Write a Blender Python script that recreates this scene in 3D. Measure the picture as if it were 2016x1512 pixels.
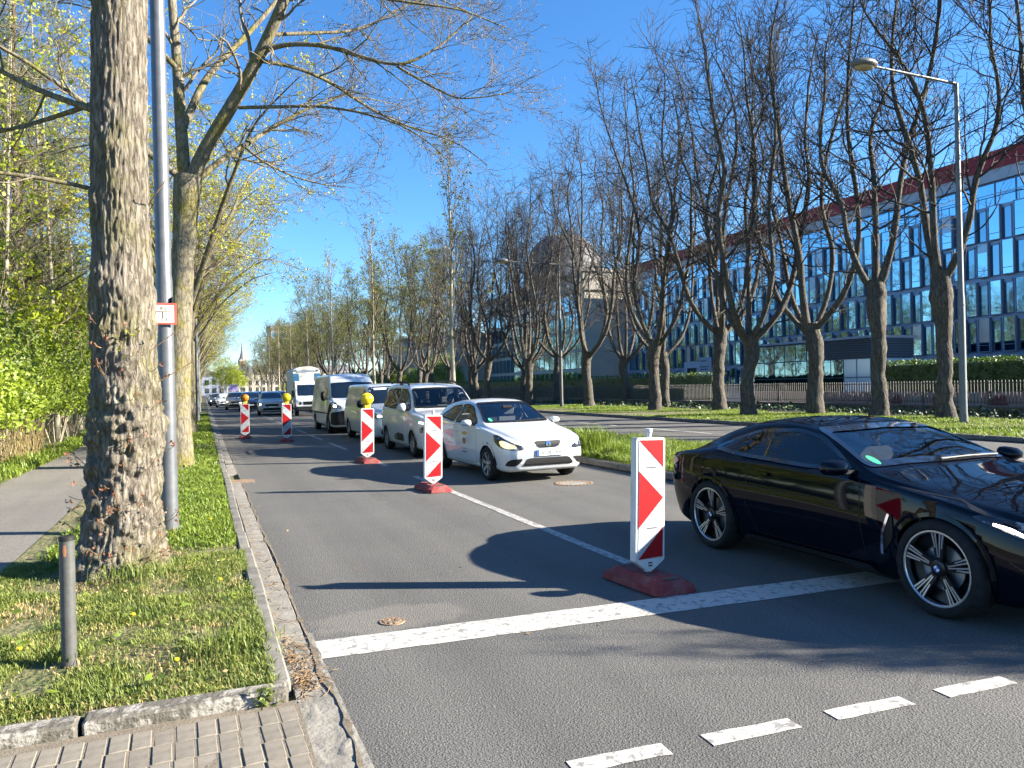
import bpy, bmesh, math, random
import numpy as np
from mathutils import Vector, Matrix
from mathutils.bvhtree import BVHTree
from mathutils.geometry import delaunay_2d_cdt

for _o in list(bpy.data.objects):
    bpy.data.objects.remove(_o)
scene = bpy.context.scene
C = scene.collection
R = math.radians
# ---------------------------------------------------------------- camera
YAW = math.atan(608 / 1500.0)
cam_d = bpy.data.cameras.new('camera'); cam = bpy.data.objects.new('camera', cam_d); C.objects.link(cam)
cam_d.sensor_width = 36.0; cam_d.lens = 36.0 * 1500 / 2016.0
cam_d.clip_start = 0.1; cam_d.clip_end = 3000
_rx = Matrix.Rotation(R(90) + math.atan(1 / 1500.0), 4, 'X')
cam.matrix_world = Matrix.Translation((0, 0, 1.70)) @ Matrix.Rotation(-YAW, 4, 'Z') @ _rx @ Matrix.Rotation(R(-1.3), 4, 'Z')
scene.camera = cam
# ---------------------------------------------------------------- sky, sun, exposure
SUN_DIR = Vector((0.905, -0.425, 0)).normalized(); SUN_EL = R(23.5)
world = bpy.data.worlds.new('World'); scene.world = world; world.use_nodes = True
_n = world.node_tree.nodes; _l = world.node_tree.links
_bg = _n['Background']
_sky = _n.new('ShaderNodeTexSky'); _sky.sky_type = 'NISHITA'; _sky.sun_disc = False
_sky.sun_elevation = SUN_EL; _sky.sun_rotation = math.atan2(SUN_DIR.x, SUN_DIR.y)
_sky.air_density = 1.0; _sky.dust_density = 0.0; _sky.ozone_density = 6.5; _sky.altitude = 60
_hsv = _n.new('ShaderNodeHueSaturation'); _hsv.inputs['Saturation'].default_value = 1.10
_l.new(_sky.outputs[0], _hsv.inputs['Color']); _l.new(_hsv.outputs[0], _bg.inputs['Color'])
_bg.inputs['Strength'].default_value = 0.066
sun_d = bpy.data.lights.new('sun', 'SUN'); sun = bpy.data.objects.new('sun', sun_d); C.objects.link(sun)
sun_d.energy = 5.0; sun_d.angle = R(0.53); sun_d.color = (1.0, 0.92, 0.78)
_sv = Vector((SUN_DIR.x * math.cos(SUN_EL), SUN_DIR.y * math.cos(SUN_EL), math.sin(SUN_EL)))
sun.rotation_euler = _sv.to_track_quat('Z', 'Y').to_euler()
scene.view_settings.view_transform = 'Standard'; scene.view_settings.look = 'None'
scene.view_settings.gamma = 1.0; scene.view_settings.exposure = 2.15
scene.view_settings.use_curve_mapping = False
scene.cycles.max_bounces = 5; scene.cycles.transparent_max_bounces = 8
scene.cycles.diffuse_bounces = 2; scene.cycles.glossy_bounces = 3
scene.cycles.use_denoising = True; scene.cycles.use_adaptive_sampling = True; scene.cycles.adaptive_threshold = 0.03
scene.cycles.caustics_reflective = False; scene.cycles.caustics_refractive = False

# ---------------------------------------------------------------- helpers: objects
def tag(o, label=None, cat=None, group=None, kind=None):
    if label: o['label'] = label
    if cat: o['category'] = cat
    if group: o['group'] = group
    if kind: o['kind'] = kind
    return o

def link(name, me, mats=None, parent=None, loc=None, rot=None):
    o = bpy.data.objects.new(name, me); C.objects.link(o)
    if mats is not None and me is not None and len(me.materials) == 0:
        for m in (mats if isinstance(mats, (list, tuple)) else [mats]): me.materials.append(m)
    if parent: o.parent = parent
    if loc is not None: o.location = loc
    if rot is not None: o.rotation_euler = rot
    return o

def empty(name, loc=(0, 0, 0), rz=0.0, label=None, cat=None, group=None):
    o = bpy.data.objects.new(name, None); C.objects.link(o); o.location = loc; o.rotation_euler = (0, 0, rz)
    o.empty_display_size = 0.1
    return tag(o, label, cat, group)

def copy_tree(o, parent=None, loc=None, rz=None, scale=None, label=None):
    c = o.copy(); C.objects.link(c); c.parent = parent
    if loc is not None: c.location = loc
    if rz is not None: c.rotation_euler = (o.rotation_euler[0], o.rotation_euler[1], rz)
    if scale is not None: c.scale = (scale, scale, scale) if not hasattr(scale, '__len__') else scale
    if label: c['label'] = label
    for ch in list(KIDS.get(o.name, [])) or list(o.children):
        copy_tree(ch, c)
    return c
KIDS = {}

def npmesh(name, V, F, mat_idx=None, smooth=False):
    """V (n,3) float, F (m,k) int: fast mesh with faces of one size"""
    me = bpy.data.meshes.new(name)
    V = np.asarray(V, dtype=np.float32); F = np.asarray(F, dtype=np.int32)
    m, k = F.shape
    me.vertices.add(len(V)); me.vertices.foreach_set('co', V.ravel())
    me.loops.add(m * k); me.loops.foreach_set('vertex_index', F.ravel())
    me.polygons.add(m)
    me.polygons.foreach_set('loop_start', np.arange(0, m * k, k, dtype=np.int32))
    me.polygons.foreach_set('loop_total', np.full(m, k, dtype=np.int32))
    if mat_idx is not None: me.polygons.foreach_set('material_index', np.asarray(mat_idx, dtype=np.int32))
    if smooth: me.polygons.foreach_set('use_smooth', np.ones(m, dtype=bool))
    me.update(calc_edges=True)
    return me

class MB:
    """collects boxes, prisms, lathes and tubes of one part into one mesh"""
    def __init__(s): s.v = []; s.f = []; s.m = []
    def add(s, vs, fs, mi=0):
        b = len(s.v); s.v += [tuple(v) for v in vs]; s.f += [tuple(i + b for i in f) for f in fs]; s.m += [mi] * len(fs); return s
    def box(s, x0, x1, y0, y1, z0, z1, mi=0, bev=0.0):
        if bev <= 0:
            vs = [(x, y, z) for z in (z0, z1) for y in (y0, y1) for x in (x0, x1)]
            fs = [(0, 2, 3, 1), (4, 5, 7, 6), (0, 1, 5, 4), (2, 6, 7, 3), (0, 4, 6, 2), (1, 3, 7, 5)]
            return s.add(vs, fs, mi)
        b = bev; vs = []
        for (zz, ins) in ((z0, b), (z0 + b, 0), (z1 - b, 0), (z1, b)):
            a0, a1, c0, c1 = x0 + ins, x1 - ins, y0 + ins, y1 - ins
            q = b * .9 if ins == 0 else b * .6
            vs += [(a0 + q, c0, zz), (a1 - q, c0, zz), (a1, c0 + q, zz), (a1, c1 - q, zz), (a1 - q, c1, zz), (a0 + q, c1, zz), (a0, c1 - q, zz), (a0, c0 + q, zz)]
        fs = [tuple(range(7, -1, -1)), tuple(range(24, 32))]
        for k in range(3):
            for i in range(8):
                j = (i + 1) % 8; fs.append((k * 8 + i, k * 8 + j, k * 8 + 8 + j, k * 8 + 8 + i))
        return s.add(vs, fs, mi)
    def tube(s, pts, rad, n=8, mi=0, caps=True):
        pts = [Vector(p) for p in pts]; rad = rad if hasattr(rad, '__len__') else [rad] * len(pts)
        vs = []; up = None
        for i, p in enumerate(pts):
            t = (pts[min(i + 1, len(pts) - 1)] - pts[max(i - 1, 0)]).normalized()
            if up is None:
                up = Vector((0, 0, 1)) if abs(t.z) < .9 else Vector((1, 0, 0))
            a = t.cross(up).normalized(); b = a.cross(t).normalized(); up = b
            for k in range(n):
                an = 2 * math.pi * k / n; vs.append(p + (a * math.cos(an) + b * math.sin(an)) * rad[i])
        fs = []
        for i in range(len(pts) - 1):
            for k in range(n):
                k2 = (k + 1) % n; fs.append((i * n + k, i * n + k2, (i + 1) * n + k2, (i + 1) * n + k))
        if caps: fs += [tuple(range(n - 1, -1, -1)), tuple(range((len(pts) - 1) * n, len(pts) * n))]
        return s.add(vs, fs, mi)
    def lathe(s, prof, n=24, axis='z', origin=(0, 0, 0), mi=0, closed=False):
        """prof: (r, h) pairs turned round an axis"""
        vs = []; ox, oy, oz = origin
        for (r, h) in prof:
            for k in range(n):
                a = 2 * math.pi * k / n; c, d = r * math.cos(a), r * math.sin(a)
                vs.append((ox + c, oy + d, oz + h) if axis == 'z' else ((ox + h, oy + c, oz + d) if axis == 'x' else (ox + d, oy + h, oz + c)))
        fs = []; m = len(prof)
        for i in range(m if closed else m - 1):
            i2 = (i + 1) % m
            for k in range(n):
                k2 = (k + 1) % n; fs.append((i * n + k, i * n + k2, i2 * n + k2, i2 * n + k))
        return s.add(vs, fs, mi)
    def prism(s, poly, axis, a0, a1, mi=0):
        """extrude a 2-D polygon along axis"""
        def P(u, v, w): return (w, u, v) if axis == 'x' else ((u, w, v) if axis == 'y' else (u, v, w))
        n = len(poly)
        vs = [P(u, v, a0) for u, v in poly] + [P(u, v, a1) for u, v in poly]
        fs = [tuple(range(n - 1, -1, -1)), tuple(range(n, 2 * n))] + [(i, (i + 1) % n, n + (i + 1) % n, n + i) for i in range(n)]
        return s.add(vs, fs, mi)
    def quad(s, a, b, c, d, mi=0): return s.add([a, b, c, d], [(0, 1, 2, 3)], mi)
    def mesh(s, name, smooth=None):
        me = bpy.data.meshes.new(name); me.from_pydata(s.v, [], s.f)
        me.polygons.foreach_set('material_index', s.m)
        bm = bmesh.new(); bm.from_mesh(me); bmesh.ops.recalc_face_normals(bm, faces=bm.faces[:]); bm.to_mesh(me); bm.free()
        if smooth is not None:
            me.polygons.foreach_set('use_smooth', [True] * len(me.polygons)); me.set_sharp_from_angle(angle=R(smooth))
        me.update(); return me
    def build(s, name, mats, parent=None, loc=None, rot=None, smooth=None):
        return link(name, s.mesh(name, smooth), mats, parent, loc, rot)

# ---------------------------------------------------------------- helpers: materials
def nn(nt, typ, **kw):
    n = nt.nodes.new(typ)
    for k, v in kw.items():
        if k in n.inputs.keys(): n.inputs[k].default_value = v
        else: setattr(n, k, v)
    return n

def mat(name, col, rough=0.6, metal=0.0, col2=None, scale=8.0, contrast=(0.35, 0.65), detail=4.0, bump=0.0, bscale=60.0, bdist=0.01,
        coat=0.0, spec=0.5, emit=None, estr=0.0, objvar=0.0, stretch=None, trans=0.0):
    m = bpy.data.materials.new(name); m.use_nodes = True; nt = m.node_tree; P = nt.nodes['Principled BSDF']; L = nt.links
    P.inputs['Roughness'].default_value = rough; P.inputs['Metallic'].default_value = metal
    P.inputs['Specular IOR Level'].default_value = spec
    P.inputs['Base Color'].default_value = (*col, 1)
    if coat: P.inputs['Coat Weight'].default_value = coat; P.inputs['Coat Roughness'].default_value = 0.03
    if emit: P.inputs['Emission Color'].default_value = (*emit, 1); P.inputs['Emission Strength'].default_value = estr
    tc = None
    if col2 is not None or bump:
        tc = nn(nt, 'ShaderNodeTexCoord').outputs['Object']
        if stretch:
            mp = nn(nt, 'ShaderNodeMapping'); mp.inputs['Scale'].default_value = stretch; L.new(tc, mp.inputs['Vector']); tc = mp.outputs[0]
    out = None
    if col2 is not None:
        n1 = nn(nt, 'ShaderNodeTexNoise', Scale=scale, Detail=detail, Roughness=0.6); L.new(tc, n1.inputs['Vector'])
        cr = nn(nt, 'ShaderNodeValToRGB'); e = cr.color_ramp.elements
        e[0].position, e[1].position = contrast; e[0].color = (*col, 1); e[1].color = (*col2, 1)
        L.new(n1.outputs['Fac'], cr.inputs['Fac']); out = cr.outputs['Color']; L.new(out, P.inputs['Base Color'])
    if objvar:
        oi = nn(nt, 'ShaderNodeObjectInfo'); hs = nn(nt, 'ShaderNodeHueSaturation')
        mr = nn(nt, 'ShaderNodeMapRange'); mr.inputs['To Min'].default_value = 1 - objvar; mr.inputs['To Max'].default_value = 1 + objvar
        L.new(oi.outputs['Random'], mr.inputs['Value']); L.new(mr.outputs[0], hs.inputs['Value'])
        if out is not None: L.new(out, hs.inputs['Color'])
        else: hs.inputs['Color'].default_value = (*col, 1)
        out = hs.outputs[0]; L.new(out, P.inputs['Base Color'])
    if bump:
        n2 = nn(nt, 'ShaderNodeTexNoise', Scale=bscale, Detail=3.0); L.new(tc, n2.inputs['Vector'])
        b = nn(nt, 'ShaderNodeBump', Strength=bump, Distance=bdist); L.new(n2.outputs['Fac'], b.inputs['Height']); L.new(b.outputs[0], P.inputs['Normal'])
    if trans:   # thin leaves let light through
        tr = nn(nt, 'ShaderNodeBsdfTranslucent'); mx = nn(nt, 'ShaderNodeMixShader'); mx.inputs['Fac'].default_value = trans
        if out is not None: L.new(out, tr.inputs['Color'])
        else: tr.inputs['Color'].default_value = (*col, 1)
        L.new(P.outputs[0], mx.inputs[1]); L.new(tr.outputs[0], mx.inputs[2]); L.new(mx.outputs[0], nt.nodes['Material Output'].inputs['Surface'])
    return m

def glass_mat(name, tint, ior=1.5):
    m = bpy.data.materials.new(name); m.use_nodes = True; nt = m.node_tree; nt.nodes.remove(nt.nodes['Principled BSDF'])
    tr = nn(nt, 'ShaderNodeBsdfTransparent'); tr.inputs['Color'].default_value = (*tint, 1)
    gl = nn(nt, 'ShaderNodeBsdfGlossy', Roughness=0.0); fr = nn(nt, 'ShaderNodeFresnel', IOR=ior); mx = nn(nt, 'ShaderNodeMixShader')
    nt.links.new(fr.outputs[0], mx.inputs[0]); nt.links.new(tr.outputs[0], mx.inputs[1]); nt.links.new(gl.outputs[0], mx.inputs[2])
    nt.links.new(mx.outputs[0], nt.nodes['Material Output'].inputs['Surface'])
    return m

def vnoise(P, seed=0):
    """smooth value noise of points (n,3), 0..1"""
    P = np.asarray(P, dtype=np.float64); I = np.floor(P).astype(np.int64); F = P - I; F = F * F * (3 - 2 * F)
    def h(ix, iy, iz):
        n = (ix * 374761393 + iy * 668265263 + iz * 2147483647 + seed * 974711) & 0xffffffff
        n = ((n ^ (n >> 13)) * 1274126177) & 0xffffffff
        return ((n ^ (n >> 16)) & 0xffff) / 65535.0
    r = 0
    for dx in (0, 1):
        for dy in (0, 1):
            for dz in (0, 1):
                w = (F[:, 0] if dx else 1 - F[:, 0]) * (F[:, 1] if dy else 1 - F[:, 1]) * (F[:, 2] if dz else 1 - F[:, 2])
                r = r + w * h(I[:, 0] + dx, I[:, 1] + dy, I[:, 2] + dz)
    return r
# ---------------------------------------------------------------- materials
def asphalt_mat(name, a, b, patch=None):
    m = bpy.data.materials.new(name); m.use_nodes = True; nt = m.node_tree; L = nt.links; P = nt.nodes['Principled BSDF']
    tc = nn(nt, 'ShaderNodeTexCoord').outputs['Object']
    big = nn(nt, 'ShaderNodeTexNoise', Scale=0.55, Detail=6.0, Roughness=0.65); L.new(tc, big.inputs['Vector'])
    fine = nn(nt, 'ShaderNodeTexNoise', Scale=70.0, Detail=2.0, Roughness=0.7); L.new(tc, fine.inputs['Vector'])
    vor = nn(nt, 'ShaderNodeTexVoronoi', Scale=95.0); L.new(tc, vor.inputs['Vector'])
    vor2 = nn(nt, 'ShaderNodeTexVoronoi', Scale=48.0); L.new(tc, vor2.inputs['Vector'])
    cr = nn(nt, 'ShaderNodeValToRGB'); e = cr.color_ramp.elements; e[0].position, e[1].position = .3, .72
    e[0].color = (*a, 1); e[1].color = (*b, 1); L.new(big.outputs['Fac'], cr.inputs['Fac'])
    sp = nn(nt, 'ShaderNodeValToRGB'); e = sp.color_ramp.elements; e[0].position, e[1].position = .28, .75
    e[0].color = (.55, .55, .55, 1); e[1].color = (1.48, 1.46, 1.41, 1); L.new(fine.outputs['Fac'], sp.inputs['Fac'])
    mx = nn(nt, 'ShaderNodeMix', data_type='RGBA', blend_type='MULTIPLY'); mx.inputs['Factor'].default_value = 1.0
    L.new(cr.outputs[0], mx.inputs['A']); L.new(sp.outputs[0], mx.inputs['B'])
    vs = nn(nt, 'ShaderNodeValToRGB'); e = vs.color_ramp.elements; e[0].position, e[1].position = .0, .35
    e[0].color = (1.9, 1.85, 1.75, 1); e[1].color = (.9, .9, .9, 1); L.new(vor2.outputs['Distance'], vs.inputs['Fac'])
    m2 = nn(nt, 'ShaderNodeMix', data_type='RGBA', blend_type='MULTIPLY'); m2.inputs['Factor'].default_value = .45
    L.new(mx.outputs['Result'], m2.inputs['A']); L.new(vs.outputs[0], m2.inputs['B'])
    tk = nn(nt, 'ShaderNodeMapping'); tk.inputs['Scale'].default_value = (1.5, .035, 1); L.new(tc, tk.inputs['Vector'])
    tn = nn(nt, 'ShaderNodeTexNoise', Scale=1.0, Detail=3.0); L.new(tk.outputs[0], tn.inputs['Vector'])
    tr = nn(nt, 'ShaderNodeValToRGB'); e = tr.color_ramp.elements; e[0].position, e[1].position = .35, .65; e[0].color = (.80, .80, .80, 1); e[1].color = (1.12, 1.11, 1.10, 1); L.new(tn.outputs['Fac'], tr.inputs['Fac'])
    mt_ = nn(nt, 'ShaderNodeMix', data_type='RGBA', blend_type='MULTIPLY'); mt_.inputs['Factor'].default_value = .8; L.new(m2.outputs['Result'], mt_.inputs['A']); L.new(tr.outputs[0], mt_.inputs['B']); m2 = mt_
    # a few tar-filled cracks
    ck = nn(nt, 'ShaderNodeTexVoronoi', Scale=0.33, feature='DISTANCE_TO_EDGE'); wn = nn(nt, 'ShaderNodeTexNoise', Scale=2.2, Detail=5.0)
    vm = nn(nt, 'ShaderNodeMix', data_type='VECTOR'); vm.inputs['Factor'].default_value = .22
    L.new(tc, wn.inputs['Vector']); L.new(tc, vm.inputs['A']); L.new(wn.outputs['Color'], vm.inputs['B']); L.new(vm.outputs['Result'], ck.inputs['Vector'])
    cc = nn(nt, 'ShaderNodeValToRGB'); e = cc.color_ramp.elements; e[0].position, e[1].position = .0, .0035
    e[0].color = (.45, .45, .45, 1); e[1].color = (1, 1, 1, 1); L.new(ck.outputs['Distance'], cc.inputs['Fac'])
    m3 = nn(nt, 'ShaderNodeMix', data_type='RGBA', blend_type='MULTIPLY'); m3.inputs['Factor'].default_value = .35
    L.new(m2.outputs['Result'], m3.inputs['A']); L.new(cc.outputs[0], m3.inputs['B'])
    last = m3.outputs['Result']
    if patch:   # pale repaired ring round the small cover
        (px, py, rx, ry, pc) = patch
        mp = nn(nt, 'ShaderNodeMapping'); mp.inputs['Location'].default_value = (-px / rx, -py / ry, 0); mp.inputs['Scale'].default_value = (1 / rx, 1 / ry, 0)
        L.new(tc, mp.inputs['Vector'])
        ln = nn(nt, 'ShaderNodeVectorMath', operation='LENGTH'); L.new(mp.outputs[0], ln.inputs[0])
        ad = nn(nt, 'ShaderNodeMath', operation='ADD'); nz = nn(nt, 'ShaderNodeTexNoise', Scale=5.0, Detail=5.0); L.new(tc, nz.inputs['Vector'])
        L.new(ln.outputs['Value'], ad.inputs[0]); L.new(nz.outputs['Fac'], ad.inputs[1])
        rr = nn(nt, 'ShaderNodeValToRGB'); e = rr.color_ramp.elements; e[0].position, e[1].position = 0.62, 0.74
        e[0].color = (1, 1, 1, 1); e[1].color = (0, 0, 0, 1)
        hv = nn(nt, 'ShaderNodeMath', operation='MULTIPLY'); hv.inputs[1].default_value = .5; L.new(ad.outputs[0], hv.inputs[0]); L.new(hv.outputs[0], rr.inputs['Fac'])
        m4 = nn(nt, 'ShaderNodeMix', data_type='RGBA'); L.new(rr.outputs[0], m4.inputs['Factor']); L.new(last, m4.inputs['A']); m4.inputs['B'].default_value = (*pc, 1)
        m5 = nn(nt, 'ShaderNodeMix', data_type='RGBA'); m5.inputs['Factor'].default_value = .38; L.new(last, m5.inputs['A']); L.new(m4.outputs['Result'], m5.inputs['B'])
        last = m5.outputs['Result']
    L.new(last, P.inputs['Base Color'])
    P.inputs['Roughness'].default_value = .82; P.inputs['Specular IOR Level'].default_value = .35
    ba = nn(nt, 'ShaderNodeMath', operation='ADD'); L.new(vor.outputs['Distance'], ba.inputs[0]); L.new(fine.outputs['Fac'], ba.inputs[1])
    b = nn(nt, 'ShaderNodeBump', Strength=.4, Distance=.010); L.new(ba.outputs[0], b.inputs['Height']); L.new(b.outputs[0], P.inputs['Normal'])
    return m

def paint_mat(name, col, wear, wcol):
    """road paint worn through along cracks"""
    m = mat(name, col, .7, bump=.4, bscale=90, bdist=.006); nt = m.node_tree; L = nt.links; P = nt.nodes['Principled BSDF']
    tc = nn(nt, 'ShaderNodeTexCoord').outputs['Object']
    n1 = nn(nt, 'ShaderNodeTexNoise', Scale=15.0, Detail=5.0, Roughness=.62); L.new(tc, n1.inputs['Vector'])
    r1 = nn(nt, 'ShaderNodeValToRGB'); e = r1.color_ramp.elements; e[0].position, e[1].position = wear, wear + .1; e[0].color = (0, 0, 0, 1); e[1].color = (1, 1, 1, 1)
    L.new(n1.outputs['Fac'], r1.inputs['Fac'])
    wn = nn(nt, 'ShaderNodeTexNoise', Scale=7.0, Detail=4.0); vm = nn(nt, 'ShaderNodeMix', data_type='VECTOR'); vm.inputs['Factor'].default_value = .12
    L.new(tc, wn.inputs['Vector']); L.new(tc, vm.inputs['A']); L.new(wn.outputs['Color'], vm.inputs['B'])
    vo = nn(nt, 'ShaderNodeTexVoronoi', Scale=3.2, feature='DISTANCE_TO_EDGE'); L.new(vm.outputs['Result'], vo.inputs['Vector'])
    r2 = nn(nt, 'ShaderNodeValToRGB'); e = r2.color_ramp.elements; e[0].position, e[1].position = .004, .018; e[0].color = (.25, .25, .25, 1); e[1].color = (1, 1, 1, 1)
    L.new(vo.outputs['Distance'], r2.inputs['Fac'])
    mu = nn(nt, 'ShaderNodeMix', data_type='RGBA', blend_type='MULTIPLY'); mu.inputs['Factor'].default_value = 1; L.new(r1.outputs[0], mu.inputs['A']); L.new(r2.outputs[0], mu.inputs['B'])
    mx = nn(nt, 'ShaderNodeMix', data_type='RGBA'); L.new(mu.outputs['Result'], mx.inputs['Factor']); mx.inputs['A'].default_value = (*wcol, 1)
    big = nn(nt, 'ShaderNodeTexNoise', Scale=2.0, Detail=3.0); L.new(tc, big.inputs['Vector'])
    bm_ = nn(nt, 'ShaderNodeMix', data_type='RGBA'); L.new(big.outputs['Fac'], bm_.inputs['Factor']); bm_.inputs['A'].default_value = (*[c * .78 for c in col], 1); bm_.inputs['B'].default_value = (*col, 1)
    L.new(bm_.outputs['Result'], mx.inputs['B']); L.new(mx.outputs['Result'], P.inputs['Base Color'])
    return m

def bark_mat(name, a, b, moss=None, vs=(9, 9, 2.2), bump=.9, dist=.03, mossdir=None):
    m = bpy.data.materials.new(name); m.use_nodes = True; nt = m.node_tree; L = nt.links; P = nt.nodes['Principled BSDF']; P.inputs['Roughness'].default_value = .9
    P.inputs['Specular IOR Level'].default_value = .2
    tc = nn(nt, 'ShaderNodeTexCoord').outputs['Object']
    mp = nn(nt, 'ShaderNodeMapping'); mp.inputs['Scale'].default_value = vs; L.new(tc, mp.inputs['Vector'])
    wn = nn(nt, 'ShaderNodeTexNoise', Scale=1.6, Detail=6.0, Roughness=.7, Distortion=.6); L.new(mp.outputs[0], wn.inputs['Vector'])
    vo = nn(nt, 'ShaderNodeTexVoronoi', Scale=2.6, feature='DISTANCE_TO_EDGE')
    vm = nn(nt, 'ShaderNodeMix', data_type='VECTOR'); vm.inputs['Factor'].default_value = .5; L.new(mp.outputs[0], vm.inputs['A']); L.new(wn.outputs['Color'], vm.inputs['B']); L.new(vm.outputs['Result'], vo.inputs['Vector'])
    cr = nn(nt, 'ShaderNodeValToRGB'); e = cr.color_ramp.elements; e[0].position, e[1].position = .3, .7; e[0].color = (*a, 1); e[1].color = (*b, 1)
    L.new(wn.outputs['Fac'], cr.inputs['Fac']); last = cr.outputs[0]
    if moss:
        n3 = nn(nt, 'ShaderNodeTexNoise', Scale=1.5, Detail=5.0, Roughness=.7); L.new(tc, n3.inputs['Vector'])
        r3 = nn(nt, 'ShaderNodeValToRGB'); e = r3.color_ramp.elements; e[0].position, e[1].position = .47, .62; e[0].color = (0, 0, 0, 1); e[1].color = (.85, .85, .85, 1)
        L.new(n3.outputs['Fac'], r3.inputs['Fac'])
        mm = nn(nt, 'ShaderNodeMix', data_type='RGBA'); L.new(r3.outputs[0], mm.inputs['Factor']); L.new(last, mm.inputs['A']); mm.inputs['B'].default_value = (*moss, 1); last = mm.outputs['Result']
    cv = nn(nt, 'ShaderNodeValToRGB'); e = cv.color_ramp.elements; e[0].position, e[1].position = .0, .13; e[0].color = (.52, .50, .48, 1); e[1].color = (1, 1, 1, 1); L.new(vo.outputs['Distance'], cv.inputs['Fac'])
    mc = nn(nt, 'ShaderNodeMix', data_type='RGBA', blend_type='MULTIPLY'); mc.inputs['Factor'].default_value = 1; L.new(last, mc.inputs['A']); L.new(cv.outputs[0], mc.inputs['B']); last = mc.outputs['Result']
    L.new(last, P.inputs['Base Color'])
    h = nn(nt, 'ShaderNodeMath', operation='MINIMUM'); h.inputs[1].default_value = .25; L.new(vo.outputs['Distance'], h.inputs[0])
    h2 = nn(nt, 'ShaderNodeMath', operation='MULTIPLY_ADD'); h2.inputs[1].default_value = 2.4; L.new(h.outputs[0], h2.inputs[0]); L.new(wn.outputs['Fac'], h2.inputs[2])
    bp = nn(nt, 'ShaderNodeBump', Strength=bump, Distance=dist); L.new(h2.outputs[0], bp.inputs['Height']); L.new(bp.outputs[0], P.inputs['Normal'])
    return m

M = {}
M['asphalt'] = asphalt_mat('asphalt', (.098, .096, .092), (.122, .119, .113), patch=(1.24, 5.55, .62, .36, (.20, .18, .15)))
M['asphalt_path'] = asphalt_mat('asphalt_path', (.155, .145, .132), (.20, .187, .17))
M['paint'] = paint_mat('road_paint', (.50, .48, .435), .37, (.2, .19, .18))
M['paint2'] = paint_mat('road_paint_worn', (.44, .425, .40), .42, (.17, .165, .155))
M['soil'] = mat('soil', (.13, .10, .055), .95, col2=(.24, .19, .11), scale=6, bump=.8, bscale=30, bdist=.03)
M['soil_shaded'] = mat('soil_shaded', (.03, .026, .018), .95, col2=(.06, .05, .03), scale=3, bump=.6, bscale=20, bdist=.04)  # earth darkened in colour to stand in for shade at the wall foot
M['turf'] = mat('turf', (.075, .09, .025), .95, col2=(.20, .165, .085), scale=5, contrast=(.38, .66), bump=.8, bscale=25, bdist=.04)
M['woodfloor'] = mat('woodland_floor', (.09, .085, .035), .95, col2=(.15, .16, .05), scale=3, bump=.6, bscale=12, bdist=.05)
M['kerb'] = mat('kerb_stone', (.10, .095, .085), .85, col2=(.18, .168, .145), scale=9, bump=.5, bscale=70, bdist=.006, objvar=.1)
M['kerbchip'] = mat('kerb_stone_flaked', (.11, .098, .078), .9, col2=(.28, .26, .225), scale=10, contrast=(.5, .58), detail=6, bump=.8, bscale=40, bdist=.012, objvar=.08)
M['gutter'] = mat('gutter_concrete', (.17, .155, .13), .9, col2=(.25, .23, .195), scale=5, bump=.6, bscale=45, bdist=.01, objvar=.07)
M['paver'] = mat('paver', (.155, .135, .105), .85, col2=(.205, .18, .143), scale=20, bump=.35, bscale=110, bdist=.004, objvar=.10)
M['sand'] = mat('sand_joint', (.18, .15, .11), .95, col2=(.13, .108, .08), scale=30, bump=.6, bscale=90, bdist=.008)
M['iron'] = mat('cast_iron', (.19, .135, .09), .75, .3, col2=(.30, .21, .14), scale=30, bump=.4, bscale=60, bdist=.004)
M['dirt'] = mat('crack_dirt', (.05, .045, .035), .95, col2=(.13, .1, .07), scale=20, bump=.6, bscale=50, bdist=.01)
M['grass'] = mat('grass_blades', (.06, .105, .014), .6, col2=(.26, .295, .06), scale=7, contrast=(.3, .7), trans=.35)
M['grass_lush'] = mat('grass_blades_lush', (.10, .165, .015), .55, col2=(.24, .31, .04), scale=4, contrast=(.3, .7), trans=.4)
M['straw'] = mat('straw', (.42, .32, .14), .8, col2=(.30, .23, .10), scale=20, trans=.2)
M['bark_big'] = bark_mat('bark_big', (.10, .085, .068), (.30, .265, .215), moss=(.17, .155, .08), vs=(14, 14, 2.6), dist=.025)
M['bark_maple'] = bark_mat('bark_maple', (.115, .10, .07), (.235, .21, .155), moss=(.17, .15, .04), vs=(9, 9, 3), bump=.6, dist=.015)
M['bark_lime'] = bark_mat('bark_lime', (.05, .044, .037), (.165, .147, .121), vs=(8, 8, 2), bump=.8, dist=.03)
M['bark_twig'] = mat('bark_twig', (.020, .0175, .016), .85, col2=(.048, .041, .035), scale=3)
M['bark_twig_maple'] = mat('bark_twig_maple', (.10, .08, .052), .85, col2=(.19, .16, .10), scale=2)
M['bark_pale'] = mat('bark_pale', (.25, .22, .16), .85, col2=(.38, .335, .245), scale=4, bump=.5, bscale=20)
M['bark_pine'] = bark_mat('bark_pine', (.06, .048, .04), (.16, .128, .10), vs=(6, 6, 2), dist=.04)
M['leaf_bush'] = mat('leaf_bush', (.10, .165, .013), .5, col2=(.32, .40, .035), scale=2.2, contrast=(.3, .68), trans=.35)
M['leaf_bush2'] = mat('leaf_bush_dark', (.07, .115, .014), .5, col2=(.22, .29, .03), scale=2.6, contrast=(.3, .68), trans=.3)
M['leaf_spring'] = mat('leaf_spring', (.22, .29, .018), .5, col2=(.40, .45, .03), scale=2.2, trans=.4)
M['blossom'] = mat('blossom', (.36, .36, .02), .6, col2=(.5, .47, .05), scale=6, trans=.4)
M['bud'] = mat('leaf_buds', (.16, .15, .025), .6, col2=(.24, .25, .03), scale=1.2, trans=.35)
M['leaf_far'] = mat('leaf_far', (.11, .12, .02), .6, col2=(.19, .20, .028), scale=.4, trans=.35)
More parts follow.
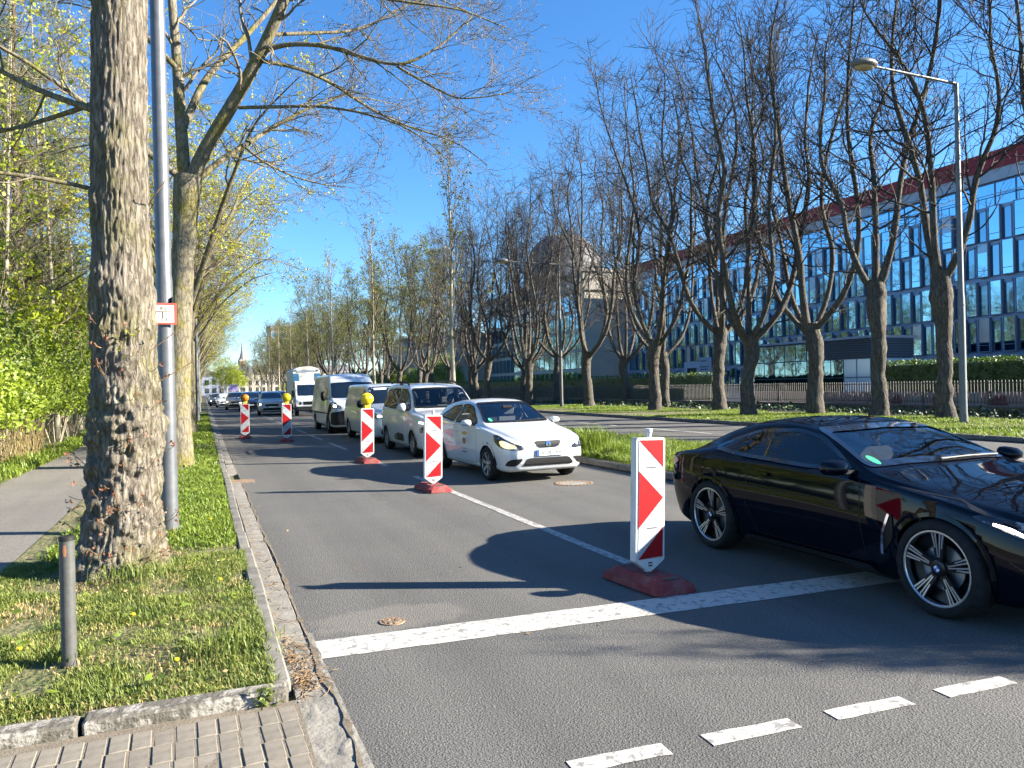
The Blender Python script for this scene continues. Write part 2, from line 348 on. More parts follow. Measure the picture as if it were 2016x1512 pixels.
M['leaf_red'] = mat('leaf_red', (.20, .065, .04), .5, col2=(.30, .13, .06), scale=20, trans=.35)
M['leaf_dead'] = mat('leaf_dead', (.20, .115, .05), .8, col2=(.32, .21, .10), scale=20)
M['needle'] = mat('pine_needles', (.045, .075, .025), .6, col2=(.11, .14, .05), scale=2.5, trans=.2)
M['hedge'] = mat('hedge_leaf', (.035, .07, .012), .55, col2=(.10, .17, .02), scale=4, trans=.25)
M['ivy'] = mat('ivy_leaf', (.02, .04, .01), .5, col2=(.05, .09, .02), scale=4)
M['galv'] = mat('galvanised_steel', (.105, .112, .122), .42, .4, col2=(.15, .157, .168), scale=9, contrast=(.3, .7))
M['pole_grey'] = mat('pole_paint', (.12, .13, .135), .5, .2, col2=(.16, .168, .168), scale=4)
M['bollard'] = mat('bollard_paint', (.062, .063, .06), .5, .0, col2=(.085, .085, .08), scale=14, bump=.1)
M['rust'] = mat('rust', (.30, .13, .06), .85)
M['blackmetal'] = mat('black_metal', (.025, .024, .022), .5, .4)
M['railpaint'] = mat('fence_paint', (.115, .108, .098), .6, .1, col2=(.07, .066, .06), scale=9)
M['brick'] = mat('wall_brick', (.11, .085, .07), .9, col2=(.17, .13, .105), scale=12, bump=.4, bscale=60, objvar=.12)
M['stone'] = mat('limestone', (.27, .25, .215), .85, col2=(.33, .305, .265), scale=2)

# ---------------------------------------------------------------- ground, roads, kerbs
def sheet(name, x0, x1, y0, y1, z, m, label=None, kind='structure', parent=None, cell=None):
    if cell:
        nx = max(1, int((x1 - x0) / cell)); ny = max(1, int((y1 - y0) / cell))
        gx, gy = np.meshgrid(np.linspace(x0, x1, nx + 1), np.linspace(y0, y1, ny + 1))
        V = np.stack([gx.ravel(), gy.ravel(), np.full(gx.size, z)], 1)
        V[:, 2] += (vnoise(V * [1.7, 1.7, 1], 3) - .5) * .035
        i = np.arange((ny) * (nx + 1)).reshape(ny, nx + 1)[:, :-1].ravel()
        me = npmesh(name, V, np.stack([i, i + 1, i + nx + 2, i + nx + 1], 1), smooth=True)
    else:
        me = bpy.data.meshes.new(name); me.from_pydata([(x0, y0, z), (x1, y0, z), (x1, y1, z), (x0, y1, z)], [], [(0, 1, 2, 3)])
    o = link(name, me, m, parent)
    if not parent: tag(o, label, None, None, kind)
    return o

ground = sheet('ground', -1500, 1500, -700, 2400, -.03, M['woodfloor'], 'brown green earth reaching to the horizon')
road = sheet('road', .60, 7.34, -40, 900, 0, M['asphalt'], 'grey asphalt carriageway with queueing traffic')
far_road = sheet('road', 11.14, 18.42, -40, 900, 0, M['asphalt'], 'shaded opposite carriageway beyond the grassy median')
junction = sheet('road', 7.34, 60, -40, 5.2, -.004, M['asphalt'], 'asphalt of the junction behind the black coupe')
path = sheet('footpath', -3.55, -1.78, 4.45, 300, .052, M['asphalt_path'], 'pale footpath between the verge and the woodland')
verge_left = sheet('verge', -1.78, .30, 4.44, 300, .045, M['turf'], 'narrow grass verge beside the footpath', cell=None)
wood_ground = sheet('terrain', -60, -3.55, 4.4, 300, .04, M['woodfloor'], 'overgrown woodland edge left of the footpath')
median = sheet('median', 7.48, 11.0, 6.2, 900, .11, M['turf'], 'raised grass median between the two carriageways')
verge_right = sheet('verge', 18.55, 25.6, -20, 900, .10, M['turf'], 'grass verge with lime trees beside the opposite carriageway')
bed = sheet('planting_bed', 25.6, 29.0, -20, 900, .09, M['soil_shaded'], 'dark leaf-strewn strip of earth at the foot of the railings')
yard = sheet('pavement', 29.0, 130, -20, 400, .05, M['gutter'], 'paved forecourt of the glazed office block')

# painted markings, each a thin sheet lying on the asphalt
def marking(pts, m='paint', name='marking', par=None):
    me = bpy.data.meshes.new(name); me.from_pydata([(x, y, .004) for x, y in pts], [], [tuple(range(len(pts)))])
    return link(name, me, M[m], par or road)
def ragged(x0, y0, x1, y1, w, n=14, seed=0):
    rr = random.Random(seed); d = Vector((x1 - x0, y1 - y0)); L = d.length; d /= L; nrm = Vector((-d.y, d.x))
    a = [Vector((x0, y0)) + d * (L * i / n) + nrm * (w / 2 + rr.uniform(-.006, .006)) for i in range(n + 1)]
    b = [Vector((x0, y0)) + d * (L * i / n) - nrm * (w / 2 + rr.uniform(-.006, .006)) for i in range(n + 1)]
    return [(p.x, p.y) for p in b] + [(p.x, p.y) for p in reversed(a)]
tag(marking(ragged(.63, 5.08, 5.3, 4.82, .36, 30, 1)), 'broad white stop line')
for k, (x0, x1) in enumerate(((.76, 1.24), (1.47, 1.95), (2.165, 2.665), (2.885, 3.375), (3.61, 4.10), (4.33, 4.82), (5.05, 5.54), (5.77, 6.26))):
    s = -.055; marking(ragged(x0, 3.09 + s * (x0 - .5), x1, 3.09 + s * (x1 - .5), .115, 6, 10 + k))
marking(ragged(3.66, 5.25, 3.68, 14.1, .115, 40, 30), 'paint2')
for k, (y0, y1) in enumerate([(16.3, 17.7), (21.3, 24.3), (26.0, 28.6), (30.1, 33.2), (35, 38), (40, 43), (45, 48), (50, 53), (56, 59), (62, 65), (68, 71), (75, 78)]):
    marking(ragged(3.64, y0, 3.62, y1, .115, 6, 40 + k), 'paint2')
for k in range(16):
    marking(ragged(14.9, 8 + k * 6.0, 14.9, 12.2 + k * 6.0, .13, 6, 80 + k), 'paint', par=far_road)

# kerb stones (each a bevelled block), the gutter slabs and the flaked kerb of the side street
def stone_mesh(name, sx, sy, sz, bev, seed, amp=.006, bot=.06):
    b = MB().box(-sx / 2, sx / 2, -sy / 2, sy / 2, -bot, sz, bev=bev); v = np.array(b.v)
    v += (vnoise(v * 9, seed)[:, None] - .5) * amp * np.array([1, 1, 1]); b.v = [tuple(p) for p in v]
    return b.mesh(name)
kerb = empty('kerb', (0, 0, 0)); tag(kerb, 'grey kerb stones edging the grass verge', None, None, 'structure')
km = [stone_mesh('kerb_stone', .12, .985, .062, .016, s, .014) for s in range(4)]
for k in range(30):
    link('kerb_stone', km[k % 4], M['kerb'], kerb, (.365 + .012 * math.sin(k * .8), 4.95 + k * 1.0, random.Random(k).uniform(-.006, .004)))
MB().box(.305, .425, 34.5, 300, -.05, .062, bev=.012).build('kerb_stone', M['kerb'], kerb)
gut = empty('gutter', (0, 0, 0)); tag(gut, 'pale concrete gutter slabs along the kerb', None, None, 'structure')
gm = [stone_mesh('gutter_slab', .175, 1.2, .012, .006, 20 + s, .01, .03) for s in range(3)]
for k in range(24):
    if k == 8: continue
    link('gutter_slab', gm[k % 3], M['gutter'], gut, (.522, 5.45 + .6 + k * 1.22, 0), (0, R(-1.2), random.Random(k + 5).uniform(-.006, .006)))
MB().box(.436, .608, 35.5, 300, -.03, .011).build('gutter_slab', M['gutter'], gut)
# wrinkled mastic strip where the slabs are missing
gx, gy = np.meshgrid(np.linspace(.436, .66, 22), np.linspace(1.2, 5.44, 300)); P = np.stack([gx.ravel(), gy.ravel(), np.zeros(gx.size)], 1)
P[:, 0] += (gx.ravel() - .436) * (vnoise(np.stack([P[:, 1] * 1.2, P[:, 1] * 0, P[:, 1] * 0], 1), 4) - .3) * .15
w = vnoise(P * [16, 7, 1] + (vnoise(P * 5, 2)[:, None] - .5) * 4, 9); P[:, 2] = .006 + .009 * np.abs(w - .5) * 2 * (vnoise(P * 2.5, 8) * .8 + .4)
i = np.arange(299 * 22).reshape(299, 22)[:, :-1].ravel()
link('mastic_strip', npmesh('mastic_strip', P, np.stack([i, i + 1, i + 23, i + 22], 1), smooth=True), M['gutter'], gut)
# crumbled dark joint between gutter and asphalt
rr = np.random.default_rng(5); yy = np.arange(1.3, 32, .035); n = len(yy)
xx = .628 + (vnoise(np.stack([yy * 3, yy * 0, yy * 0], 1), 5) - .5) * .03; ww = .006 + .022 * vnoise(np.stack([yy * 9, yy * 0 + 3, yy * 0], 1), 6) ** 2
V = np.concatenate([np.stack([xx - ww, yy, np.full(n, .015)], 1), np.stack([xx + ww, yy, np.full(n, .006)], 1)])
i = np.arange(n - 1); link('joint', npmesh('joint', V, np.stack([i, i + n, i + n + 1, i + 1], 1)), M['dirt'], gut)
# street gully
g = empty('street_gully', (.62, 15.1, .006), 0, 'rusty gully grating set in the gutter beside the kerb', 'gully')
b = MB().box(-.24, .24, -.22, .22, -.02, .006); b.build('frame', M['iron'], g)
for k in range(7): MB().box(-.2, .2, -.19 + k * .06, -.16 + k * .06, .0, .016).build('bar', M['iron'], g)
# small and large covers in the road
def cover(loc, r, label, ribs):
    g = empty('manhole_cover', loc, .3, label, 'manhole cover')
    MB().lathe([(r * 1.0, .0), (r * 1.0, .007), (r * 1.18, .007), (r * 1.2, 0)], 32).build('ring', M['iron'], g, smooth=40)
    MB().lathe([(0, .005), (r * .97, .005), (r * .985, .0)], 32).build('lid', M['iron'] if ribs < 9 else M['gutter'], g)
    b = MB()
    for k in range(ribs):
        a = 2 * math.pi * k / ribs; rm = r * (.6 if ribs < 9 else 1.3)
        b.box(rm * math.cos(a) - .02, rm * math.cos(a) + .02, rm * math.sin(a) - .02, rm * math.sin(a) + .02, .004, .011)
    b.build('raised_pattern', M['iron'], g)
cover((1.235, 5.46, .001), .078, 'small round iron valve cover in a pale patch by the stop line', 8)
cover((5.79, 11.6, .001), .235, 'large round manhole cover in front of the white hatchback', 26)

skerb = empty('kerb', (0, 0, 0)); tag(skerb, 'low flaked kerb along the block paving', None, None, 'structure')
sm = [stone_mesh('kerb_stone', .985, .15, .082, .016, 40 + s, .016) for s in range(3)]
for k in range(7):
    link('kerb_stone', sm[k % 3], M['kerbchip'], skerb, (-.10 - k * 1.0 + (.0 if k else .0), 4.36 + .012 * k, 0), (0, 0, R(-1.2)))
# block paving: every block a bevelled piece, sand in the joints
pav = sheet('pavement', -8, .44, -6, 4.29, .0145, M['sand'], 'block paving of the footway crossing at the corner')
pm = [stone_mesh('paver', .087, .196, .018, .004, 60 + s, .003, .03) for s in range(5)]
rg = random.Random(3)
for i in range(22):
    for j in range(11):
        x = .375 - i * .098; y = 4.13 - j * .199 - i * .002
        if i < 2 and False: continue
        link('paver', pm[(i * 7 + j * 3) % 5], M['paver'], pav, (x, y, rg.uniform(-.003, .003)), (rg.uniform(-.012, .012), rg.uniform(-.012, .012), rg.uniform(-.006, .006) + R(2)))
# kerbs of median and opposite verge
def long_kerb(name, x, y0, label, n=24):
    k = empty(name, (0, 0, 0)); tag(k, label, None, None, 'structure')
    for i in range(n): link('kerb_stone', km[i % 4], M['kerb'], k, (x, y0 + i * 1.0, .065))
    MB().box(x - .07, x + .07, y0 + n - .5, 900, -.05, .13, bev=.012).build('kerb_stone', M['kerb'], k)
long_kerb('kerb', 7.41, 6.3, 'dark shaded kerb of the grass median behind the white hatchback')
long_kerb('kerb', 11.07, 6.3, 'kerb on the far side of the grass median')
long_kerb('kerb', 18.48, 10.0, 'kerb of the tree-lined verge across the opposite carriageway')
# ---------------------------------------------------------------- helpers: branches and leaves
def nrm(a): return a / (np.linalg.norm(a, axis=-1, keepdims=True) + 1e-9)

def tubes(P, Rd, sides):
    """P (B,n,3) lines, Rd (B,n) radii -> vertices, quads"""
    B, n, _ = P.shape
    T = np.empty_like(P); T[:, 1:-1] = P[:, 2:] - P[:, :-2]; T[:, 0] = P[:, 1] - P[:, 0]; T[:, -1] = P[:, -1] - P[:, -2]; T = nrm(T)
    ax = np.argmin(np.abs(T.mean(1)), 1); ref = np.eye(3)[ax][:, None, :]
    a = nrm(np.cross(T, ref)); b = np.cross(T, a)
    an = np.arange(sides) * 2 * np.pi / sides
    V = P[:, :, None, :] + Rd[:, :, None, None] * (a[:, :, None, :] * np.cos(an)[None, None, :, None] + b[:, :, None, :] * np.sin(an)[None, None, :, None])
    idx = np.arange(B * n * sides).reshape(B, n, sides); p = idx[:, :-1]; q = idx[:, 1:]
    F = np.stack([p, np.roll(p, -1, 2), np.roll(q, -1, 2), q], -1).reshape(-1, 4)
    return V.reshape(-1, 3), F

def merge(parts):
    Vs, Fs, o = [], [], 0
    for V, F in parts: Vs.append(V); Fs.append(F + o); o += len(V)
    return np.concatenate(Vs), np.concatenate(Fs)

def sprout(rg, P, Rd, m, t0, t1, ang, length, n, trop, wob, rr, rmin=.004, taper=.25, gain=0.0):
    """m children on each line of P: start between t0 and t1, turned ang (lo,hi) away from the parent"""
    B, N, _ = P.shape
    t = (np.linspace(0, 1, m, endpoint=False)[None] + rg.random((B, m)) / m) * (t1 - t0) + t0
    x = t * (N - 1); i = np.minimum(x.astype(int), N - 2); f = (x - i)[..., None]; bi = np.arange(B)[:, None]
    S = P[bi, i] * (1 - f) + P[bi, i + 1] * f; T = nrm(P[bi, i + 1] - P[bi, i]); r0 = Rd[bi, i] * (1 - f[..., 0]) + Rd[bi, i + 1] * f[..., 0]
    S = S.reshape(-1, 3); T = T.reshape(-1, 3); r0 = r0.ravel(); K = len(S)
    rnd = nrm(rg.normal(size=(K, 3))); side = nrm(rnd - (rnd * T).sum(1, keepdims=True) * T)
    a = np.radians(rg.uniform(ang[0], ang[1], K))[:, None]; d = T * np.cos(a) + side * np.sin(a)
    ln = rg.uniform(length[0], length[1], K) * (1 - gain * t.ravel()); st = (ln / (n - 1))[:, None]
    out = np.empty((K, n, 3)); out[:, 0] = S
    up = np.array([0, 0, 1.0])
    for k in range(1, n):
        d = nrm(d + rg.normal(size=(K, 3)) * wob + up * trop); out[:, k] = out[:, k - 1] + d * st
    rs = np.maximum(r0 * rr, rmin); Rn = np.maximum(rs[:, None] * (1 - (1 - taper) * np.linspace(0, 1, n)[None]), rmin * .6)
    return out, Rn

def resample(pts, n):
    p = np.array(pts, float); s = np.r_[0, np.cumsum(np.linalg.norm(np.diff(p, axis=0), axis=1))]; t = np.linspace(0, s[-1], n)
    q = np.stack([np.interp(t, s, p[:, k]) for k in range(3)], 1); 
    for _ in range(2): q[1:-1] = q[1:-1] * .5 + (q[:-2] + q[2:]) * .25
    return q

def leaves(rg, pts, n_per, spread, size, flat=0.0, aspect=.55):
    """kite-shaped leaves scattered round points"""
    C0 = np.repeat(pts, n_per, 0); K = len(C0); C0 = C0 + rg.normal(size=(K, 3)) * spread
    d = nrm(rg.normal(size=(K, 3)) * [1, 1, 1 - flat]); e = nrm(np.cross(d, nrm(rg.normal(size=(K, 3))))); s = rg.uniform(.6, 1.3, (K, 1)) * size
    V = np.stack([C0 - d * s * .5, C0 + e * s * aspect * .5, C0 + d * s * .5, C0 - e * s * aspect * .5], 1).reshape(-1, 3)
    return V, np.arange(K * 4).reshape(-1, 4)

def trunk_mesh(name, line, rad, sides=18, lump=.12, lscale=2.2, seed=0, fine=.03, n=None):
    P = resample(line, n or 40)[None]; Rd = np.interp(np.linspace(0, 1, P.shape[1]), np.linspace(0, 1, len(rad)), rad)[None]
    V, F = tubes(P, Rd, sides); c = np.repeat(P[0], sides, 0); d = V - c; r = np.linalg.norm(d, axis=1, keepdims=True)
    k = 1 + (vnoise(V * lscale, seed)[:, None] - .45) * lump * 2 + (vnoise(V * lscale * 4.5, seed + 1)[:, None] - .5) * fine * 2
    return c + d * k, F

# ---------------------------------------------------------------- buildings
M['panel'] = mat('facade_panel', (.17, .23, .33), .4, .3, col2=(.21, .28, .38), scale=.8)
M['panel_dark'] = mat('facade_fin', (.06, .095, .17), .4, .3)
M['panel_light'] = mat('facade_cornice', (.27, .30, .36), .5, col2=(.31, .34, .40), scale=.5)
M['mirror_glass'] = mat('mirror_glass', (.23, .42, .54), .015, 1.0, bump=.10, bscale=.7, bdist=.05)
M['mirror_glass2'] = mat('mirror_glass_recessed', (.14, .26, .34), .02, 1.0, bump=.10, bscale=.9, bdist=.05)
M['roof_red'] = mat('roof_red', (.24, .012, .009), .7, col2=(.30, .018, .013), scale=1.0)
M['dark_glass'] = mat('dark_window', (.02, .03, .04), .05, .0, spec=.8, coat=1)
M['pav_white'] = mat('pavilion_frosted', (.50, .60, .66), .15, .2)
M['louvre'] = mat('louvre', (.04, .05, .06), .5, .3)
M['beige'] = mat('beige_render', (.38, .345, .285), .85, col2=(.44, .40, .33), scale=.4)
M['slate'] = mat('slate', (.10, .10, .11), .7, col2=(.15, .15, .16), scale=1.5)
M['brickfar'] = mat('brick_far', (.16, .115, .085), .85)

FZ = [0.0, 3.5, 7.0, 10.5, 13.9, 17.2]
def office():
    rz = math.atan2(.999, .0413); o = empty('office_building', (67.44, 30, 0), rz, 'long glazed office block with a red roof behind the lime trees', 'building')
    Ln = 91.0
    MB().box(0, Ln, -16, -.02, 0, 17.2).build('wall', M['panel'], o)
    MB().box(0, Ln, -16, -.5, 17.2, 19.6).build('setback_wall', M['panel_dark'], o)
    MB().box(-.2, Ln + .2, -16, -.25, 19.6, 20.7).build('cornice', M['panel_light'], o)
    MB().prism([(-.1, 20.7), (-1.2, 22.7), (-14, 22.7), (-16, 20.7)], 'x', -.2, Ln + .2).build('roof', M['roof_red'], o)
    for s0 in (14.0, 16.5): MB().box(s0, s0 + 1.6, -4, -2.5, 22.8, 23.7).build('roof_vent', M['panel_light'], o)
    for k, z in enumerate(FZ[1:]): MB().box(0, Ln, -.02, .12, z - .16, z + .02).build('floor_band', M['panel'], o)
    MB().box(0, Ln, .02, .1, 18.28, 18.34).build('handrail', M['panel_light'], o)
    for k in range(46): MB().box(k * 2.0, k * 2.0 + .04, .03, .09, 17.2, 18.3).build('rail_post', M['panel_light'], o) if k % 2 == 0 else None
    # shared meshes: projecting box frame + recessed light with a dark fin
    h = 3.22; b = MB()
    for (x0, x1, z0, z1) in ((0, .07, 0, h), (1.16, 1.23, 0, h), (.07, 1.16, 0, .07), (.07, 1.16, h - .07, h), (.07, 1.16, .62, .66)): b.box(x0, x1, 0, .36, z0, z1)
    b.box(1.25, 1.62, 0, .06, 0, h, 1); b.box(2.40, 2.48, 0, .06, 0, h, 1); b.box(1.62, 2.40, 0, .10, h - .34, h, 0); b.box(1.62, 2.40, 0, .05, 0, .1, 1)
    wm = b.mesh('window'); wm.materials.append(M['panel']); wm.materials.append(M['panel_dark'])
    p1 = MB().box(.07, 1.16, .26, .28, .07, h - .07).mesh('pane'); p1.materials.append(M['mirror_glass'])
    M['blind'] = mat('blind_behind_glass', (.20, .26, .33), .12, .3, coat=1)
    pv = [p1]
    for (zc) in (1.6, 2.3, .9):
        q = MB().box(.07, 1.16, .26, .28, .07, zc).box(.07, 1.16, .255, .279, zc, h - .07, 1).mesh('pane'); q.materials.append(M['mirror_glass']); q.materials.append(M['blind']); pv.append(q)
    q = MB().box(.07, 1.16, .26, .28, .07, h - .07).mesh('pane'); q.materials.append(M['mirror_glass2']); pv.append(q)
    p2 = MB().box(1.62, 2.40, .004, .02, .1, h - .34).mesh('pane'); p2.materials.append(M['mirror_glass2'])
    rg = random.Random(4)
    for f in range(5):
        for k in range(36):
            s = k * 2.5 + (1.25 if f % 2 else 0) + .2
            if s + 2.5 > Ln: continue
            if f == 0 and 26 < k < 29: continue
            w = link('window', wm, None, o, (s, 0, FZ[f] + .12 + (.10 if f % 2 else 0)))
            link('pane', rg.choice([p1, p1, p1, p1, pv[1], pv[2], pv[3], pv[4], pv[4]]), None, w, None, (rg.uniform(-.006, .006), 0, rg.uniform(-.008, .008))); link('pane', p2, None, w)
    b = MB()
    sp = MB().box(.04, 1.9, 0, .04, 0, 2.1).mesh('setback_pane'); sp.materials.append(M['mirror_glass'])
    for k in range(44): link('setback_pane', sp, None, o, (k * 2.05 + .3, -.49, 17.3))
    d = MB().box(66.2, 70.5, 0, .5, 0, 4.6).build('portal', M['panel_light'], o); MB().box(67.0, 69.6, .42, .52, 0, 3.6).build('doorway', M['dark_glass'], d)
office()

def old_wing():
    o = empty('stone_building', (66, 126, 0), R(88), 'pale stone building with a dark domed roof glimpsed through the trees', 'building')
    MB().box(0, 60, -14, 0, 0, 19).build('wall', M['beige'], o); MB().box(-.4, 60.4, -14, .5, 19, 22.4).build('attic', M['stone'], o); MB().box(-.7, 60.7, -14, .9, 22.4, 23.0).build('cornice', M['stone'], o)
    MB().lathe([(9.5, 22.9), (9.5, 27), (9.0, 30), (7.4, 33.5), (4.5, 36), (0, 36.6)], 28, origin=(36, -12, 0)).build('dome', M['slate'], o, smooth=40)
    pm = MB().box(.1, 2.3, 0, .06, .2, 3.2).mesh('window'); pm.materials.append(M['mirror_glass'])
    for f in range(5):
        for k in range(22): link('window', pm, None, o, (1.5 + k * 2.65, .02, .6 + f * 3.7))
    for k in range(16): MB().box(2 + k * 3.6, 3.6 + k * 3.6, .48, .52, 20.0, 21.4).build('attic_window', M['dark_glass'], o)
old_wing()

def pavilion():
    o = empty('pavilion', (52, 48, 0), R(90), 'single-storey glass pavilion with a dark louvred top in front of the office block', 'building')
    MB().box(0, 14.5, -5, -.05, 0, 4.9).build('wall', M['panel_dark'], o)
    MB().box(-.25, 14.7, -5.2, .25, 4.95, 5.15).build('roof', M['panel_light'], o)
    for k in range(8): MB().box(-.03, 5.0, -.03, .06, 3.3 + k * .2, 3.42 + k * .2).build('louvre', M['louvre'], o)
    for k in range(7): MB().box(-.06, -.01, -5, 0, 3.3 + k * .22, 3.42 + k * .22).build('louvre', M['louvre'], o)
    for k in range(3): MB().box(-.05, -.01, -4.9 + k * 1.65, -3.35 + k * 1.65, .1, 3.2).build('pane', M['pav_white'], o)
    for k in range(10): 
        for (z0, z1) in ((.1, 1.6), (1.68, 3.2)): MB().box(.06 + k * 1.45, 1.4 + k * 1.45, -.04, .03, z0, z1).build('pane', M['pav_white'] if k < 2 else M['mirror_glass2'], o)
    for k in range(4, 10): MB().box(.06 + k * 1.45, 1.4 + k * 1.45, -.04, .03, 3.3, 4.8).build('pane', M['mirror_glass2'], o)
pavilion()

def beige_block(loc, rz, n, label, h=13, name='stone_building'):
    o = empty(name, loc, rz, label, 'building'); L = n * 3.2 + 1
    MB().box(0, L, -12, 0, 0, h).build('wall', M['beige'], o); MB().box(-.4, L + .4, -12.4, .4, h, h + .5).build('cornice', M['stone'], o); MB().prism([(.2, h + .5), (-5, h + 4), (-12, h + .5)], 'x', 0, L).build('roof', M['slate'], o)
    fm = MB(); [fm.box(*q) for q in ((-.1, 0, 0, .1, -.1, 2.1), (1.4, 1.5, 0, .1, -.1, 2.1), (0, 1.4, 0, .1, 2.0, 2.1), (-.2, 1.6, 0, .2, -.2, -.1), (.66, .74, 0, .08, 0, 2.0))]; fme = fm.mesh('window'); fme.materials.append(M['stone'])
    pm = MB().box(0, 1.4, .0, .03, 0, 2.0).mesh('pane'); pm.materials.append(M['dark_glass'])
    for f in range(int(h / 3.4)):
        for k in range(n): w = link('window', fme, None, o, (1.2 + k * 3.2, .01, 1.2 + f * 3.3)); link('pane', pm, None, w)
beige_block((60, 186, 0), R(98), 16, 'beige stone block with small windows far behind the avenue trees', 13)

beige_block((72, 405, 0), R(180), 20, 'long low beige block closing the view at the very end of the avenue', 10)
def church():
    o = empty('church', (27, 593, 0), .2, 'distant brick church tower with a slender grey spire', 'church')
    MB().box(-2.4, 2.4, -2.4, 2.4, 0, 24).build('tower', M['brickfar'], o); MB().box(-2.6, 2.6, -2.6, 2.6, 23.6, 24.4).build('cornice', M['stone'], o)
    MB().lathe([(2.7, 24.4), (1.7, 26.5), (.8, 31), (.05, 38)], 8).build('spire', M['slate'], o); MB().prism([(-6, 12), (0, 19), (6, 12)], 'y', 4, 30).build('nave_roof', M['slate'], o); MB().box(-6, 6, 4, 30, 0, 12).build('nave', M['brickfar'], o)
    for k in range(2): MB().box(-1.6 + k * 1.9, -.5 + k * 1.9, -2.45, -2.3, 16, 21).build('belfry_opening', M['dark_glass'], o)
church()
o = empty('tower_block', (52, 518, 0), .15, 'pale slab tower on the skyline above the far trees', 'building'); MB().box(-12, 12, -6, 6, 0, 40).build('wall', M['panel_light'], o); MB().box(-12.3, 12.3, -6.3, 6.3, 40, 43).build('roof_storey', M['slate'], o)
for f in range(9): MB().box(-11.5, 11.5, -6.08, -6.0, 3 + f * 4.1, 5.2 + f * 4.1).build('window_band', M['mirror_glass'], o)
o = empty('street_house', (3.0, 330, 0), .0, 'white house front closing the far end of the avenue', 'building'); MB().box(-9, 6, 0, 10, 0, 7.5).build('wall', M['paint_house'] if 'paint_house' in M else M['plaster'] if 'plaster' in M else M['panel_light'], o); MB().prism([(-9, 7.5), (-1.5, 10.5), (6, 7.5)], 'y', 0, 10).build('roof', M['slate'], o)
for f in range(2):
    for k in range(5): MB().box(-8 + k * 2.8, -6.4 + k * 2.8, -.06, .02, 1.0 + f * 3.3, 2.9 + f * 3.3).build('window', M['dark_glass'], o)
o = empty('billboard', (8.2, 236, 0), 0, 'small lilac billboard at the far end of the road', 'billboard'); MB().box(-1.2, 1.2, -.1, .1, 1.6, 3.6).build('panel', mat('billboard_lilac', (.45, .36, .72), .6), o); MB().box(-.1, .1, 0, .15, 0, 1.6).build('post', M['galv'], o)

# ---------------------------------------------------------------- fence, walls, hedges on the office side
def hedge(loc, L, w, h, n, label, leafm, seed):
    rg = np.random.default_rng(seed); o = empty('hedge', loc, 0, label, 'hedge')
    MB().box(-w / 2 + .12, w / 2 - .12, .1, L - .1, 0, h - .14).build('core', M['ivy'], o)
    A = np.array([L * h, L * h, L * w, w * h, w * h]); c = rg.choice(5, n, p=A / A.sum()); u = rg.random(n); v = rg.random(n); P = np.zeros((n, 3))
    for f, fn in enumerate((lambda u, v: (-w / 2, u * L, v * h), (lambda u, v: (w / 2, u * L, v * h)), (lambda u, v: ((u - .5) * w, v * L, h)), (lambda u, v: ((u - .5) * w, 0, v * h)), (lambda u, v: ((u - .5) * w, L, v * h)))):
        s = c == f; q = fn(u[s], v[s]); P[s] = np.stack([np.broadcast_to(a, s.sum()) for a in q], 1)
    P += rg.normal(size=P.shape) * .06; V, F = leaves(rg, P, 1, .03, .13, aspect=.7); link('leaves', npmesh('leaves', V, F), leafm, o)
hedge((32.6, 4, .05), 25, 1.3, 2.3, 16000, 'tall clipped evergreen hedge with a sunlit top behind the railings', M['hedge'], 1)
hedge((31.2, 41, .05), 75, 1.2, 2.1, 14000, 'long dark hedge in the shade below the office windows', M['hedge'], 2)

def railing():
    o = empty('railing_fence', (29.0, 0, 0), 0, 'iron railings on a low dark wall along the office forecourt', 'fence')
    y0, y1 = 6.0, 110.0
    MB().box(-.16, .16, y0, y1, 0, .36).build('low_wall', M['brick'], o); MB().box(-.2, .2, y0, y1, .36, .43, bev=.01).build('coping', M['kerb'], o)
    for z in (.55, 1.32): MB().box(-.018, .018, y0, y1, z, z + .035).build('rail', M['railpaint'], o)
    pk = MB().box(-.014, .014, -.014, .014, .48, 1.40); pk.add([(-.014, -.014, 1.40), (.014, -.014, 1.40), (.014, .014, 1.40), (-.014, .014, 1.40), (0, 0, 1.46)], [(0, 1, 4), (1, 2, 4), (2, 3, 4), (3, 0, 4)])
    pm = pk.mesh('picket'); pm.materials.append(M['railpaint'])
    for k in range(300): link('picket', pm, None, o, (.03, 7 + k * .145, 0))
    b = MB()
    for k in range(400): y = 7 + 300 * .145 + k * .145; b.box(.016, .044, y - .014, y + .014, .48, 1.45)
    tag(b.build('pickets', M['railpaint'], o), kind='stuff')
    ps = MB().box(-.025, .025, -.025, .025, .43, 1.42); ps.tube([(.02, 0, 1.1), (.45, 0, .06)], .016, 5); pm = ps.mesh('post'); pm.materials.append(M['railpaint'])
    for k in range(34): link('post', pm, None, o, (0, y0 + k * 3.0, 0))
railing()
gw = empty('garden_wall', (30.4, 13, 0), 0, 'knee-high pinkish wall sprayed with graffiti behind the railings', 'wall')
MB().box(0, .2, 0, 24, 0, .95).build('wall_body', mat('wall_pink', (.30, .21, .19), .9, col2=(.36, .27, .25), scale=1), gw)
rgw = random.Random(8); gcol = [mat('spray_red', (.16, .035, .035), .8), mat('spray_white', (.30, .29, .29), .8), mat('spray_black', (.03, .03, .035), .6)]
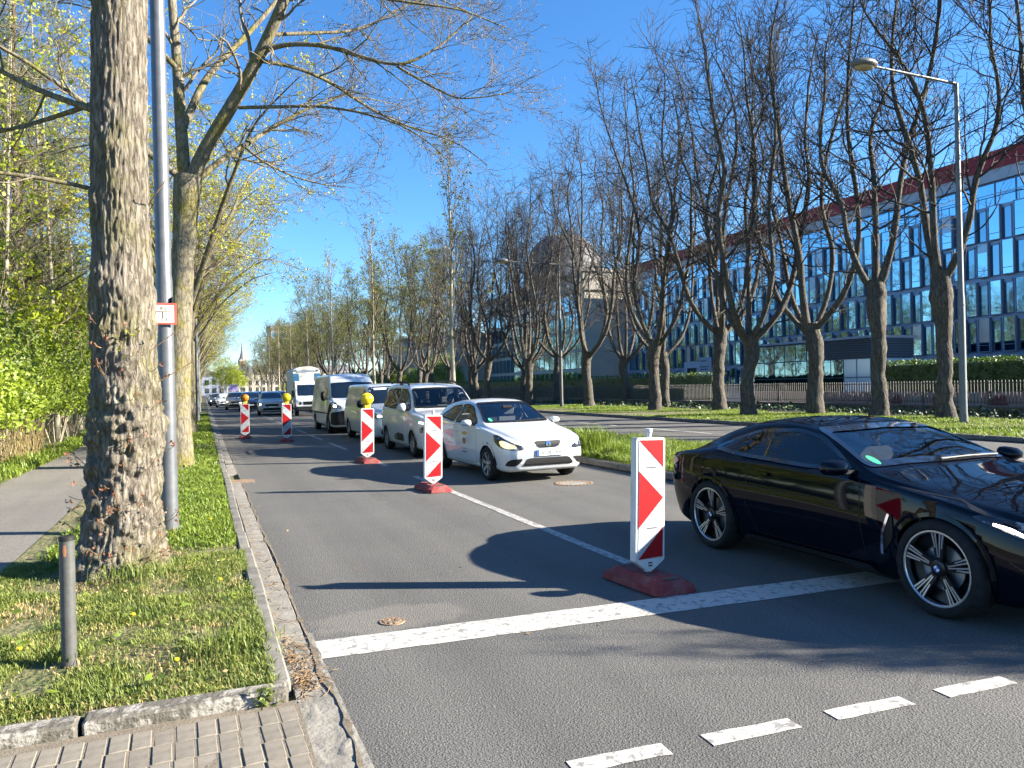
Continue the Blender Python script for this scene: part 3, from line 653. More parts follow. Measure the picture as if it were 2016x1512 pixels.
for k, (y, mi, w, h) in enumerate([(3.2, 2, .8, .5), (4.3, 0, .7, .6), (8.6, 0, .9, .6), (9.6, 1, .55, .75), (10.6, 1, .5, .75), (11.3, 0, .9, .55), (12.4, 1, .5, .7), (5.4, 1, .7, .5), (14.5, 2, 1.0, .4), (13.6, 0, .6, .6)]):
    pts = [(y + w / 2 * math.cos(a) * (1 + .2 * math.sin(3 * a + k)), .48 + h / 2 * math.sin(a) * (1 + .15 * math.cos(2 * a + k))) for a in [2 * math.pi * j / 16 for j in range(16)]]
    MB().prism(pts, 'x', -.006, -.001 - .0003 * k).build('spray_paint', gcol[mi], gw)
# cycle stands behind the fence
for k, (x, y) in enumerate([(35, 30.5), (35, 27.0), (35.5, 40), (34.5, 19.0)]):
    MB().tube([(0, .38 * math.cos(math.pi * j / 12), .9 + .38 * math.sin(math.pi * j / 12)) for j in range(13)] + [(0, -.38, .45), (0, -.38, .05)], .03, 7).build('cycle_stand', M['galv'], None, (x, y, .05), smooth=50)
    o_ = bpy.data.objects[[q.name for q in bpy.data.objects if q.name.startswith('cycle_stand')][-1]]
for q, w_ in zip(sorted([q for q in bpy.data.objects if q.name.startswith('cycle_stand')], key=lambda q: q.location.y), ('behind the burred lime trunk', 'right of the glass pavilion', 'in front of the glass pavilion', 'beyond the left end of the pavilion')):
    tag(q, 'bent steel cycle stand ' + w_, 'cycle stand', 'cycle stands in the forecourt')
o = empty('notice_board', (55, 74.8, 0), R(-75), 'white notice board with blue lines beside the office entrance', 'sign'); MB().box(-.9, .9, -.05, .05, .6, 4.4).build('panel', M['panel_light'], o)
for k, (w, z) in enumerate([(.9, 3.9), (1.2, 3.2), (1.1, 2.9), (1.2, 2.2), (.8, 1.9), (1.1, 1.2)]): MB().box(-.7, -.7 + w, -.062, -.052, z, z + .16).build('print_line', M['panel_dark'], o)
for sx in (-.7, .7): MB().box(sx - .05, sx + .05, 0, .08, 0, .6).build('post', M['galv'], o)
# ---------------------------------------------------------------- trees
TREES = {}
def make_tree(key, trunkparts, twigparts, leafparts, barkm, twigm, leafm):
    V, F = merge(trunkparts); tm = npmesh('trunk', V, F, smooth=True); tm.materials.append(barkm)
    V, F = merge(twigparts); mi = np.zeros(len(F), int)
    if leafparts:
        V2, F2 = merge(leafparts); F = np.concatenate([F, F2 + len(V)]); V = np.concatenate([V, V2]); mi = np.concatenate([mi, np.ones(len(F2), int)])
    cm = npmesh('crown', V, F, mi); cm.materials.append(twigm)
    if leafparts: cm.materials.append(leafm)
    TREES[key] = (tm, cm)

def plant(key, loc, rz, label, name='lime_tree', group=None, sc=1.0, cat='tree'):
    e = empty(name, loc, rz, label, cat, group); e.scale = (sc, sc, sc)
    link('trunk', TREES[key][0], None, e); link('crown', TREES[key][1], None, e)
    return e

def lime(key, seed, fork=4.0, r=.36, stems=5, top=20.5, leaf=0, dens=1.0, lump=.16, knob=0.0):
    rg = np.random.default_rng(seed)
    ln = [(0, 0, -.1), (.03, .0, .5), (.05, .04, 1.6), (rg.normal() * .1, rg.normal() * .1, 2.8), (rg.normal() * .12, rg.normal() * .12, fork)]
    tr = [trunk_mesh('t', ln, [r * 1.45, r * 1.08, r * .95, r * .98, r * 1.12 + knob * .1, r * 1.18], 20, lump, 2.9, seed, .07, 60)]
    # stems leave the pollard head, swing out and climb
    P = []; Rr = []; top_pt = np.array(ln[-1]); sp_ = rg.uniform(.0, .36, stems) * (.5 if knob else 1)
    for k in range(stems):
        az = 2 * math.pi * (k + rg.uniform(-.25, .25)) / stems; o = (rg.uniform(1.0, 2.3) if k else .4) * (.42 if knob else 1); h = top - fork - rg.uniform(0, 3.0)
        q = top_pt + np.array([math.cos(az), math.sin(az), 0]) * .12; ca, sa = math.cos(az), math.sin(az)
        ctl = [q + [0, 0, -.35], q + [ca * o * .45, sa * o * .45, .35], q + [ca * o * .85, sa * o * .85, 1.4], q + [ca * o * 1.1, sa * o * 1.1, 3.2]]
        z = 3.2
        while z < h:
            z += h / 7; l = ctl[-1]; ctl.append(np.array([l[0] + ca * sp_[k] + rg.normal() * .34, l[1] + sa * sp_[k] + rg.normal() * .34, q[2] + z]))
        P.append(resample(ctl, 26)); r0 = r * rg.uniform(.36, .54) * (1.15 if knob else 1); Rr.append(r0 * (1 - .82 * np.linspace(0, 1, 26) ** 1.1) * (1 + rg.uniform(-.1, .16, 26)))
    P = np.array(P); Rr = np.array(Rr)
    V, F = tubes(P, Rr, 9); V = V + (vnoise(V * 3, seed + 5)[:, None] - .5) * .05; tr.append((V, F))
    b2, r2 = sprout(rg, P, Rr, int(17 * dens), .20, .99, (32, 68), (1.8, 4.6), 10, .085, .17, .44, .022, .25, .45)
    tw = [tubes(b2, r2, 5)]
    b3, r3 = sprout(rg, b2, r2, 7, .10, 1.0, (25, 62), (.8, 2.1), 6, .08, .2, .58, .0145, .45, .3); tw.append(tubes(b3, r3, 3))
    b4, r4 = sprout(rg, b3, r3, 3, .2, 1.0, (25, 55), (.4, 1.0), 4, .07, .25, .75, .011, .65); tw.append(tubes(b4, r4, 3))
    d2, e2 = sprout(rg, P, Rr, 3, .05, .28, (40, 75), (1.2, 3.0), 8, .05, .2, .3, .012, .25); d3, e3 = sprout(rg, d2, e2, 6, .2, 1, (25, 60), (.5, 1.3), 5, .06, .25, .6, .008, .4); tw += [tubes(d2, e2, 4), tubes(d3, e3, 3)]
    lf = []
    if leaf:
        tips = np.concatenate([b4[:, -1], b3[:, -1], b4[:, 2]]); tips = tips[rg.random(len(tips)) < leaf]; lf = [leaves(rg, tips, 3, .10, .17)]
    make_tree(key, tr, tw, lf, M['bark_lime'], M['bark_twig'], M['leaf_far'])

def maple(key, seed, fork=4.6, r=.25, limbs=6, leaf=.0, lean=.35, leafm='blossom', spread=5.2, dens=1.0):
    rg = np.random.default_rng(seed)
    ln = [(0, 0, -.1), (0, 0, .5), (.02, .03, 1.8), (.05, 0, 3.2), (.06, .02, fork)]
    tr = [trunk_mesh('t', ln, [r * 1.35, r * 1.05, r * .95, r * .95, r * 1.05], 14, .08, 2.5, seed, .02)]
    P = []; Rr = []
    for k in range(limbs):
        az = 2 * math.pi * (k + rg.uniform(-.3, .3)) / limbs; ca, sa = math.cos(az), math.sin(az); o = spread * rg.uniform(.7, 1.1) * (1 + lean * ca); h = rg.uniform(4.5, 7.5)
        q = np.array(ln[-1]) + [0, 0, -rg.uniform(0, 1.2) if k else 0]
        ctl = [q, q + [ca * o * .15, sa * o * .15, h * .22], q + [ca * o * .4, sa * o * .4, h * .55], q + [ca * o * .7, sa * o * .7, h * .82], q + [ca * o, sa * o, h * rg.uniform(.85, 1.0)]]
        if k == 0: ctl = [q, q + [.1, .1, 2.5], q + [-.2, .3, 5], q + [.2, .2, 8.0]]
        ctl = [np.array(c) + rg.normal(size=3) * (.12 if i else 0) for i, c in enumerate(ctl)]
        P.append(resample(ctl, 20)); Rr.append(r * rg.uniform(.38, .55) * (1 - .88 * np.linspace(0, 1, 20)))
    P = np.array(P); Rr = np.array(Rr); tr.append(tubes(P, Rr, 8))
    b2, r2 = sprout(rg, P, Rr, int(11 * dens), .2, .98, (30, 60), (1.8, 4.2), 9, .05, .2, .45, .012, .2, .4); tw = [tubes(b2, r2, 5)]
    b3, r3 = sprout(rg, b2, r2, 8, .15, 1.0, (25, 60), (.8, 1.9), 6, .05, .25, .55, .008, .3, .3); tw.append(tubes(b3, r3, 3))
    b4, r4 = sprout(rg, b3, r3, 5, .15, 1.0, (30, 60), (.3, .8), 4, .06, .3, .7, .005, .4); tw.append(tubes(b4, r4, 3))
    lf = []
    if leaf:
        tips = np.concatenate([b4[:, -1], b3[:, -1]]); tips = tips[(rg.random(len(tips)) < leaf) & (vnoise(tips * .55, seed) > .35)]; lf = [leaves(rg, tips, 11, .05, .062, aspect=.8)]
    make_tree(key, tr, tw, lf, M['bark_maple'], M['bark_twig_maple'], M[leafm])

def sapling(key, seed, h=11.5, r=.11, leafd=.5):
    rg = np.random.default_rng(seed)
    ln = [(0, 0, -.1), (.03, 0, 1.5), (-.02, .05, 4), (.05, -.03, 7), (.0, .05, h)]; P = resample(ln, 24)[None]; Rr = (r * (1 - .9 * np.linspace(0, 1, 24)))[None]; Rr[0, 0] *= 1.4
    tr = [tubes(P, Rr, 10)]
    b2, r2 = sprout(rg, P, Rr, 34, .28, .98, (22, 48), (2.0, 4.2), 9, .16, .12, .5, .012, .2, .62); tw = [tubes(b2, r2, 4)]
    b3, r3 = sprout(rg, b2, r2, 7, .2, 1.0, (20, 50), (.5, 1.3), 5, .12, .2, .6, .007, .3, .3); tw.append(tubes(b3, r3, 3))
    tips = np.concatenate([b3[:, -1], b2[:, -1], b3[:, 3]]); tips = tips[rg.random(len(tips)) < leafd]
    make_tree(key, tr, tw, [leaves(rg, tips, 3, .07, .12)], M['bark_pale'], M['bark_twig_maple'], M['bud'])

def bare_tree(key, seed, h=11, r=.09, leaf=.3, leafm='leaf_spring', lsz=.11, lean=.4):
    """slim woodland tree, pale stem"""
    rg = np.random.default_rng(seed)
    dx, dy = rg.normal(size=2) * lean
    ln = [(0, 0, -.1), (dx * .2, dy * .1, h * .25), (dx * .5, dy * .5, h * .55), (dx, dy, h)]; P = resample(ln, 20)[None]; Rr = (r * (1 - .9 * np.linspace(0, 1, 20)))[None]
    tr = [tubes(P, Rr, 9)]
    b2, r2 = sprout(rg, P, Rr, 22, .22, .97, (30, 65), (1.5, 3.6), 8, .08, .2, .5, .010, .2, .4); tw = [tubes(b2, r2, 4)]
    b3, r3 = sprout(rg, b2, r2, 8, .15, 1.0, (25, 60), (.5, 1.5), 5, .06, .25, .6, .006, .3); tw.append(tubes(b3, r3, 3))
    b4, r4 = sprout(rg, b3, r3, 3, .2, 1.0, (25, 60), (.25, .6), 3, .05, .3, .7, .0045, .4); tw.append(tubes(b4, r4, 3))
    lf = []
    if leaf:
        tips = np.concatenate([b4[:, -1], b3[:, -1], b3[:, 2]]); tips = tips[(rg.random(len(tips)) < leaf) & (vnoise(tips * .8, seed) > .38)]; lf = [leaves(rg, tips, 5, .08, lsz, aspect=.75)]
    make_tree(key, tr, tw, lf, M['bark_pale'], M['bark_twig_maple'], M[leafm])

def pine(key, seed, h=17, r=.22):
    rg = np.random.default_rng(seed)
    P = resample([(0, 0, -.1), (.1, .1, h * .4), (-.1, .1, h * .75), (0, 0, h)], 24)[None]; Rr = (r * (1 - .85 * np.linspace(0, 1, 24)))[None]; tr = [tubes(P, Rr, 10)]
    b2, r2 = sprout(rg, P, Rr, 46, .25, .99, (60, 95), (2.2, 4.4), 9, .05, .12, .35, .016, .25, .55); tw = [tubes(b2, r2, 4)]
    b3, r3 = sprout(rg, b2, r2, 7, .3, 1.0, (30, 60), (.5, 1.2), 5, .08, .2, .6, .008, .4, .3); tw.append(tubes(b3, r3, 3))
    tips = np.concatenate([b3[:, 2], b3[:, 3], b3[:, 4], b2[:, -1]]); tips = tips[vnoise(tips * .6, seed) > .3]
    make_tree(key, tr, tw, [leaves(rg, tips, 16, .13, .2, aspect=.10)], M['bark_pine'], M['bark_twig'], M['needle'])

def shrub_mesh(key, seed, rx, ry, h, n, size, leafm, stems=10, hollow=.55):
    rg = np.random.default_rng(seed)
    u = nrm(rg.normal(size=(n, 3))); u[:, 2] = np.abs(u[:, 2]) * 1.15 - .12; rad = 1 - hollow * rg.random((n, 1)) ** 1.8
    bump = .78 + .44 * vnoise(u * 3.2 + 7, seed)[:, None]; C0 = u * rad * bump * [rx, ry, h * .62] + [0, 0, h * .40]; g_ = rg.integers(0, n // 14, n); C0 = np.where(rg.random((n, 1)) < .8, C0[g_] + rg.normal(size=(n, 3)) * .085, C0)
    C0 = C0[(C0[:, 2] > .04) & (vnoise(C0 * 1.5, seed + 3) > .3)]
    lf = [leaves(rg, C0, 1, .03, size, aspect=.62)]
    P = []
    for k in range(stems):
        a = rg.uniform(0, 2 * math.pi); e = np.array([math.cos(a) * rx * .75, math.sin(a) * ry * .75, h * rg.uniform(.75, 1.1)]); P.append(resample([(e[0] * .1, e[1] * .1, -.05), (e[0] * .45, e[1] * .45, h * .45), tuple(e)], 8))
    P = np.array(P); Rr = np.repeat((.022 * (1 - .8 * np.linspace(0, 1, 8)))[None], stems, 0)
    b2, r2 = sprout(rg, P, Rr, 8, .2, 1, (25, 60), (.5, 1.4), 5, .1, .2, .6, .005, .3); V, F = merge([tubes(P, Rr, 5), tubes(b2, r2, 3)])
    sm = npmesh('stems', V, F, smooth=True); sm.materials.append(M['bark_pale'])
    V, F = merge(lf); lm = npmesh('leaves', V, F); lm.materials.append(leafm); TREES[key] = (sm, lm)

def plant_shrub(key, loc, rz, label, name='shrub', sc=1.0, group=None, cat='shrub'):
    e = empty(name, loc, rz, label, cat, group); e.scale = (sc, sc, sc) if not hasattr(sc, '__len__') else sc
    link('stems', TREES[key][0], None, e); link('leaves', TREES[key][1], None, e); return e

# --- the big foreground trunk: furrowed bark, burls low down, red spring shoots
def big_trunk():
    rg = np.random.default_rng(11)
    e = empty('lime_tree', (-.70, 8.0, .04), 0, 'massive burred trunk in the foreground with red shoots at its foot', 'tree')
    line = [(-.03, 0, -.12), (-.02, 0, .3), (.0, 0, .8), (.02, 0, 1.5), (.01, 0, 2.6), (.02, 0, 4.0), (.05, 0, 5.5), (.08, 0, 8.0)]
    n, sides = 430, 168; P = resample(line, n)[None]; zz = P[0, :, 2]
    rad = np.interp(zz, [-.12, 0, .15, .35, .8, 1.2, 1.6, 2.0, 2.6, 3.4, 5, 8], [.50, .44, .375, .345, .325, .325, .30, .272, .255, .243, .235, .225])[None]
    V, F = tubes(P, rad, sides); c = np.repeat(P[0], sides, 0); d = V - c; z = V[:, 2]
    low = np.interp(z, [0, .4, 1.4, 1.9, 2.6, 3.2, 9], [.55, .7, .75, .36, .36, .10, .05])[:, None]
    b1 = vnoise(V * [3.6, 3.6, 3.0], 4)[:, None]; b2 = vnoise(V * 8.0, 5)[:, None]; b3 = vnoise(V * 19.0, 6)[:, None]; b4 = vnoise(V * 42.0, 12)[:, None]
    th = np.arctan2(d[:, 1], d[:, 0]); q = np.stack([np.cos(th) * 13, np.sin(th) * 13, z * 4.2], 1)
    q = q + (vnoise(np.stack([np.cos(th) * 3, np.sin(th) * 3, z * 5], 1), 9)[:, None] - .5) * 2.0
    fur = np.abs(vnoise(q * 1.25, 7) - .5)[:, None] * 2; fur = np.minimum(fur, .42) / .42
    k = 1 + low * ((b1 - .42) * .34 + (b2 - .5) * .30 + (b3 - .5) * .22 + (b4 - .5) * .10) + (1 - .55 * low) * ((fur - .7) * .075 + (b3 - .5) * .035)
    for (bz, ba, br, bh) in ((2.75, -2.3, .13, .18), (3.95, -1.9, .10, .15), (3.45, -2.6, .12, .16), (1.95, -1.3, .16, .12), (1.75, -.6, .18, .15), (2.2, -2.2, .14, .14), (1.45, -1.2, .22, .14)):
        da = np.angle(np.exp(1j * (th - ba))) * .33; k += (bh * np.exp(-((z - bz) ** 2 + da ** 2) / (2 * (br * .55) ** 2)))[:, None] * (.6 + .8 * b3)
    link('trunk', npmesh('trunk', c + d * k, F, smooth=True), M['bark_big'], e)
    # a few limbs above the frame and to the left
    L = [resample([(-.15, 0, 3.55), (-.6, -.1, 3.62), (-1.6, -.2, 3.62), (-2.6, -.2, 3.6)], 12), resample([(-.2, 0, 4.3), (-.7, .2, 4.5), (-1.3, .5, 4.9), (-2.0, .9, 5.0)], 12), resample([(-.25, 0, 5.4), (-1, 0, 6.2), (-2.2, -.2, 6.6), (-3.6, -.2, 7.6)], 12), resample([(-.2, 0, 6.5), (.8, .3, 7.5), (2.0, .8, 8.4), (3.4, 1.0, 8.8)], 12),
         resample([(-.25, 0, 7.5), (-.3, 0, 9), (-.2, .1, 11), (0, .2, 13)], 12), resample([(-.2, 0, 4.35), (-.8, .5, 4.25), (-1.5, .9, 4.15), (-2.4, 1.4, 4.3)], 12)]
    P = np.array(L); Rr = np.array([[a * (1 - .8 * t) for t in np.linspace(0, 1, 12)] for a in (.022, .032, .05, .09, .2, .026)])
    b2_, r2_ = sprout(rg, P, Rr, 7, .2, 1, (30, 65), (.8, 2.0), 7, .08, .2, .5, .008, .3); b3_, r3_ = sprout(rg, b2_, r2_, 5, .2, 1, (30, 60), (.3, .8), 4, .06, .25, .6, .004, .4)
    V, F = merge([tubes(P, Rr, 8), tubes(b2_, r2_, 4), tubes(b3_, r3_, 3)]); link('limbs', npmesh('limbs', V, F, smooth=True), M['bark_maple'], e)
    # epicormic shoots
    S = []; A = []
    for kk in range(60):
        z0 = rg.choice([rg.uniform(.05, 1.3), rg.uniform(1.3, 2.4)], p=[.75, .25]); a = rg.uniform(-3.5, -.2); rr_ = np.interp(z0, [0, .4, 1.2, 2.4], [.46, .40, .38, .32]) * 1.02
        p = np.array([rr_ * math.cos(a), rr_ * math.sin(a), z0]); o = np.array([math.cos(a), math.sin(a), rg.uniform(.1, .9)]); l = rg.uniform(.03, .12)
        S.append(resample([p - o * .04, p + o * l * .5, p + o * l + [0, 0, .03]], 4)); A.append(p + o * l)
    S = np.array(S); tag(link('shoots', npmesh('shoots', *tubes(S, np.full(S.shape[:2], .0035), 3)), M['leaf_dead'], e), kind='stuff')
    V, F = leaves(rg, np.array(A), 5, .02, .034); link('shoot_leaves', npmesh('shoot_leaves', V, F), M['leaf_red'], e)
    A2 = [np.array([.33 * math.cos(a), .33 * math.sin(a), z0]) for z0, a in ((2.02, -1.25), (2.04, -1.1), (2.0, -.75), (2.06, -1.4), (2.75, -2.5), (1.9, -1.5))]
    V, F = leaves(rg, np.array(A2) * 1.08, 6, .025, .045); link('shoot_leaves', npmesh('shoot_leaves', V, F), M['bud'], e)
    b = MB(); b.tube([(.26, -.12, 3.42), (.34, -.3, 3.5), (.42, -.35, 3.6)], .006, 5); b.tube([(.25, -.15, 2.05), (.5, -.2, 2.25)], .004, 4); b.tube([(.3, -.15, 1.75), (.62, -.2, 1.95)], .004, 4); tag(b.build('shoots', M['leaf_dead'], e), kind='stuff')

# --- the forked maple behind the steel pole, limbs as they grow
def forked_maple():
    rg = np.random.default_rng(21); O = np.array([-.54, 18.6, .045])
    e = empty('maple_tree', tuple(O), 0, 'leafless maple with a tall fork spreading over the closed lane', 'tree')
    TL = [(-.54, 18.6, -.1), (-.54, 18.6, .4), (-.54, 18.6, 1.38), (-.49, 18.6, 2.52), (-.43, 18.6, 3.66), (-.36, 18.6, 4.8), (-.28, 18.6, 5.71), (-.22, 18.6, 6.55)]
    V, F = trunk_mesh('t', np.array(TL) - O, [.36, .285, .262, .255, .25, .245, .25, .30], 20, .07, 2.2, 3, .02, 60); parts = [(V, F)]
    LIM = {'A': ([(-.2, 18.6, 6.35), (.11, 18.4, 7.06), (.6, 18.1, 7.87), (1.08, 17.8, 8.67), (1.41, 17.6, 9.31), (1.62, 17.4, 9.76), (1.82, 17.2, 10.2), (2.03, 17, 10.8), (2.32, 16.6, 11.62)], .165, .10),
           'B': ([(-.28, 18.6, 6.35), (-.33, 18.6, 7.42), (-.37, 18.7, 8.48), (-.41, 18.8, 9.55), (-.48, 19, 10.67), (-.55, 19.2, 11.93)], .15, .08),
           'C': ([(-.28, 18.6, 7.66), (.09, 18.8, 8.69), (.49, 19.2, 9.43), (1.04, 19.6, 10.22), (1.74, 20, 11.26), (2.15, 20.3, 11.99)], .09, .05),
           'D': ([(1.38, 17.6, 9.19), (1.82, 17.4, 9.34), (2.64, 17, 9.26), (3.47, 16.7, 8.95), (4.08, 16.4, 8.75), (4.28, 16.3, 8.76), (5.07, 16.2, 9.26), (5.81, 16.2, 10.05)], .058, .016),
           'J': ([(4.08, 16.4, 8.75), (4.82, 16.2, 8.32), (5.33, 16, 8.03), (5.98, 15.8, 8.09), (6.55, 15.7, 8.24)], .03, .01),
           'E': ([(1.35, 17.6, 8.97), (2.09, 17.9, 9.07), (2.93, 18.2, 8.95), (3.8, 18.4, 8.52), (4.69, 18.5, 8.21), (5.5, 18.6, 8.11), (6.31, 18.6, 7.9), (6.99, 18.6, 7.43)], .05, .012),
           'F': ([(.87, 18, 8.02), (1.59, 17.6, 7.98), (2.43, 17.3, 8), (3.28, 17, 7.88), (4.26, 16.8, 7.62), (5.02, 16.6, 7.11), (5.34, 16.5, 6.71)], .042, .010),
           'G': ([(1.51, 17.5, 9.53), (2.31, 17.8, 9.81), (3.41, 18.1, 10.15), (4.07, 18.3, 10.55), (4.89, 18.5, 11.21), (5.58, 18.6, 11.63)], .045, .014),
           'K': ([(1.82, 17.2, 10.2), (2.9, 17, 10.5), (4.2, 16.6, 10.3), (5.6, 16.3, 10.2), (6.6, 16.2, 9.9)], .05, .012),
           'L': ([(2.0, 17.0, 10.7), (3.2, 17.3, 11.3), (4.8, 17.6, 11.2), (6.4, 17.6, 10.8)], .05, .012),
           'H': ([(-.06, 18.6, 6.45), (.44, 18.9, 7.03), (1.02, 19.3, 7.56), (1.66, 19.8, 8.19), (2.58, 20.2, 8.93), (3.98, 20.6, 9.71)], .085, .02),
           'I': ([(1.02, 19.3, 7.56), (1.48, 19.3, 7.21), (2.08, 19.4, 6.98), (2.7, 19.5, 6.86), (3.47, 19.6, 6.82)], .035, .01),
           'N': ([(-.25, 18.6, 6.4), (-1.0, 18.2, 6.9), (-2.0, 17.8, 7.6), (-3.2, 17.6, 8.4), (-4.6, 17.4, 9.0)], .08, .02),
           'O': ([(-.4, 18.7, 9.0), (-1.3, 18.4, 9.8), (-2.4, 18.2, 10.4), (-3.8, 18.1, 11)], .07, .02)}
    P = np.array([resample(np.array(v[0]) - O, 22) for v in LIM.values()]); Rr = np.array([np.interp(np.linspace(0, 1, 22), [0, 1], v[1:]) for v in LIM.values()]); parts.append(tubes(P, Rr, 10))
    V, F = merge(parts); link('trunk', npmesh('trunk', V, F, smooth=True), M['bark_maple'], e)
    fine = P[3:]; fr = Rr[3:]
    b2, r2 = sprout(rg, fine, fr, 13, .18, 1, (25, 55), (.8, 2.3), 8, -.01, .16, .5, .007, .3, .35); b3, r3 = sprout(rg, b2, r2, 8, .15, 1, (25, 60), (.35, .95), 5, .06, .22, .6, .0055, .4); b4, r4 = sprout(rg, b3, r3, 4, .25, 1, (30, 60), (.12, .32), 3, .1, .25, .8, .0048, .6)
    c2, q2 = sprout(rg, P[:3], Rr[:3], 8, .35, 1, (35, 60), (1, 2.4), 8, .03, .2, .35, .01, .3); c3, q3 = sprout(rg, c2, q2, 7, .2, 1, (30, 60), (.4, 1), 5, .05, .25, .6, .005, .4)
    V, F = merge([tubes(b2, r2, 5), tubes(b3, r3, 3), tubes(b4, r4, 3), tubes(c2, q2, 4), tubes(c3, q3, 3)]); mi = np.zeros(len(F), int)
    tips = b4[:, -1]; V2, F2 = leaves(rg, tips[rg.random(len(tips)) < .5], 1, .01, .045); mi = np.r_[mi, np.ones(len(F2), int)]; F = np.concatenate([F, F2 + len(V)]); V = np.concatenate([V, V2])
    cm = npmesh('crown', V, F, mi); cm.materials.append(M['bark_twig_maple']); cm.materials.append(M['leaf_dead']); link('crown', cm, None, e)
    # pruning scar
    MB().lathe([(.0, .0), (.03, .0), (.03, .02), (.055, .025), (.075, .0), (.08, -.02)], 14, 'y').build('pruning_scar', M['bark_pale'], e, (.24, -.20, 5.0), (0, 0, R(35)))
ORD = 'first second third fourth fifth sixth seventh eighth ninth tenth eleventh twelfth thirteenth fourteenth'.split()
big_trunk(); forked_maple()

# --- rows
for k, (sd, fk, st, kn) in enumerate(((1, 3.9, 5, 0), (2, 4.3, 6, 0), (3, 3.7, 5, 0), (4, 5.4, 3, 1.0))): lime('lime%d' % k, sd, fk, .30 if k < 3 else .25, st, 18.3, 0, 1.0 if k < 3 else 1.2, .13 + .10 * kn, kn)
lime('limeleaf', 7, 4.0, .30, 5, 18.5, 1.0, .85)
for k in range(2): maple('maple%d' % k, 31 + k, 4.4 + .4 * k, .22, 7, .55 + .1 * k, dens=.9)
sapling('sapling0', 51); sapling('sapling1', 52, 11)
GR = 'lime trees on the far verge'
rows = [  # key, x, y, rz, scale, label
 ('lime0', 22.8, 35.6, .4, 1.0, 'pollarded lime tree with the thickest cluster of stems opposite the white hatchback'),
 ('lime1', 24.9, 32.7, 2.1, 1.0, 'lime tree with a pruning scar standing behind its thicker neighbour on the verge'),
 ('lime2', 22.4, 27.4, 1.0, .98, 'lime tree leaning its stems right above the first beacon'),
 ('lime0', 24.8, 25.9, 3.6, 1.02, 'three-stemmed lime tree in front of the glass pavilion'),
 ('lime3', 24.6, 22.3, .8, 1.0, 'knobbly lime trunk in front of the clipped hedge'),
 ('lime3', 24.9, 19.7, 3.3, 1.0, 'burred lime trunk beside the tall street lamp'),
 ('lime1', 24.2, 13.2, .5, 1.0, 'lime tree at the picture edge whose boughs reach in past the street lamp'),
 ('lime2', 24.2, 45.9, 2.6, 1.0, 'slender sunlit lime tree next to the distant lamp post')]
for (k, x, y, rz, s, lb) in rows: plant(k, (x, y, .08), rz, lb, group=GR, sc=s)
rg0 = random.Random(77)
for i, (x, y) in enumerate([(26, 39.5), (27.3, 57.5), (25.5, 60.5), (22.9, 53), (28.5, 66), (24.3, 69), (26.5, 77), (22.8, 62), (29, 49), (23.2, 83), (27.5, 88)]):
    plant('lime%d' % (i % 3), (x, y, .08), rg0.uniform(0, 6), 'dark leafless lime tree in the crowded row, %s along from the slender lime' % ORD[i], group='dark lime trees in the crowded row', sc=rg0.uniform(.82, .95))
for i in range(26):
    y = 94 + i * 9 + rg0.uniform(-2, 2); x = (23.5, 27.5, 31)[i % 3] + rg0.uniform(-1, 1)
    plant('limeleaf', (x, y, .08), rg0.uniform(0, 6), 'budding tree in the far part of the avenue', group='budding trees far along the avenue', sc=rg0.uniform(.95, 1.2))
for i, y in enumerate((29.4, 44.6, 60, 75, 90, 105, 121, 138, 156)):
    plant('sapling%d' % (i % 2), (9.35, y, .1), i * 1.3, ('slim young tree with pale trunk on the median behind the people carrier' if i == 0 else 'second slim young tree on the median behind the high-roof van' if i == 1 else 'slim young tree on the median, %s in the line' % ORD[i]), 'young_tree', 'young trees on the median', sc=1.0 if i < 4 else .95)
for i, y in enumerate((25.2, 33.2, 41.5, 50, 59, 68, 78, 88, 99, 111, 124, 138, 153, 170)):
    plant('maple%d' % (i % 2), (-.62 + .1 * math.sin(i * 2.0), y, .045), i * 2.2, ('yellow-flowering maple next behind the forked maple' if i == 0 else 'yellow-flowering maple, %s behind the forked maple along the left verge' % ORD[i]), 'maple_tree', 'flowering maples along the verge', sc=1.0 if i < 8 else .95)

# --- woodland edge on the left
for k, (rx, ry, h, n, sz, lm) in enumerate(((1.5, 1.6, 2.6, 12000, .075, 'leaf_bush'), (1.7, 1.5, 3.4, 12000, .08, 'leaf_bush2'), (1.3, 1.6, 3.0, 11000, .07, 'leaf_bush'), (2.2, 2.2, 5.0, 12000, .11, 'leaf_spring'))): shrub_mesh('shrub%d' % k, 60 + k, rx, ry, h, n, sz, M[lm])
for k in range(3): bare_tree('bare%d' % k, 80 + k, 10 + 2 * k, .085 + .015 * k, (.35, .12, .25)[k], ('leaf_spring', 'bud', 'leaf_spring')[k])
pine('pine', 90)
sh = [('shrub0', -4.9, 17.6, 'bright green shrub at the very left above the path edge', 1.15), ('shrub1', -5.2, 20.6, 'darker leafy shrub behind the dry grass', 1.2), ('shrub2', -4.9, 23.6, 'bushy green shrub leaning over the footpath', 1.1),
      ('shrub0', -4.9, 27.0, 'yellow-green shrub beside the foreground trunk', 1.25), ('shrub1', -4.8, 30.5, 'shrub in the hedge line right behind the foreground trunk', 1.2), ('shrub2', -4.9, 34.5, 'last shrub before the forked maple in the hedge line', 1.2)]
for i, (k, x, y, lb, s_) in enumerate(sh): plant_shrub(k, (x, y, .05), i * 1.7, lb, sc=s_, group='shrubs along the footpath')
for i in range(30):
    x = -7.0 - 2.2 * (i % 5) + rg0.uniform(-.8, .8); y = 20 + i * 1.6 + rg0.uniform(-1, 1)
    plant_shrub('shrub%d' % ((3, 1, 3, 0, 2)[i % 5]), (x, y, .05), rg0.uniform(0, 6), 'leafy understorey shrub deep in the woodland edge', group='understorey shrubs in the woodland', sc=rg0.uniform(1.15, 1.6))
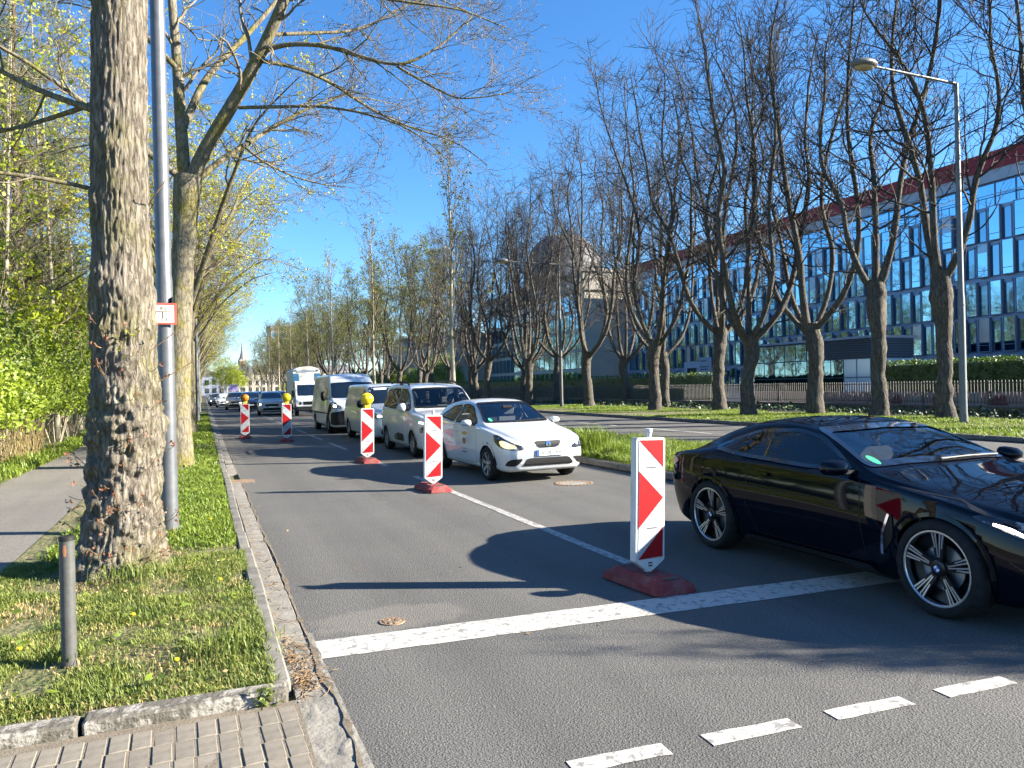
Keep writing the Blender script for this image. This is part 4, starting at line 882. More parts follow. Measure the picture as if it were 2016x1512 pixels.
for i in range(10):
    plant_shrub('shrub%d' % (i % 3), (-5.0 + rg0.uniform(-.4, .4), 39 + i * 6, .05), rg0.uniform(0, 6), 'shrub farther along the footpath behind the row of maples', group='shrubs farther along the footpath', sc=1.2)
for i in range(20):
    x = -6.2 - 1.9 * (i % 5) + rg0.uniform(-.6, .6); y = 21 + i * 1.5 + rg0.uniform(-1, 1)
    plant('bare%d' % (i % 3), (x, y, .05), rg0.uniform(0, 6), 'slim pale-stemmed woodland tree with sparse spring leaves', 'woodland_tree', 'slim woodland trees', sc=rg0.uniform(.8, 1.15))
plant('pine', (-6.5, 35, .05), .5, 'tall dark pine in the top left corner', 'pine_tree', None, 1.12)
plant('pine', (-8.8, 44, .05), 2.5, 'second pine standing deeper in the woodland', 'pine_tree', None, 1.05)

for i in range(44):
    plant('limeleaf', (-8 - 3.5 * (i % 3) + rg0.uniform(-1, 1), 80 + i * 4.8 + rg0.uniform(-1.5, 1.5), .05), rg0.uniform(0, 6), 'tree of the park that lines the left side far along the avenue', 'park_tree', 'park trees behind the maples', sc=rg0.uniform(.7, .95))

island = MB().lathe([(0, .10), (1.5, .10), (1.55, .06), (1.55, -.02)], 28).build('shadow_island', M['turf'], None, (11.3, .15, 0)); tag(island, 'small round planted island in the middle of the junction', None, None, 'structure')  # unseen island and plants, added to cast the ragged shadow on the near road
plant_shrub('shrub1', (11.3, .15, .08), .6, 'tall narrow evergreen on the planted junction island', 'shadow_evergreen', (.34, .34, 1.2))
plant_shrub('shrub1', (10.6, .30, .08), 2.6, 'shorter narrow evergreen beside the tall one on the junction island', 'shadow_evergreen', (.36, .36, 1.0))
plant_shrub('shrub0', (12.2, .1, .08), 4.1, 'broad evergreen at the back of the planted junction island', 'shadow_evergreen', (.40, .40, 1.2))
plant_shrub('shrub2', (11.9, -.35, .08), 2.0, 'low rounded shrub on the planted junction island', 'shrub', (.42, .42, .9))

for (x_, y_, s_, lb) in ((5.2, 215, 2.0, 'fresh green tree in front of the white house at the far end'), (8.5, 240, 1.7, 'second fresh green tree hiding the lilac billboard')):
    plant_shrub('shrub3', (x_, y_, 0), 1.0, lb, 'leafy_tree', s_, cat='tree')
for (x_, y_, s_) in ((13, 300, .62), (18, 330, .7), (24, 360, .75), (30, 380, .8)): plant('limeleaf', (x_, y_, .05), x_, 'budding tree in the far part of the avenue', group='budding trees far along the avenue', sc=s_)

for i in range(44):
    plant_shrub('shrub%d' % ((1, 0, 2)[i % 3]), (35 + 3 * (i % 2) + rg0.uniform(-1, 1), 118 + i * 6, .03), rg0.uniform(0, 6), 'dense thicket bush behind the far avenue trees', 'thicket_bush', rg0.uniform(1.5, 2.1), 'thicket behind the far avenue trees')

for i, (x_, y_, s_) in enumerate(((-5.6, 27, 1.25), (-6.4, 30, 1.4), (-7.2, 33, 1.5), (-6.0, 37, 1.5), (-5.4, 41, 1.4), (-8.2, 38, 1.6), (-6.9, 45, 1.6), (-5.2, 33.5, 1.2))):
    plant('bare%d' % ((0, 2, 0, 1)[i % 4]), (x_, y_, .04), i * 1.1, 'slim pale-stemmed woodland tree with sparse spring leaves', 'woodland_tree', 'slim woodland trees', sc=s_)
plant('pine', (-5.9, 31.5, .04), 1.4, 'nearest dark pine between the foreground trunk and the frame edge', 'pine_tree', None, 1.0)
# ---------------------------------------------------------------- vehicles
def car_paint(name, col, rough=.25, metal=0.0, coat=1.0, flake=False):
    return mat(name, col, rough, metal, coat=coat, spec=.5)
M['paint_black'] = mat('paint_black', (.002, .003, .007), .25, .0, coat=.55, spec=.0)
M['paint_white'] = mat('paint_white', (.49, .505, .51), .3, col2=(.54, .555, .56), scale=2, coat=.8)
M['paint_white2'] = mat('paint_white_vans', (.64, .67, .69), .3, col2=(.69, .72, .74), scale=2, coat=.8)
M['paint_silver'] = mat('paint_silver', (.60, .62, .63), .3, .25, coat=.9)
M['paint_blue'] = mat('paint_blue', (.03, .06, .15), .25, .4, coat=1)
M['paint_darkblue'] = mat('paint_darkblue', (.07, .11, .2), .25, .5, coat=1)
M['paint_beige'] = mat('paint_beige', (.40, .36, .29), .3, .5, coat=1)
M['paint_grey'] = mat('paint_grey', (.12, .13, .14), .3, .5, coat=1)
M['rubber'] = mat('rubber', (.011, .011, .012), .8, col2=(.02, .02, .02), scale=20, spec=.25)
M['plastic_black'] = mat('plastic_black', (.008, .008, .009), .5, spec=.3)
M['plastic_grey'] = mat('plastic_grey', (.022, .022, .023), .6, spec=.3)
M['trim_gloss'] = mat('trim_gloss', (.008, .008, .009), .08, coat=1)
M['interior'] = mat('interior_dark', (.045, .045, .048), .8)
M['seatcloth'] = mat('seat_cloth', (.10, .10, .105), .9)
M['chrome'] = mat('chrome', (.75, .75, .77), .12, 1.0)
M['alloy'] = mat('alloy', (.62, .63, .65), .28, .9)
M['alloy_dark'] = mat('alloy_dark', (.02, .021, .023), .3, .6)
M['alloy_grey'] = mat('alloy_grey', (.38, .39, .41), .35, .8)
M['lens'] = mat('headlamp_lens', (.03, .03, .033), .12, .3, col2=(.45, .46, .47), scale=7, contrast=(.52, .62), coat=.6)
M['lens_amber'] = mat('headlamp_lens_lit', (.55, .36, .15), .15, .3, col2=(.5, .48, .44), scale=11, contrast=(.45, .6), coat=1, emit=(1.0, .75, .4), estr=.25)
M['drl'] = mat('headlamp_glow', (.9, .9, .9), .2, emit=(1.0, .96, .88), estr=3.0)
M['taillight'] = mat('taillight', (.30, .012, .008), .3, coat=.25, spec=.2)
M['plate'] = mat('plate_white', (.8, .8, .78), .4)
M['plate_blue'] = mat('plate_blue', (.02, .09, .5), .4)
M['ink'] = mat('plate_ink', (.015, .015, .017), .5)
M['sticker_green'] = mat('sticker_green', (.05, .42, .22), .5)
M['glass_clear'] = glass_mat('glass_clear', (.72, .78, .78), 1.75)
M['glass_tint'] = glass_mat('glass_tint', (.25, .28, .29), 1.75)
M['glass_screen'] = glass_mat('glass_screen', (.72, .78, .78), 2.3)
M['glass_dark'] = mat('glass_dark', (.006, .009, .012), .02, spec=.7, coat=1)
M['paper'] = mat('paper_white', (.75, .78, .74), .7)

def pch(keys, xi):
    x = np.array([k[0] for k in keys], float); y = np.array([k[1] for k in keys], float); xi = np.clip(np.asarray(xi, float), x[0], x[-1])
    h = np.diff(x); d = np.diff(y) / h; m = np.zeros(len(x))
    if len(x) > 2:
        for i in range(1, len(x) - 1):
            if d[i - 1] * d[i] > 0:
                w1 = 2 * h[i] + h[i - 1]; w2 = h[i] + 2 * h[i - 1]; m[i] = (w1 + w2) / (w1 / d[i - 1] + w2 / d[i])
    m[0] = d[0]; m[-1] = d[-1]
    i = np.clip(np.searchsorted(x, xi) - 1, 0, len(h) - 1); t = (xi - x[i]) / h[i]
    return (2 * t**3 - 3 * t**2 + 1) * y[i] + (t**3 - 2 * t**2 + t) * h[i] * m[i] + (-2 * t**3 + 3 * t**2) * y[i + 1] + (t**3 - t**2) * h[i] * m[i + 1]

def in_poly(P, poly):
    x, y = P[:, 0], P[:, 1]; ins = np.zeros(len(P), bool); n = len(poly)
    for i in range(n):
        x1, y1 = poly[i]; x2, y2 = poly[(i + 1) % n]
        c = ((y1 > y) != (y2 > y)); xx = (x2 - x1) * (y - y1) / ((y2 - y1) if y2 != y1 else 1e-9) + x1
        ins ^= c & (x < xx)
    return ins

def smooth_poly(poly, it=2, r=.07):
    """round the corners of a closed polygon"""
    p = [Vector(q) for q in poly]; q = []; n = len(p)
    for i in range(n):
        a, b, c = p[i - 1], p[i], p[(i + 1) % n]; la, lc = (a - b).length, (c - b).length
        da = b + (a - b) / la * min(r, la * .35); dc = b + (c - b) / lc * min(r, lc * .35)
        for t in (0, .25, .5, .75, 1): q.append(da.lerp(b, t).lerp(b.lerp(dc, t), t))
    return [(v.x, v.y) for v in q]

def offset_poly(poly, d):
    p = [Vector(q) for q in poly]; n = len(p); ar = sum(p[i].x * p[(i + 1) % n].y - p[(i + 1) % n].x * p[i].y for i in range(n)); sg = 1 if ar > 0 else -1
    o = []
    for i in range(n):
        t = (p[(i + 1) % n] - p[i - 1]).normalized(); o.append((p[i].x - t.y * d * sg, p[i].y + t.x * d * sg))
    return o

class Car:
    def __init__(s, spec, paint, name, label, cat, loc, rz=0.0, group=None, cell=.045, open_glass=False):
        s.S = spec; s.paint = paint; s.open = open_glass
        s.root = empty(name, loc, rz, label, cat, group)
        L = spec['L']; y0, y1 = -L / 2, L / 2
        n = int(L / cell); ys = np.linspace(y0, y1, n)
        ys = np.unique(np.round(np.concatenate([ys, y0 + np.array([.008, .02, .035, .06]), y1 - np.array([.008, .02, .035, .06])]), 4))
        g = lambda k: pch(spec[k], ys)
        zb, zs, zt, ws, wt, zd = g('zb'), g('zs'), g('zt'), g('ws'), g('wt'), g('zd')
        wm = ws + spec.get('bulge', .03); wb = wm - spec.get('tuck', .05)
        zs = np.minimum(zs, zt - zd - .004); zm = zb + (zs - zb) * spec.get('zmf', .5)
        Z = np.zeros_like(ys)
        ctl = np.stack([np.stack([Z, zb], 1), np.stack([wb * .86, zb], 1), np.stack([wb, zb + .05], 1), np.stack([wm, zm], 1), np.stack([ws, zs], 1),
                        np.stack([(ws * .42 + wt * .58), zs + (zt - zd - zs) * .55], 1), np.stack([wt, zt - zd], 1), np.stack([wt * .6, zt - zd * .28], 1), np.stack([Z, zt], 1)], 1)
        cnt = [2, 2, 7, 7, 5, 5, 4, 5]; rows = []
        m = ctl.shape[1]
        for i in range(m - 1):
            p1, p2 = ctl[:, i], ctl[:, i + 1]
            p0 = ctl[:, i - 1] if i > 0 else p1 * [-1, 1] if False else np.stack([-ctl[:, 1, 0], ctl[:, 1, 1]], 1)
            p3 = ctl[:, i + 2] if i + 2 < m else np.stack([-ctl[:, m - 2, 0], ctl[:, m - 2, 1]], 1)
            tn = spec.get('tension', .38)
            m1 = (p2 - p0) * tn; m2 = (p3 - p1) * tn
            d = np.linalg.norm(p2 - p1, axis=1, keepdims=True)
            for mm in (m1, m2):
                q = np.linalg.norm(mm, axis=1, keepdims=True); mm *= np.minimum(1, d / (q + 1e-9))
            for k in range(cnt[i]):
                t = k / cnt[i]
                rows.append((2 * t**3 - 3 * t**2 + 1) * p1 + (t**3 - 2 * t**2 + t) * m1 + (-2 * t**3 + 3 * t**2) * p2 + (t**3 - t**2) * m2)
        rows.append(ctl[:, -1]); A = np.stack(rows, 1)            # (n, r, 2)
        n, r = A.shape[:2]
        half = np.concatenate([A[:, :, :1], np.repeat(ys[:, None, None], r, 1), A[:, :, 1:]], 2)
        other = half[:, -2:0:-1] * np.array([-1, 1, 1]); V = np.concatenate([half, other], 1); k = V.shape[1]
        V = V.reshape(-1, 3)
        idx = np.arange(n * k).reshape(n, k); a = idx[:-1]; b = idx[1:]
        F = np.stack([a, np.roll(a, -1, 1), np.roll(b, -1, 1), b], -1).reshape(-1, 4)
        # snap to wheel arches so that the cut is clean
        s.wheels = spec['wheels']; ra = spec['arch']
        for (wy, wz) in s.wheels:
            dy, dz = V[:, 1] - wy, V[:, 2] - wz; dd = np.hypot(dy, dz); w = np.abs(V[:, 0]) > .45
            sel = w & (np.abs(dd - ra) < cell * .55); f = ra / np.maximum(dd, 1e-6); V[sel, 1] = wy + dy[sel] * f[sel]; V[sel, 2] = wz + dz[sel] * f[sel]
        caps = [list(idx[0][::-1]), list(idx[-1])]
        verts = [tuple(v) for v in V]; faces = [tuple(f) for f in F]
        s.bvh = BVHTree.FromPolygons(verts, [tuple(int(i) for i in f) for f in faces] + [tuple(int(i) for i in c) for c in caps])
        Cn = V[F].mean(1); N = np.cross(V[F[:, 2]] - V[F[:, 0]], V[F[:, 3]] - V[F[:, 1]]); N /= np.linalg.norm(N, axis=1, keepdims=True) + 1e-9
        sgn = np.sign((N * (Cn - [0, 0, .7])).sum(1).mean()); N *= sgn
        keep = np.ones(len(F), bool)
        for (wy, wz) in s.wheels:
            keep &= ~((np.hypot(Cn[:, 1] - wy, Cn[:, 2] - wz) < ra) & (np.abs(Cn[:, 0]) > .42))
        s.holes = []
        if open_glass:
            for (ang, poly) in spec['holes']:
                for sg in ((1, -1) if ang not in (0, 180) else (1,)):
                    U = np.array([math.cos(R(ang)) * sg, -math.sin(R(ang))]); D = np.array([-math.sin(R(ang)) * sg, -math.cos(R(ang))])
                    uv = np.stack([Cn[:, :2] @ U, Cn[:, 2]], 1); keep &= ~(in_poly(uv, offset_poly(poly, .022)) & ((N[:, :2] @ D) > .12))
        F = F[keep]
        me = bpy.data.meshes.new('body'); me.from_pydata(verts, [], [tuple(int(i) for i in f) for f in F] + [tuple(int(i) for i in c) for c in caps])
        bm = bmesh.new(); bm.from_mesh(me); bmesh.ops.delete(bm, geom=[v for v in bm.verts if not v.link_faces], context='VERTS')
        bmesh.ops.recalc_face_normals(bm, faces=bm.faces[:])
        top = max(bm.faces, key=lambda f: f.calc_center_median().z)
        if top.normal.z < 0: bmesh.ops.reverse_faces(bm, faces=bm.faces[:])
        bm.to_mesh(me); bm.free(); me.polygons.foreach_set('use_smooth', [True] * len(me.polygons)); me.set_sharp_from_angle(angle=R(38))
        s.body = link('body', me, [paint, M['interior']], s.root)
        if open_glass:
            md = s.body.modifiers.new('skin', 'SOLIDIFY'); md.thickness = .03; md.offset = -1; md.material_offset = 1; md.material_offset_rim = 1
    # -------- surface patches lying on the bodywork
    def hit(s, u, v, ang, off):
        if ang not in (0, 90, 180):   # corner view: u is measured from the corner of the body
            fy = -1 if ang < 90 else 1; cx, cy = -s.S['wide'] * .78, fy * (s.S['L'] / 2 - .24); u = u + cx * math.cos(R(ang)) - cy * math.sin(R(ang))
        U = Vector((math.cos(R(ang)), -math.sin(R(ang)), 0)); D = Vector((-math.sin(R(ang)), -math.cos(R(ang)), 0))
        h = s.bvh.ray_cast(D * 8 + U * u + Vector((0, 0, v)), -D)
        if h[0] is None:
            q = s.bvh.find_nearest(D * .8 + U * u + Vector((0, 0, v))); h = q
        nrm = h[1] if h[1].dot(D) > 0 else -h[1]
        return h[0] + nrm * off
    def patch(s, name, poly, ang, m, off=.006, mirror=False, res=.07, thick=0.0, parent=None, label=None):
        n0 = len(poly); pts = []; 
        for i in range(n0):
            a, b = Vector(poly[i]), Vector(poly[(i + 1) % n0]); k = max(1, int((b - a).length / res)); pts += [a.lerp(b, j / k) for j in range(k)]
        n = len(pts); ed = [(i, (i + 1) % n) for i in range(n)]
        xs = [p.x for p in pts]; zs = [p.y for p in pts]; inner = []
        gx = np.arange(min(xs) + res * .5, max(xs), res); gz = np.arange(min(zs) + res * .5, max(zs), res)
        if len(gx) and len(gz):
            G = np.stack(np.meshgrid(gx, gz), -1).reshape(-1, 2); G = G[in_poly(G, offset_poly([(p.x, p.y) for p in pts], res * .35))]; inner = [Vector(q) for q in G]
        vo, _, fo = delaunay_2d_cdt(pts + inner, ed, [], 1, 1e-5)[:3]
        V = [s.hit(p.x, p.y, ang, off) for p in vo]
        objs = []
        for sg in ((1, -1) if mirror else (1,)):
            b = MB().add([(v.x * sg, v.y, v.z) for v in V], [tuple(f) for f in fo])
            me = bpy.data.meshes.new(name); me.from_pydata(b.v, [], b.f); me.update()
            D = Vector((-math.sin(R(ang)) * sg, -math.cos(R(ang)), 0))
            if sum((p.normal.dot(D)) for p in me.polygons) < 0: me.flip_normals()
            me.polygons.foreach_set('use_smooth', [True] * len(me.polygons))
            o = link(name, me, m, parent or s.root); objs.append(o)
            if label: o['label'] = label
        return objs
    def band(s, name, poly, w, ang, m, off=.008, mirror=False, closed=True, parent=None):
        """strip of width w along a line on the bodywork"""
        n0 = len(poly); pts = []
        for i in range(n0 if closed else n0 - 1):
            a, b = Vector(poly[i]), Vector(poly[(i + 1) % n0]); k = max(1, int((b - a).length / .06)); pts += [a.lerp(b, j / k) for j in range(k)]
        if not closed: pts.append(Vector(poly[-1]))
        P = [(p.x, p.y) for p in pts]; n = len(P)
        if closed: Q = offset_poly(P, w)
        else:
            Q = []
            for i in range(n):
                t = (Vector(P[min(i + 1, n - 1)]) - Vector(P[max(i - 1, 0)])).normalized(); Q.append((P[i][0] - t.y * w, P[i][1] + t.x * w))
        VA = [s.hit(*p, ang, off) for p in P]; VB = [s.hit(*p, ang, off) for p in Q]
        for sg in ((1, -1) if mirror else (1,)):
            vs = [(v.x * sg, v.y, v.z) for v in VA + VB]; fs = [(i, (i + 1) % n, n + (i + 1) % n, n + i) for i in range(n if closed else n - 1)]
            me = bpy.data.meshes.new(name); me.from_pydata(vs, [], fs); me.update()
            D = Vector((-math.sin(R(ang)) * sg, -math.cos(R(ang)), 0))
            if sum((p.normal.dot(D)) for p in me.polygons) < 0: me.flip_normals()
            me.polygons.foreach_set('use_smooth', [True] * n if closed else [True] * (n - 1))
            link(name, me, m, parent or s.root)
    def window(s, name, poly, ang, mirror=False, glass='glass_clear', frame=.035, fm='trim_gloss'):
        if s.open:
            s.patch(name, offset_poly(poly, .005), ang, M[glass], .004, mirror, .12)
            s.band('window_frame', poly, frame, ang, M[fm], .007, mirror)
        else:
            s.patch(name, poly, ang, M['glass_dark'], .006, mirror, .1)
    def wheel_set(s, rad, width, track, style, rimr):
        me = wheel_meshes(rad, width, style, rimr)
        for (wy, wz) in s.wheels:
            for sg in (-1, 1):
                hub = link('wheel', me[0], None, s.root, (sg * (track / 2), wy, rad), (0, 0, 0 if sg < 0 else math.pi))
                link('tyre', me[1], None, hub); link('rim', me[2], None, hub)
                if me[3]: link('hub_cap', me[3], None, hub)
    def wells(s):
        for (wy, wz) in s.wheels:
            for sg in (-1, 1):
                b = MB(); ra = s.S['arch'] + .03; n = 14; w1 = s.S['wide'] * .97; w0 = w1 - .34
                prof = [(wy + ra * math.cos(math.pi * k / n), wz + ra * math.sin(math.pi * k / n)) for k in range(n + 1)]
                vs = [(sg * w1, a, z) for a, z in prof] + [(sg * w0, a, z) for a, z in prof]; fs = [(k, k + 1, n + 2 + k, n + 1 + k) for k in range(n)]
                vs += [(sg * w0, wy - ra, .12), (sg * w0, wy + ra, .12)]; fs += [tuple(range(n + 1, 2 * n + 2)) + (2 * n + 2, 2 * n + 3)]
                b.add(vs, fs); b.build('wheel_arch_liner', M['plastic_black'], s.root)
        W = s.S['wide']; a, c = s.wheels[0][0], s.wheels[-1][0]; MB().box(-W * .8, W * .8, a - .5, c + .5, .19, .24).build('underbody', M['plastic_black'], s.root)
    def lips(s, m, w=.03):
        for (wy, wz) in s.wheels:
            ra = s.S['arch'] - .004; pts = [(-(wy + ra * math.cos(math.pi * (k / 24 * 1.12 - .06))), wz + ra * math.sin(math.pi * (k / 24 * 1.12 - .06))) for k in range(25)]
            s.band('arch_lip', pts, -w if False else w, 90, m, .006, True, closed=False)
    def mirrors(s, y, z, x, m, sz=(.11, .06, .07), glassy=True):
        for sg in (-1, 1):
            b = MB(); prof = []
            n = 12; vs = []; rings = 7
            for i in range(rings):
                t = i / (rings - 1); rr = math.sqrt(max(0, 1 - (1 - t) ** 2.2)) if t < 1 else 1.0
                yy = (-1 + 2 * t) * sz[1]
                rr = (1 - abs(1 - t) ** 2.4) ** .5 if i else .15
                for k in range(n):
                    a = 2 * math.pi * k / n; cx = abs(math.cos(a)) ** .7 * math.copysign(1, math.cos(a)); cz = abs(math.sin(a)) ** .7 * math.copysign(1, math.sin(a))
                    vs.append((sg * x + sz[0] * rr * cx, y + yy, z + sz[2] * rr * cz * (1 - .15 * sg * cx)))
            fs = [(i * n + k, i * n + (k + 1) % n, (i + 1) * n + (k + 1) % n, (i + 1) * n + k) for i in range(rings - 1) for k in range(n)]
            fs += [tuple(range(n - 1, -1, -1)), tuple(range((rings - 1) * n, rings * n))]
            o = b.add(vs, fs).build('wing_mirror', m, s.root, smooth=50)
            MB().box(*sorted((sg * (x - sz[0] * .5), sg * (x - sz[0] * 1.7))), y - .02, y + .03, z - sz[2] * .75, z - sz[2] * .35).build('mirror_arm', M['plastic_black'], o)
    def plate(s, y, z, text=None, rx=R(90), w=.52, x=0, tilt=0):
        p = MB().box(-w / 2, w / 2, -.006, .004, -.055, .055).build('number_plate', M['plate'], s.root, (x, y, z), (R(-tilt), 0, 0))
        MB().box(-w / 2 + .004, -w / 2 + .045, -.008, -.005, -.051, .051).build('country_band', M['plate_blue'], p)
        b = MB()
        for (a0, a1, c0, c1) in ((-w / 2 + .002, w / 2 - .002, .05, .053), (-w / 2 + .002, w / 2 - .002, -.053, -.05), (-w / 2 + .002, -w / 2 + .005, -.05, .05), (w / 2 - .005, w / 2 - .002, -.05, .05)): b.box(a0, a1, -.0085, -.005, c0, c1)
        b.build('rim_line', M['ink'], p)
        if text: lettering(text, p, (.022, -.009, -.034), .088, M['ink'], sx=.92)
        return p
    def seats(s, y, z, xs=(-.36, .36), rear=True):
        for x in xs:
            seat = MB().box(x - .24, x + .24, y - .28, y + .25, z - .12, z + .04, bev=.04).build('seat', M['seatcloth'], s.root)
            MB().prism([(y + .18, z), (y + .34, z), (y + .52, z + .58), (y + .42, z + .60)], 'x', x - .23, x + .23).build('backrest', M['seatcloth'], seat)
            MB().box(x - .13, x + .13, y + .43, y + .53, z + .62, z + .80, bev=.03).build('headrest', M['seatcloth'], seat)
        if rear: MB().prism([(y + .75, z), (y + 1.15, z), (y + 1.35, z + .55), (y + 1.25, z + .55), (y + 1.1, z + .1), (y + .75, z + .08)], 'x', -.58, .58).build('rear_bench', M['seatcloth'], s.root)
    def dash(s, y, z, xw, wx, wy, wz):
        MB().prism([(y, z - .3), (y, z - .02), (y + .3, z + .01), (y + .52, z - .05), (y + .55, z - .3)], 'x', -xw, xw).build('dashboard', M['interior'], s.root)
        b = MB(); n = 24; pts = [Vector((wx + .185 * math.cos(2 * math.pi * k / n), wy + .185 * math.sin(2 * math.pi * k / n) * -.40, wz + .185 * math.sin(2 * math.pi * k / n) * .92)) for k in range(n + 1)]
        b.tube(pts, .015, 6); b.tube([pts[0], pts[12]], .012, 5); b.tube([pts[18], (wx, wy, wz)], .012, 5); b.tube([(wx, wy, wz), (wx, wy - .25, wz - .1)], .03, 6)
        b.build('steering_wheel', M['plastic_black'], s.root, smooth=60)

def lettering(text, parent, loc, size, m, rot=(R(90), 0, 0), align='CENTER', sx=1.0, name='lettering', shear=0, ext=.0008):
    cu = bpy.data.curves.new(name, 'FONT'); cu.body = text; cu.size = size; cu.align_x = align; cu.extrude = ext; cu.shear = shear; cu.resolution_u = 2
    t = bpy.data.objects.new('tmp', cu); me = bpy.data.meshes.new_from_object(t); bpy.data.objects.remove(t); me.name = name; me.materials.clear(); me.materials.append(m)
    o = bpy.data.objects.new(name, me); C.objects.link(o); o.parent = parent; o.location = loc; o.rotation_euler = rot; o.scale = (sx, 1, 1)
    return o

WHEELS = {}
def wheel_meshes(rad, width, style, rimr):
    key = (rad, width, style, rimr)
    if key in WHEELS: return WHEELS[key]
    h = width / 2
    hub = MB().lathe([(0, h - .02), (rimr * .96, h - .02), (rimr * .97, -h + .10), (rimr * .5, -h + .13), (0, -h + .13)], 28, 'x')
    hub.lathe([(rimr * .62, -h + .09), (rimr * .62, -h + .105), (0, -h + .105), ], 24, 'x', mi=1)
    hm = hub.mesh('wheel', 40); hm.materials.append(M['alloy_dark'] if style != 'steel' else M['plastic_black']); hm.materials.append(M['alloy_grey'])
    sw = .86 * h
    t = MB().lathe([(rimr, -h * .82), (rimr + .012, -h), (rimr + (rad - rimr) * .55, -h * 1.04), (rad - .02, -h * .93), (rad - .004, -h * .72), (rad, -h * .3), (rad, h * .3), (rad - .004, h * .72), (rad - .02, h * .93), (rimr + .012, h), (rimr, h * .82)], 44, 'x')
    tm = t.mesh('tyre', 50); tm.materials.append(M['rubber'])
    b = MB(); xo = -h + .012
    b.lathe([(rimr * .955, xo + .05), (rimr * .955, xo + .004), (rimr * .975, xo), (rimr * 1.015, xo), (rimr * 1.015, xo + .03)], 48, 'x', mi=0)
    def spoke(a, r0, r1, w0, w1, x0, x1, mi, d=.03):
        c, sn = math.cos(a), math.sin(a); P = lambda r, w, x: (x, r * c - w * sn, r * sn + w * c)
        vs = [P(r0, -w0, x0), P(r0, w0, x0), P(r1, w1, x1), P(r1, -w1, x1), P(r0, -w0 * 1.1, x0 + d), P(r0, w0 * 1.1, x0 + d), P(r1, w1 * 1.1, x1 + d), P(r1, -w1 * 1.1, x1 + d)]
        b.add(vs, [(0, 3, 2, 1), (0, 1, 5, 4), (1, 2, 6, 5), (2, 3, 7, 6), (3, 0, 4, 7)], mi)
    if style == 'double5':
        for k in range(5):
            a = 2 * math.pi * k / 5 + .35
            for sg in (-1, 1):
                spoke(a + sg * .13, rimr * .16, rimr * .96, .018, .022, xo + .03, xo + .012, 1, .035)
                spoke(a + sg * .075, rimr * .30, rimr * .97, .004, .005, xo + .024, xo + .008, 0, .006)
                spoke(a + sg * .175, rimr * .55, rimr * .97, .004, .006, xo + .02, xo + .008, 0, .006)
    elif style == 'multi':
        for k in range(7): spoke(2 * math.pi * k / 7 + .2, rimr * .15, rimr * .97, .022, .028, xo + .025, xo + .012, 0)
    else:
        for k in range(10): spoke(2 * math.pi * k / 10, rimr * .2, rimr * .9, .03, .035, xo + .04, xo + .03, 0, .01)
    b.lathe([(rimr * .24, xo + .05), (rimr * .22, xo + .02), (rimr * .14, xo + .012), (0, xo + .012)], 20, 'x', mi=1 if style == 'double5' else 0)
    rm = b.mesh('rim', 35)
    for q in ((M['alloy'], M['alloy_dark']) if style == 'double5' else (M['alloy_grey'], M['alloy_grey'])): rm.materials.append(q)
    cap = None
    if style == 'double5':   # small round emblem, quartered in white and blue
        e = MB(); x = xo + .008
        e.lathe([(.034, x + .006), (.034, x), (0, x)], 20, 'x', mi=0)
        for q in range(4):
            pts = [(x - .002, 0, 0)] + [(x - .002, .023 * math.cos(math.pi / 2 * q + math.pi / 2 * j / 5), .023 * math.sin(math.pi / 2 * q + math.pi / 2 * j / 5)) for j in range(6)]
            e.add(pts, [tuple(range(7))], 1 + q % 2)
        cap = e.mesh('hub_cap', 30)
        for q in ('alloy_dark', 'plate', 'plate_blue'): cap.materials.append(M[q])
    WHEELS[key] = (hm, tm, rm, cap); return WHEELS[key]

SPEC = {}
# low black coupe
SPEC['coupe'] = dict(L=4.58, wide=.95, arch=.365, wheels=[(-1.40, .345), (1.28, .345)], bulge=.03, tuck=.07, zmf=.52,
    zb=[(-2.29, .30), (-2.2, .18), (-1.9, .15), (1.8, .17), (2.1, .24), (2.29, .42)],
    zt=[(-2.29, .55), (-2.24, .66), (-2.1, .74), (-1.7, .83), (-1.2, .905), (-.85, .955), (-.68, .985), (-.35, 1.125), (0, 1.255), (.25, 1.31), (.5, 1.33), (.85, 1.315), (1.2, 1.25), (1.5, 1.15), (1.8, 1.02), (1.95, .965), (2.1, .945), (2.22, .90), (2.29, .72)],
    zs=[(-2.29, .50), (-2.2, .60), (-1.9, .70), (-1.4, .81), (-.7, .87), (0, .90), (.8, .92), (1.3, .935), (1.8, .925), (2.1, .88), (2.24, .80), (2.29, .62)],
    ws=[(-2.29, .55), (-2.24, .66), (-2.1, .77), (-1.8, .86), (-1.4, .91), (-.7, .895), (0, .885), (.7, .895), (1.3, .92), (1.7, .89), (2.0, .82), (2.2, .70), (2.29, .58)],
    wt=[(-2.29, .45), (-2.1, .64), (-1.4, .76), (-.8, .83), (-.3, .735), (.1, .67), (.6, .65), (1.1, .62), (1.5, .62), (1.9, .66), (2.29, .5)],
    zd=[(-2.29, .02), (-1.6, .03), (-.8, .035), (-.3, .05), (.3, .055), (1.2, .06), (1.8, .05), (2.29, .03)],
    holes=[(90, [(.50, .945), (.30, 1.07), (.05, 1.19), (-.25, 1.245), (-.75, 1.22), (-1.12, 1.115), (-1.30, 1.005), (-.9, .965), (0, .93)]), (0, [(-.80, .975), (-.4, .99), (.4, .99), (.80, .975), (.63, 1.255), (0, 1.275), (-.63, 1.255)])])
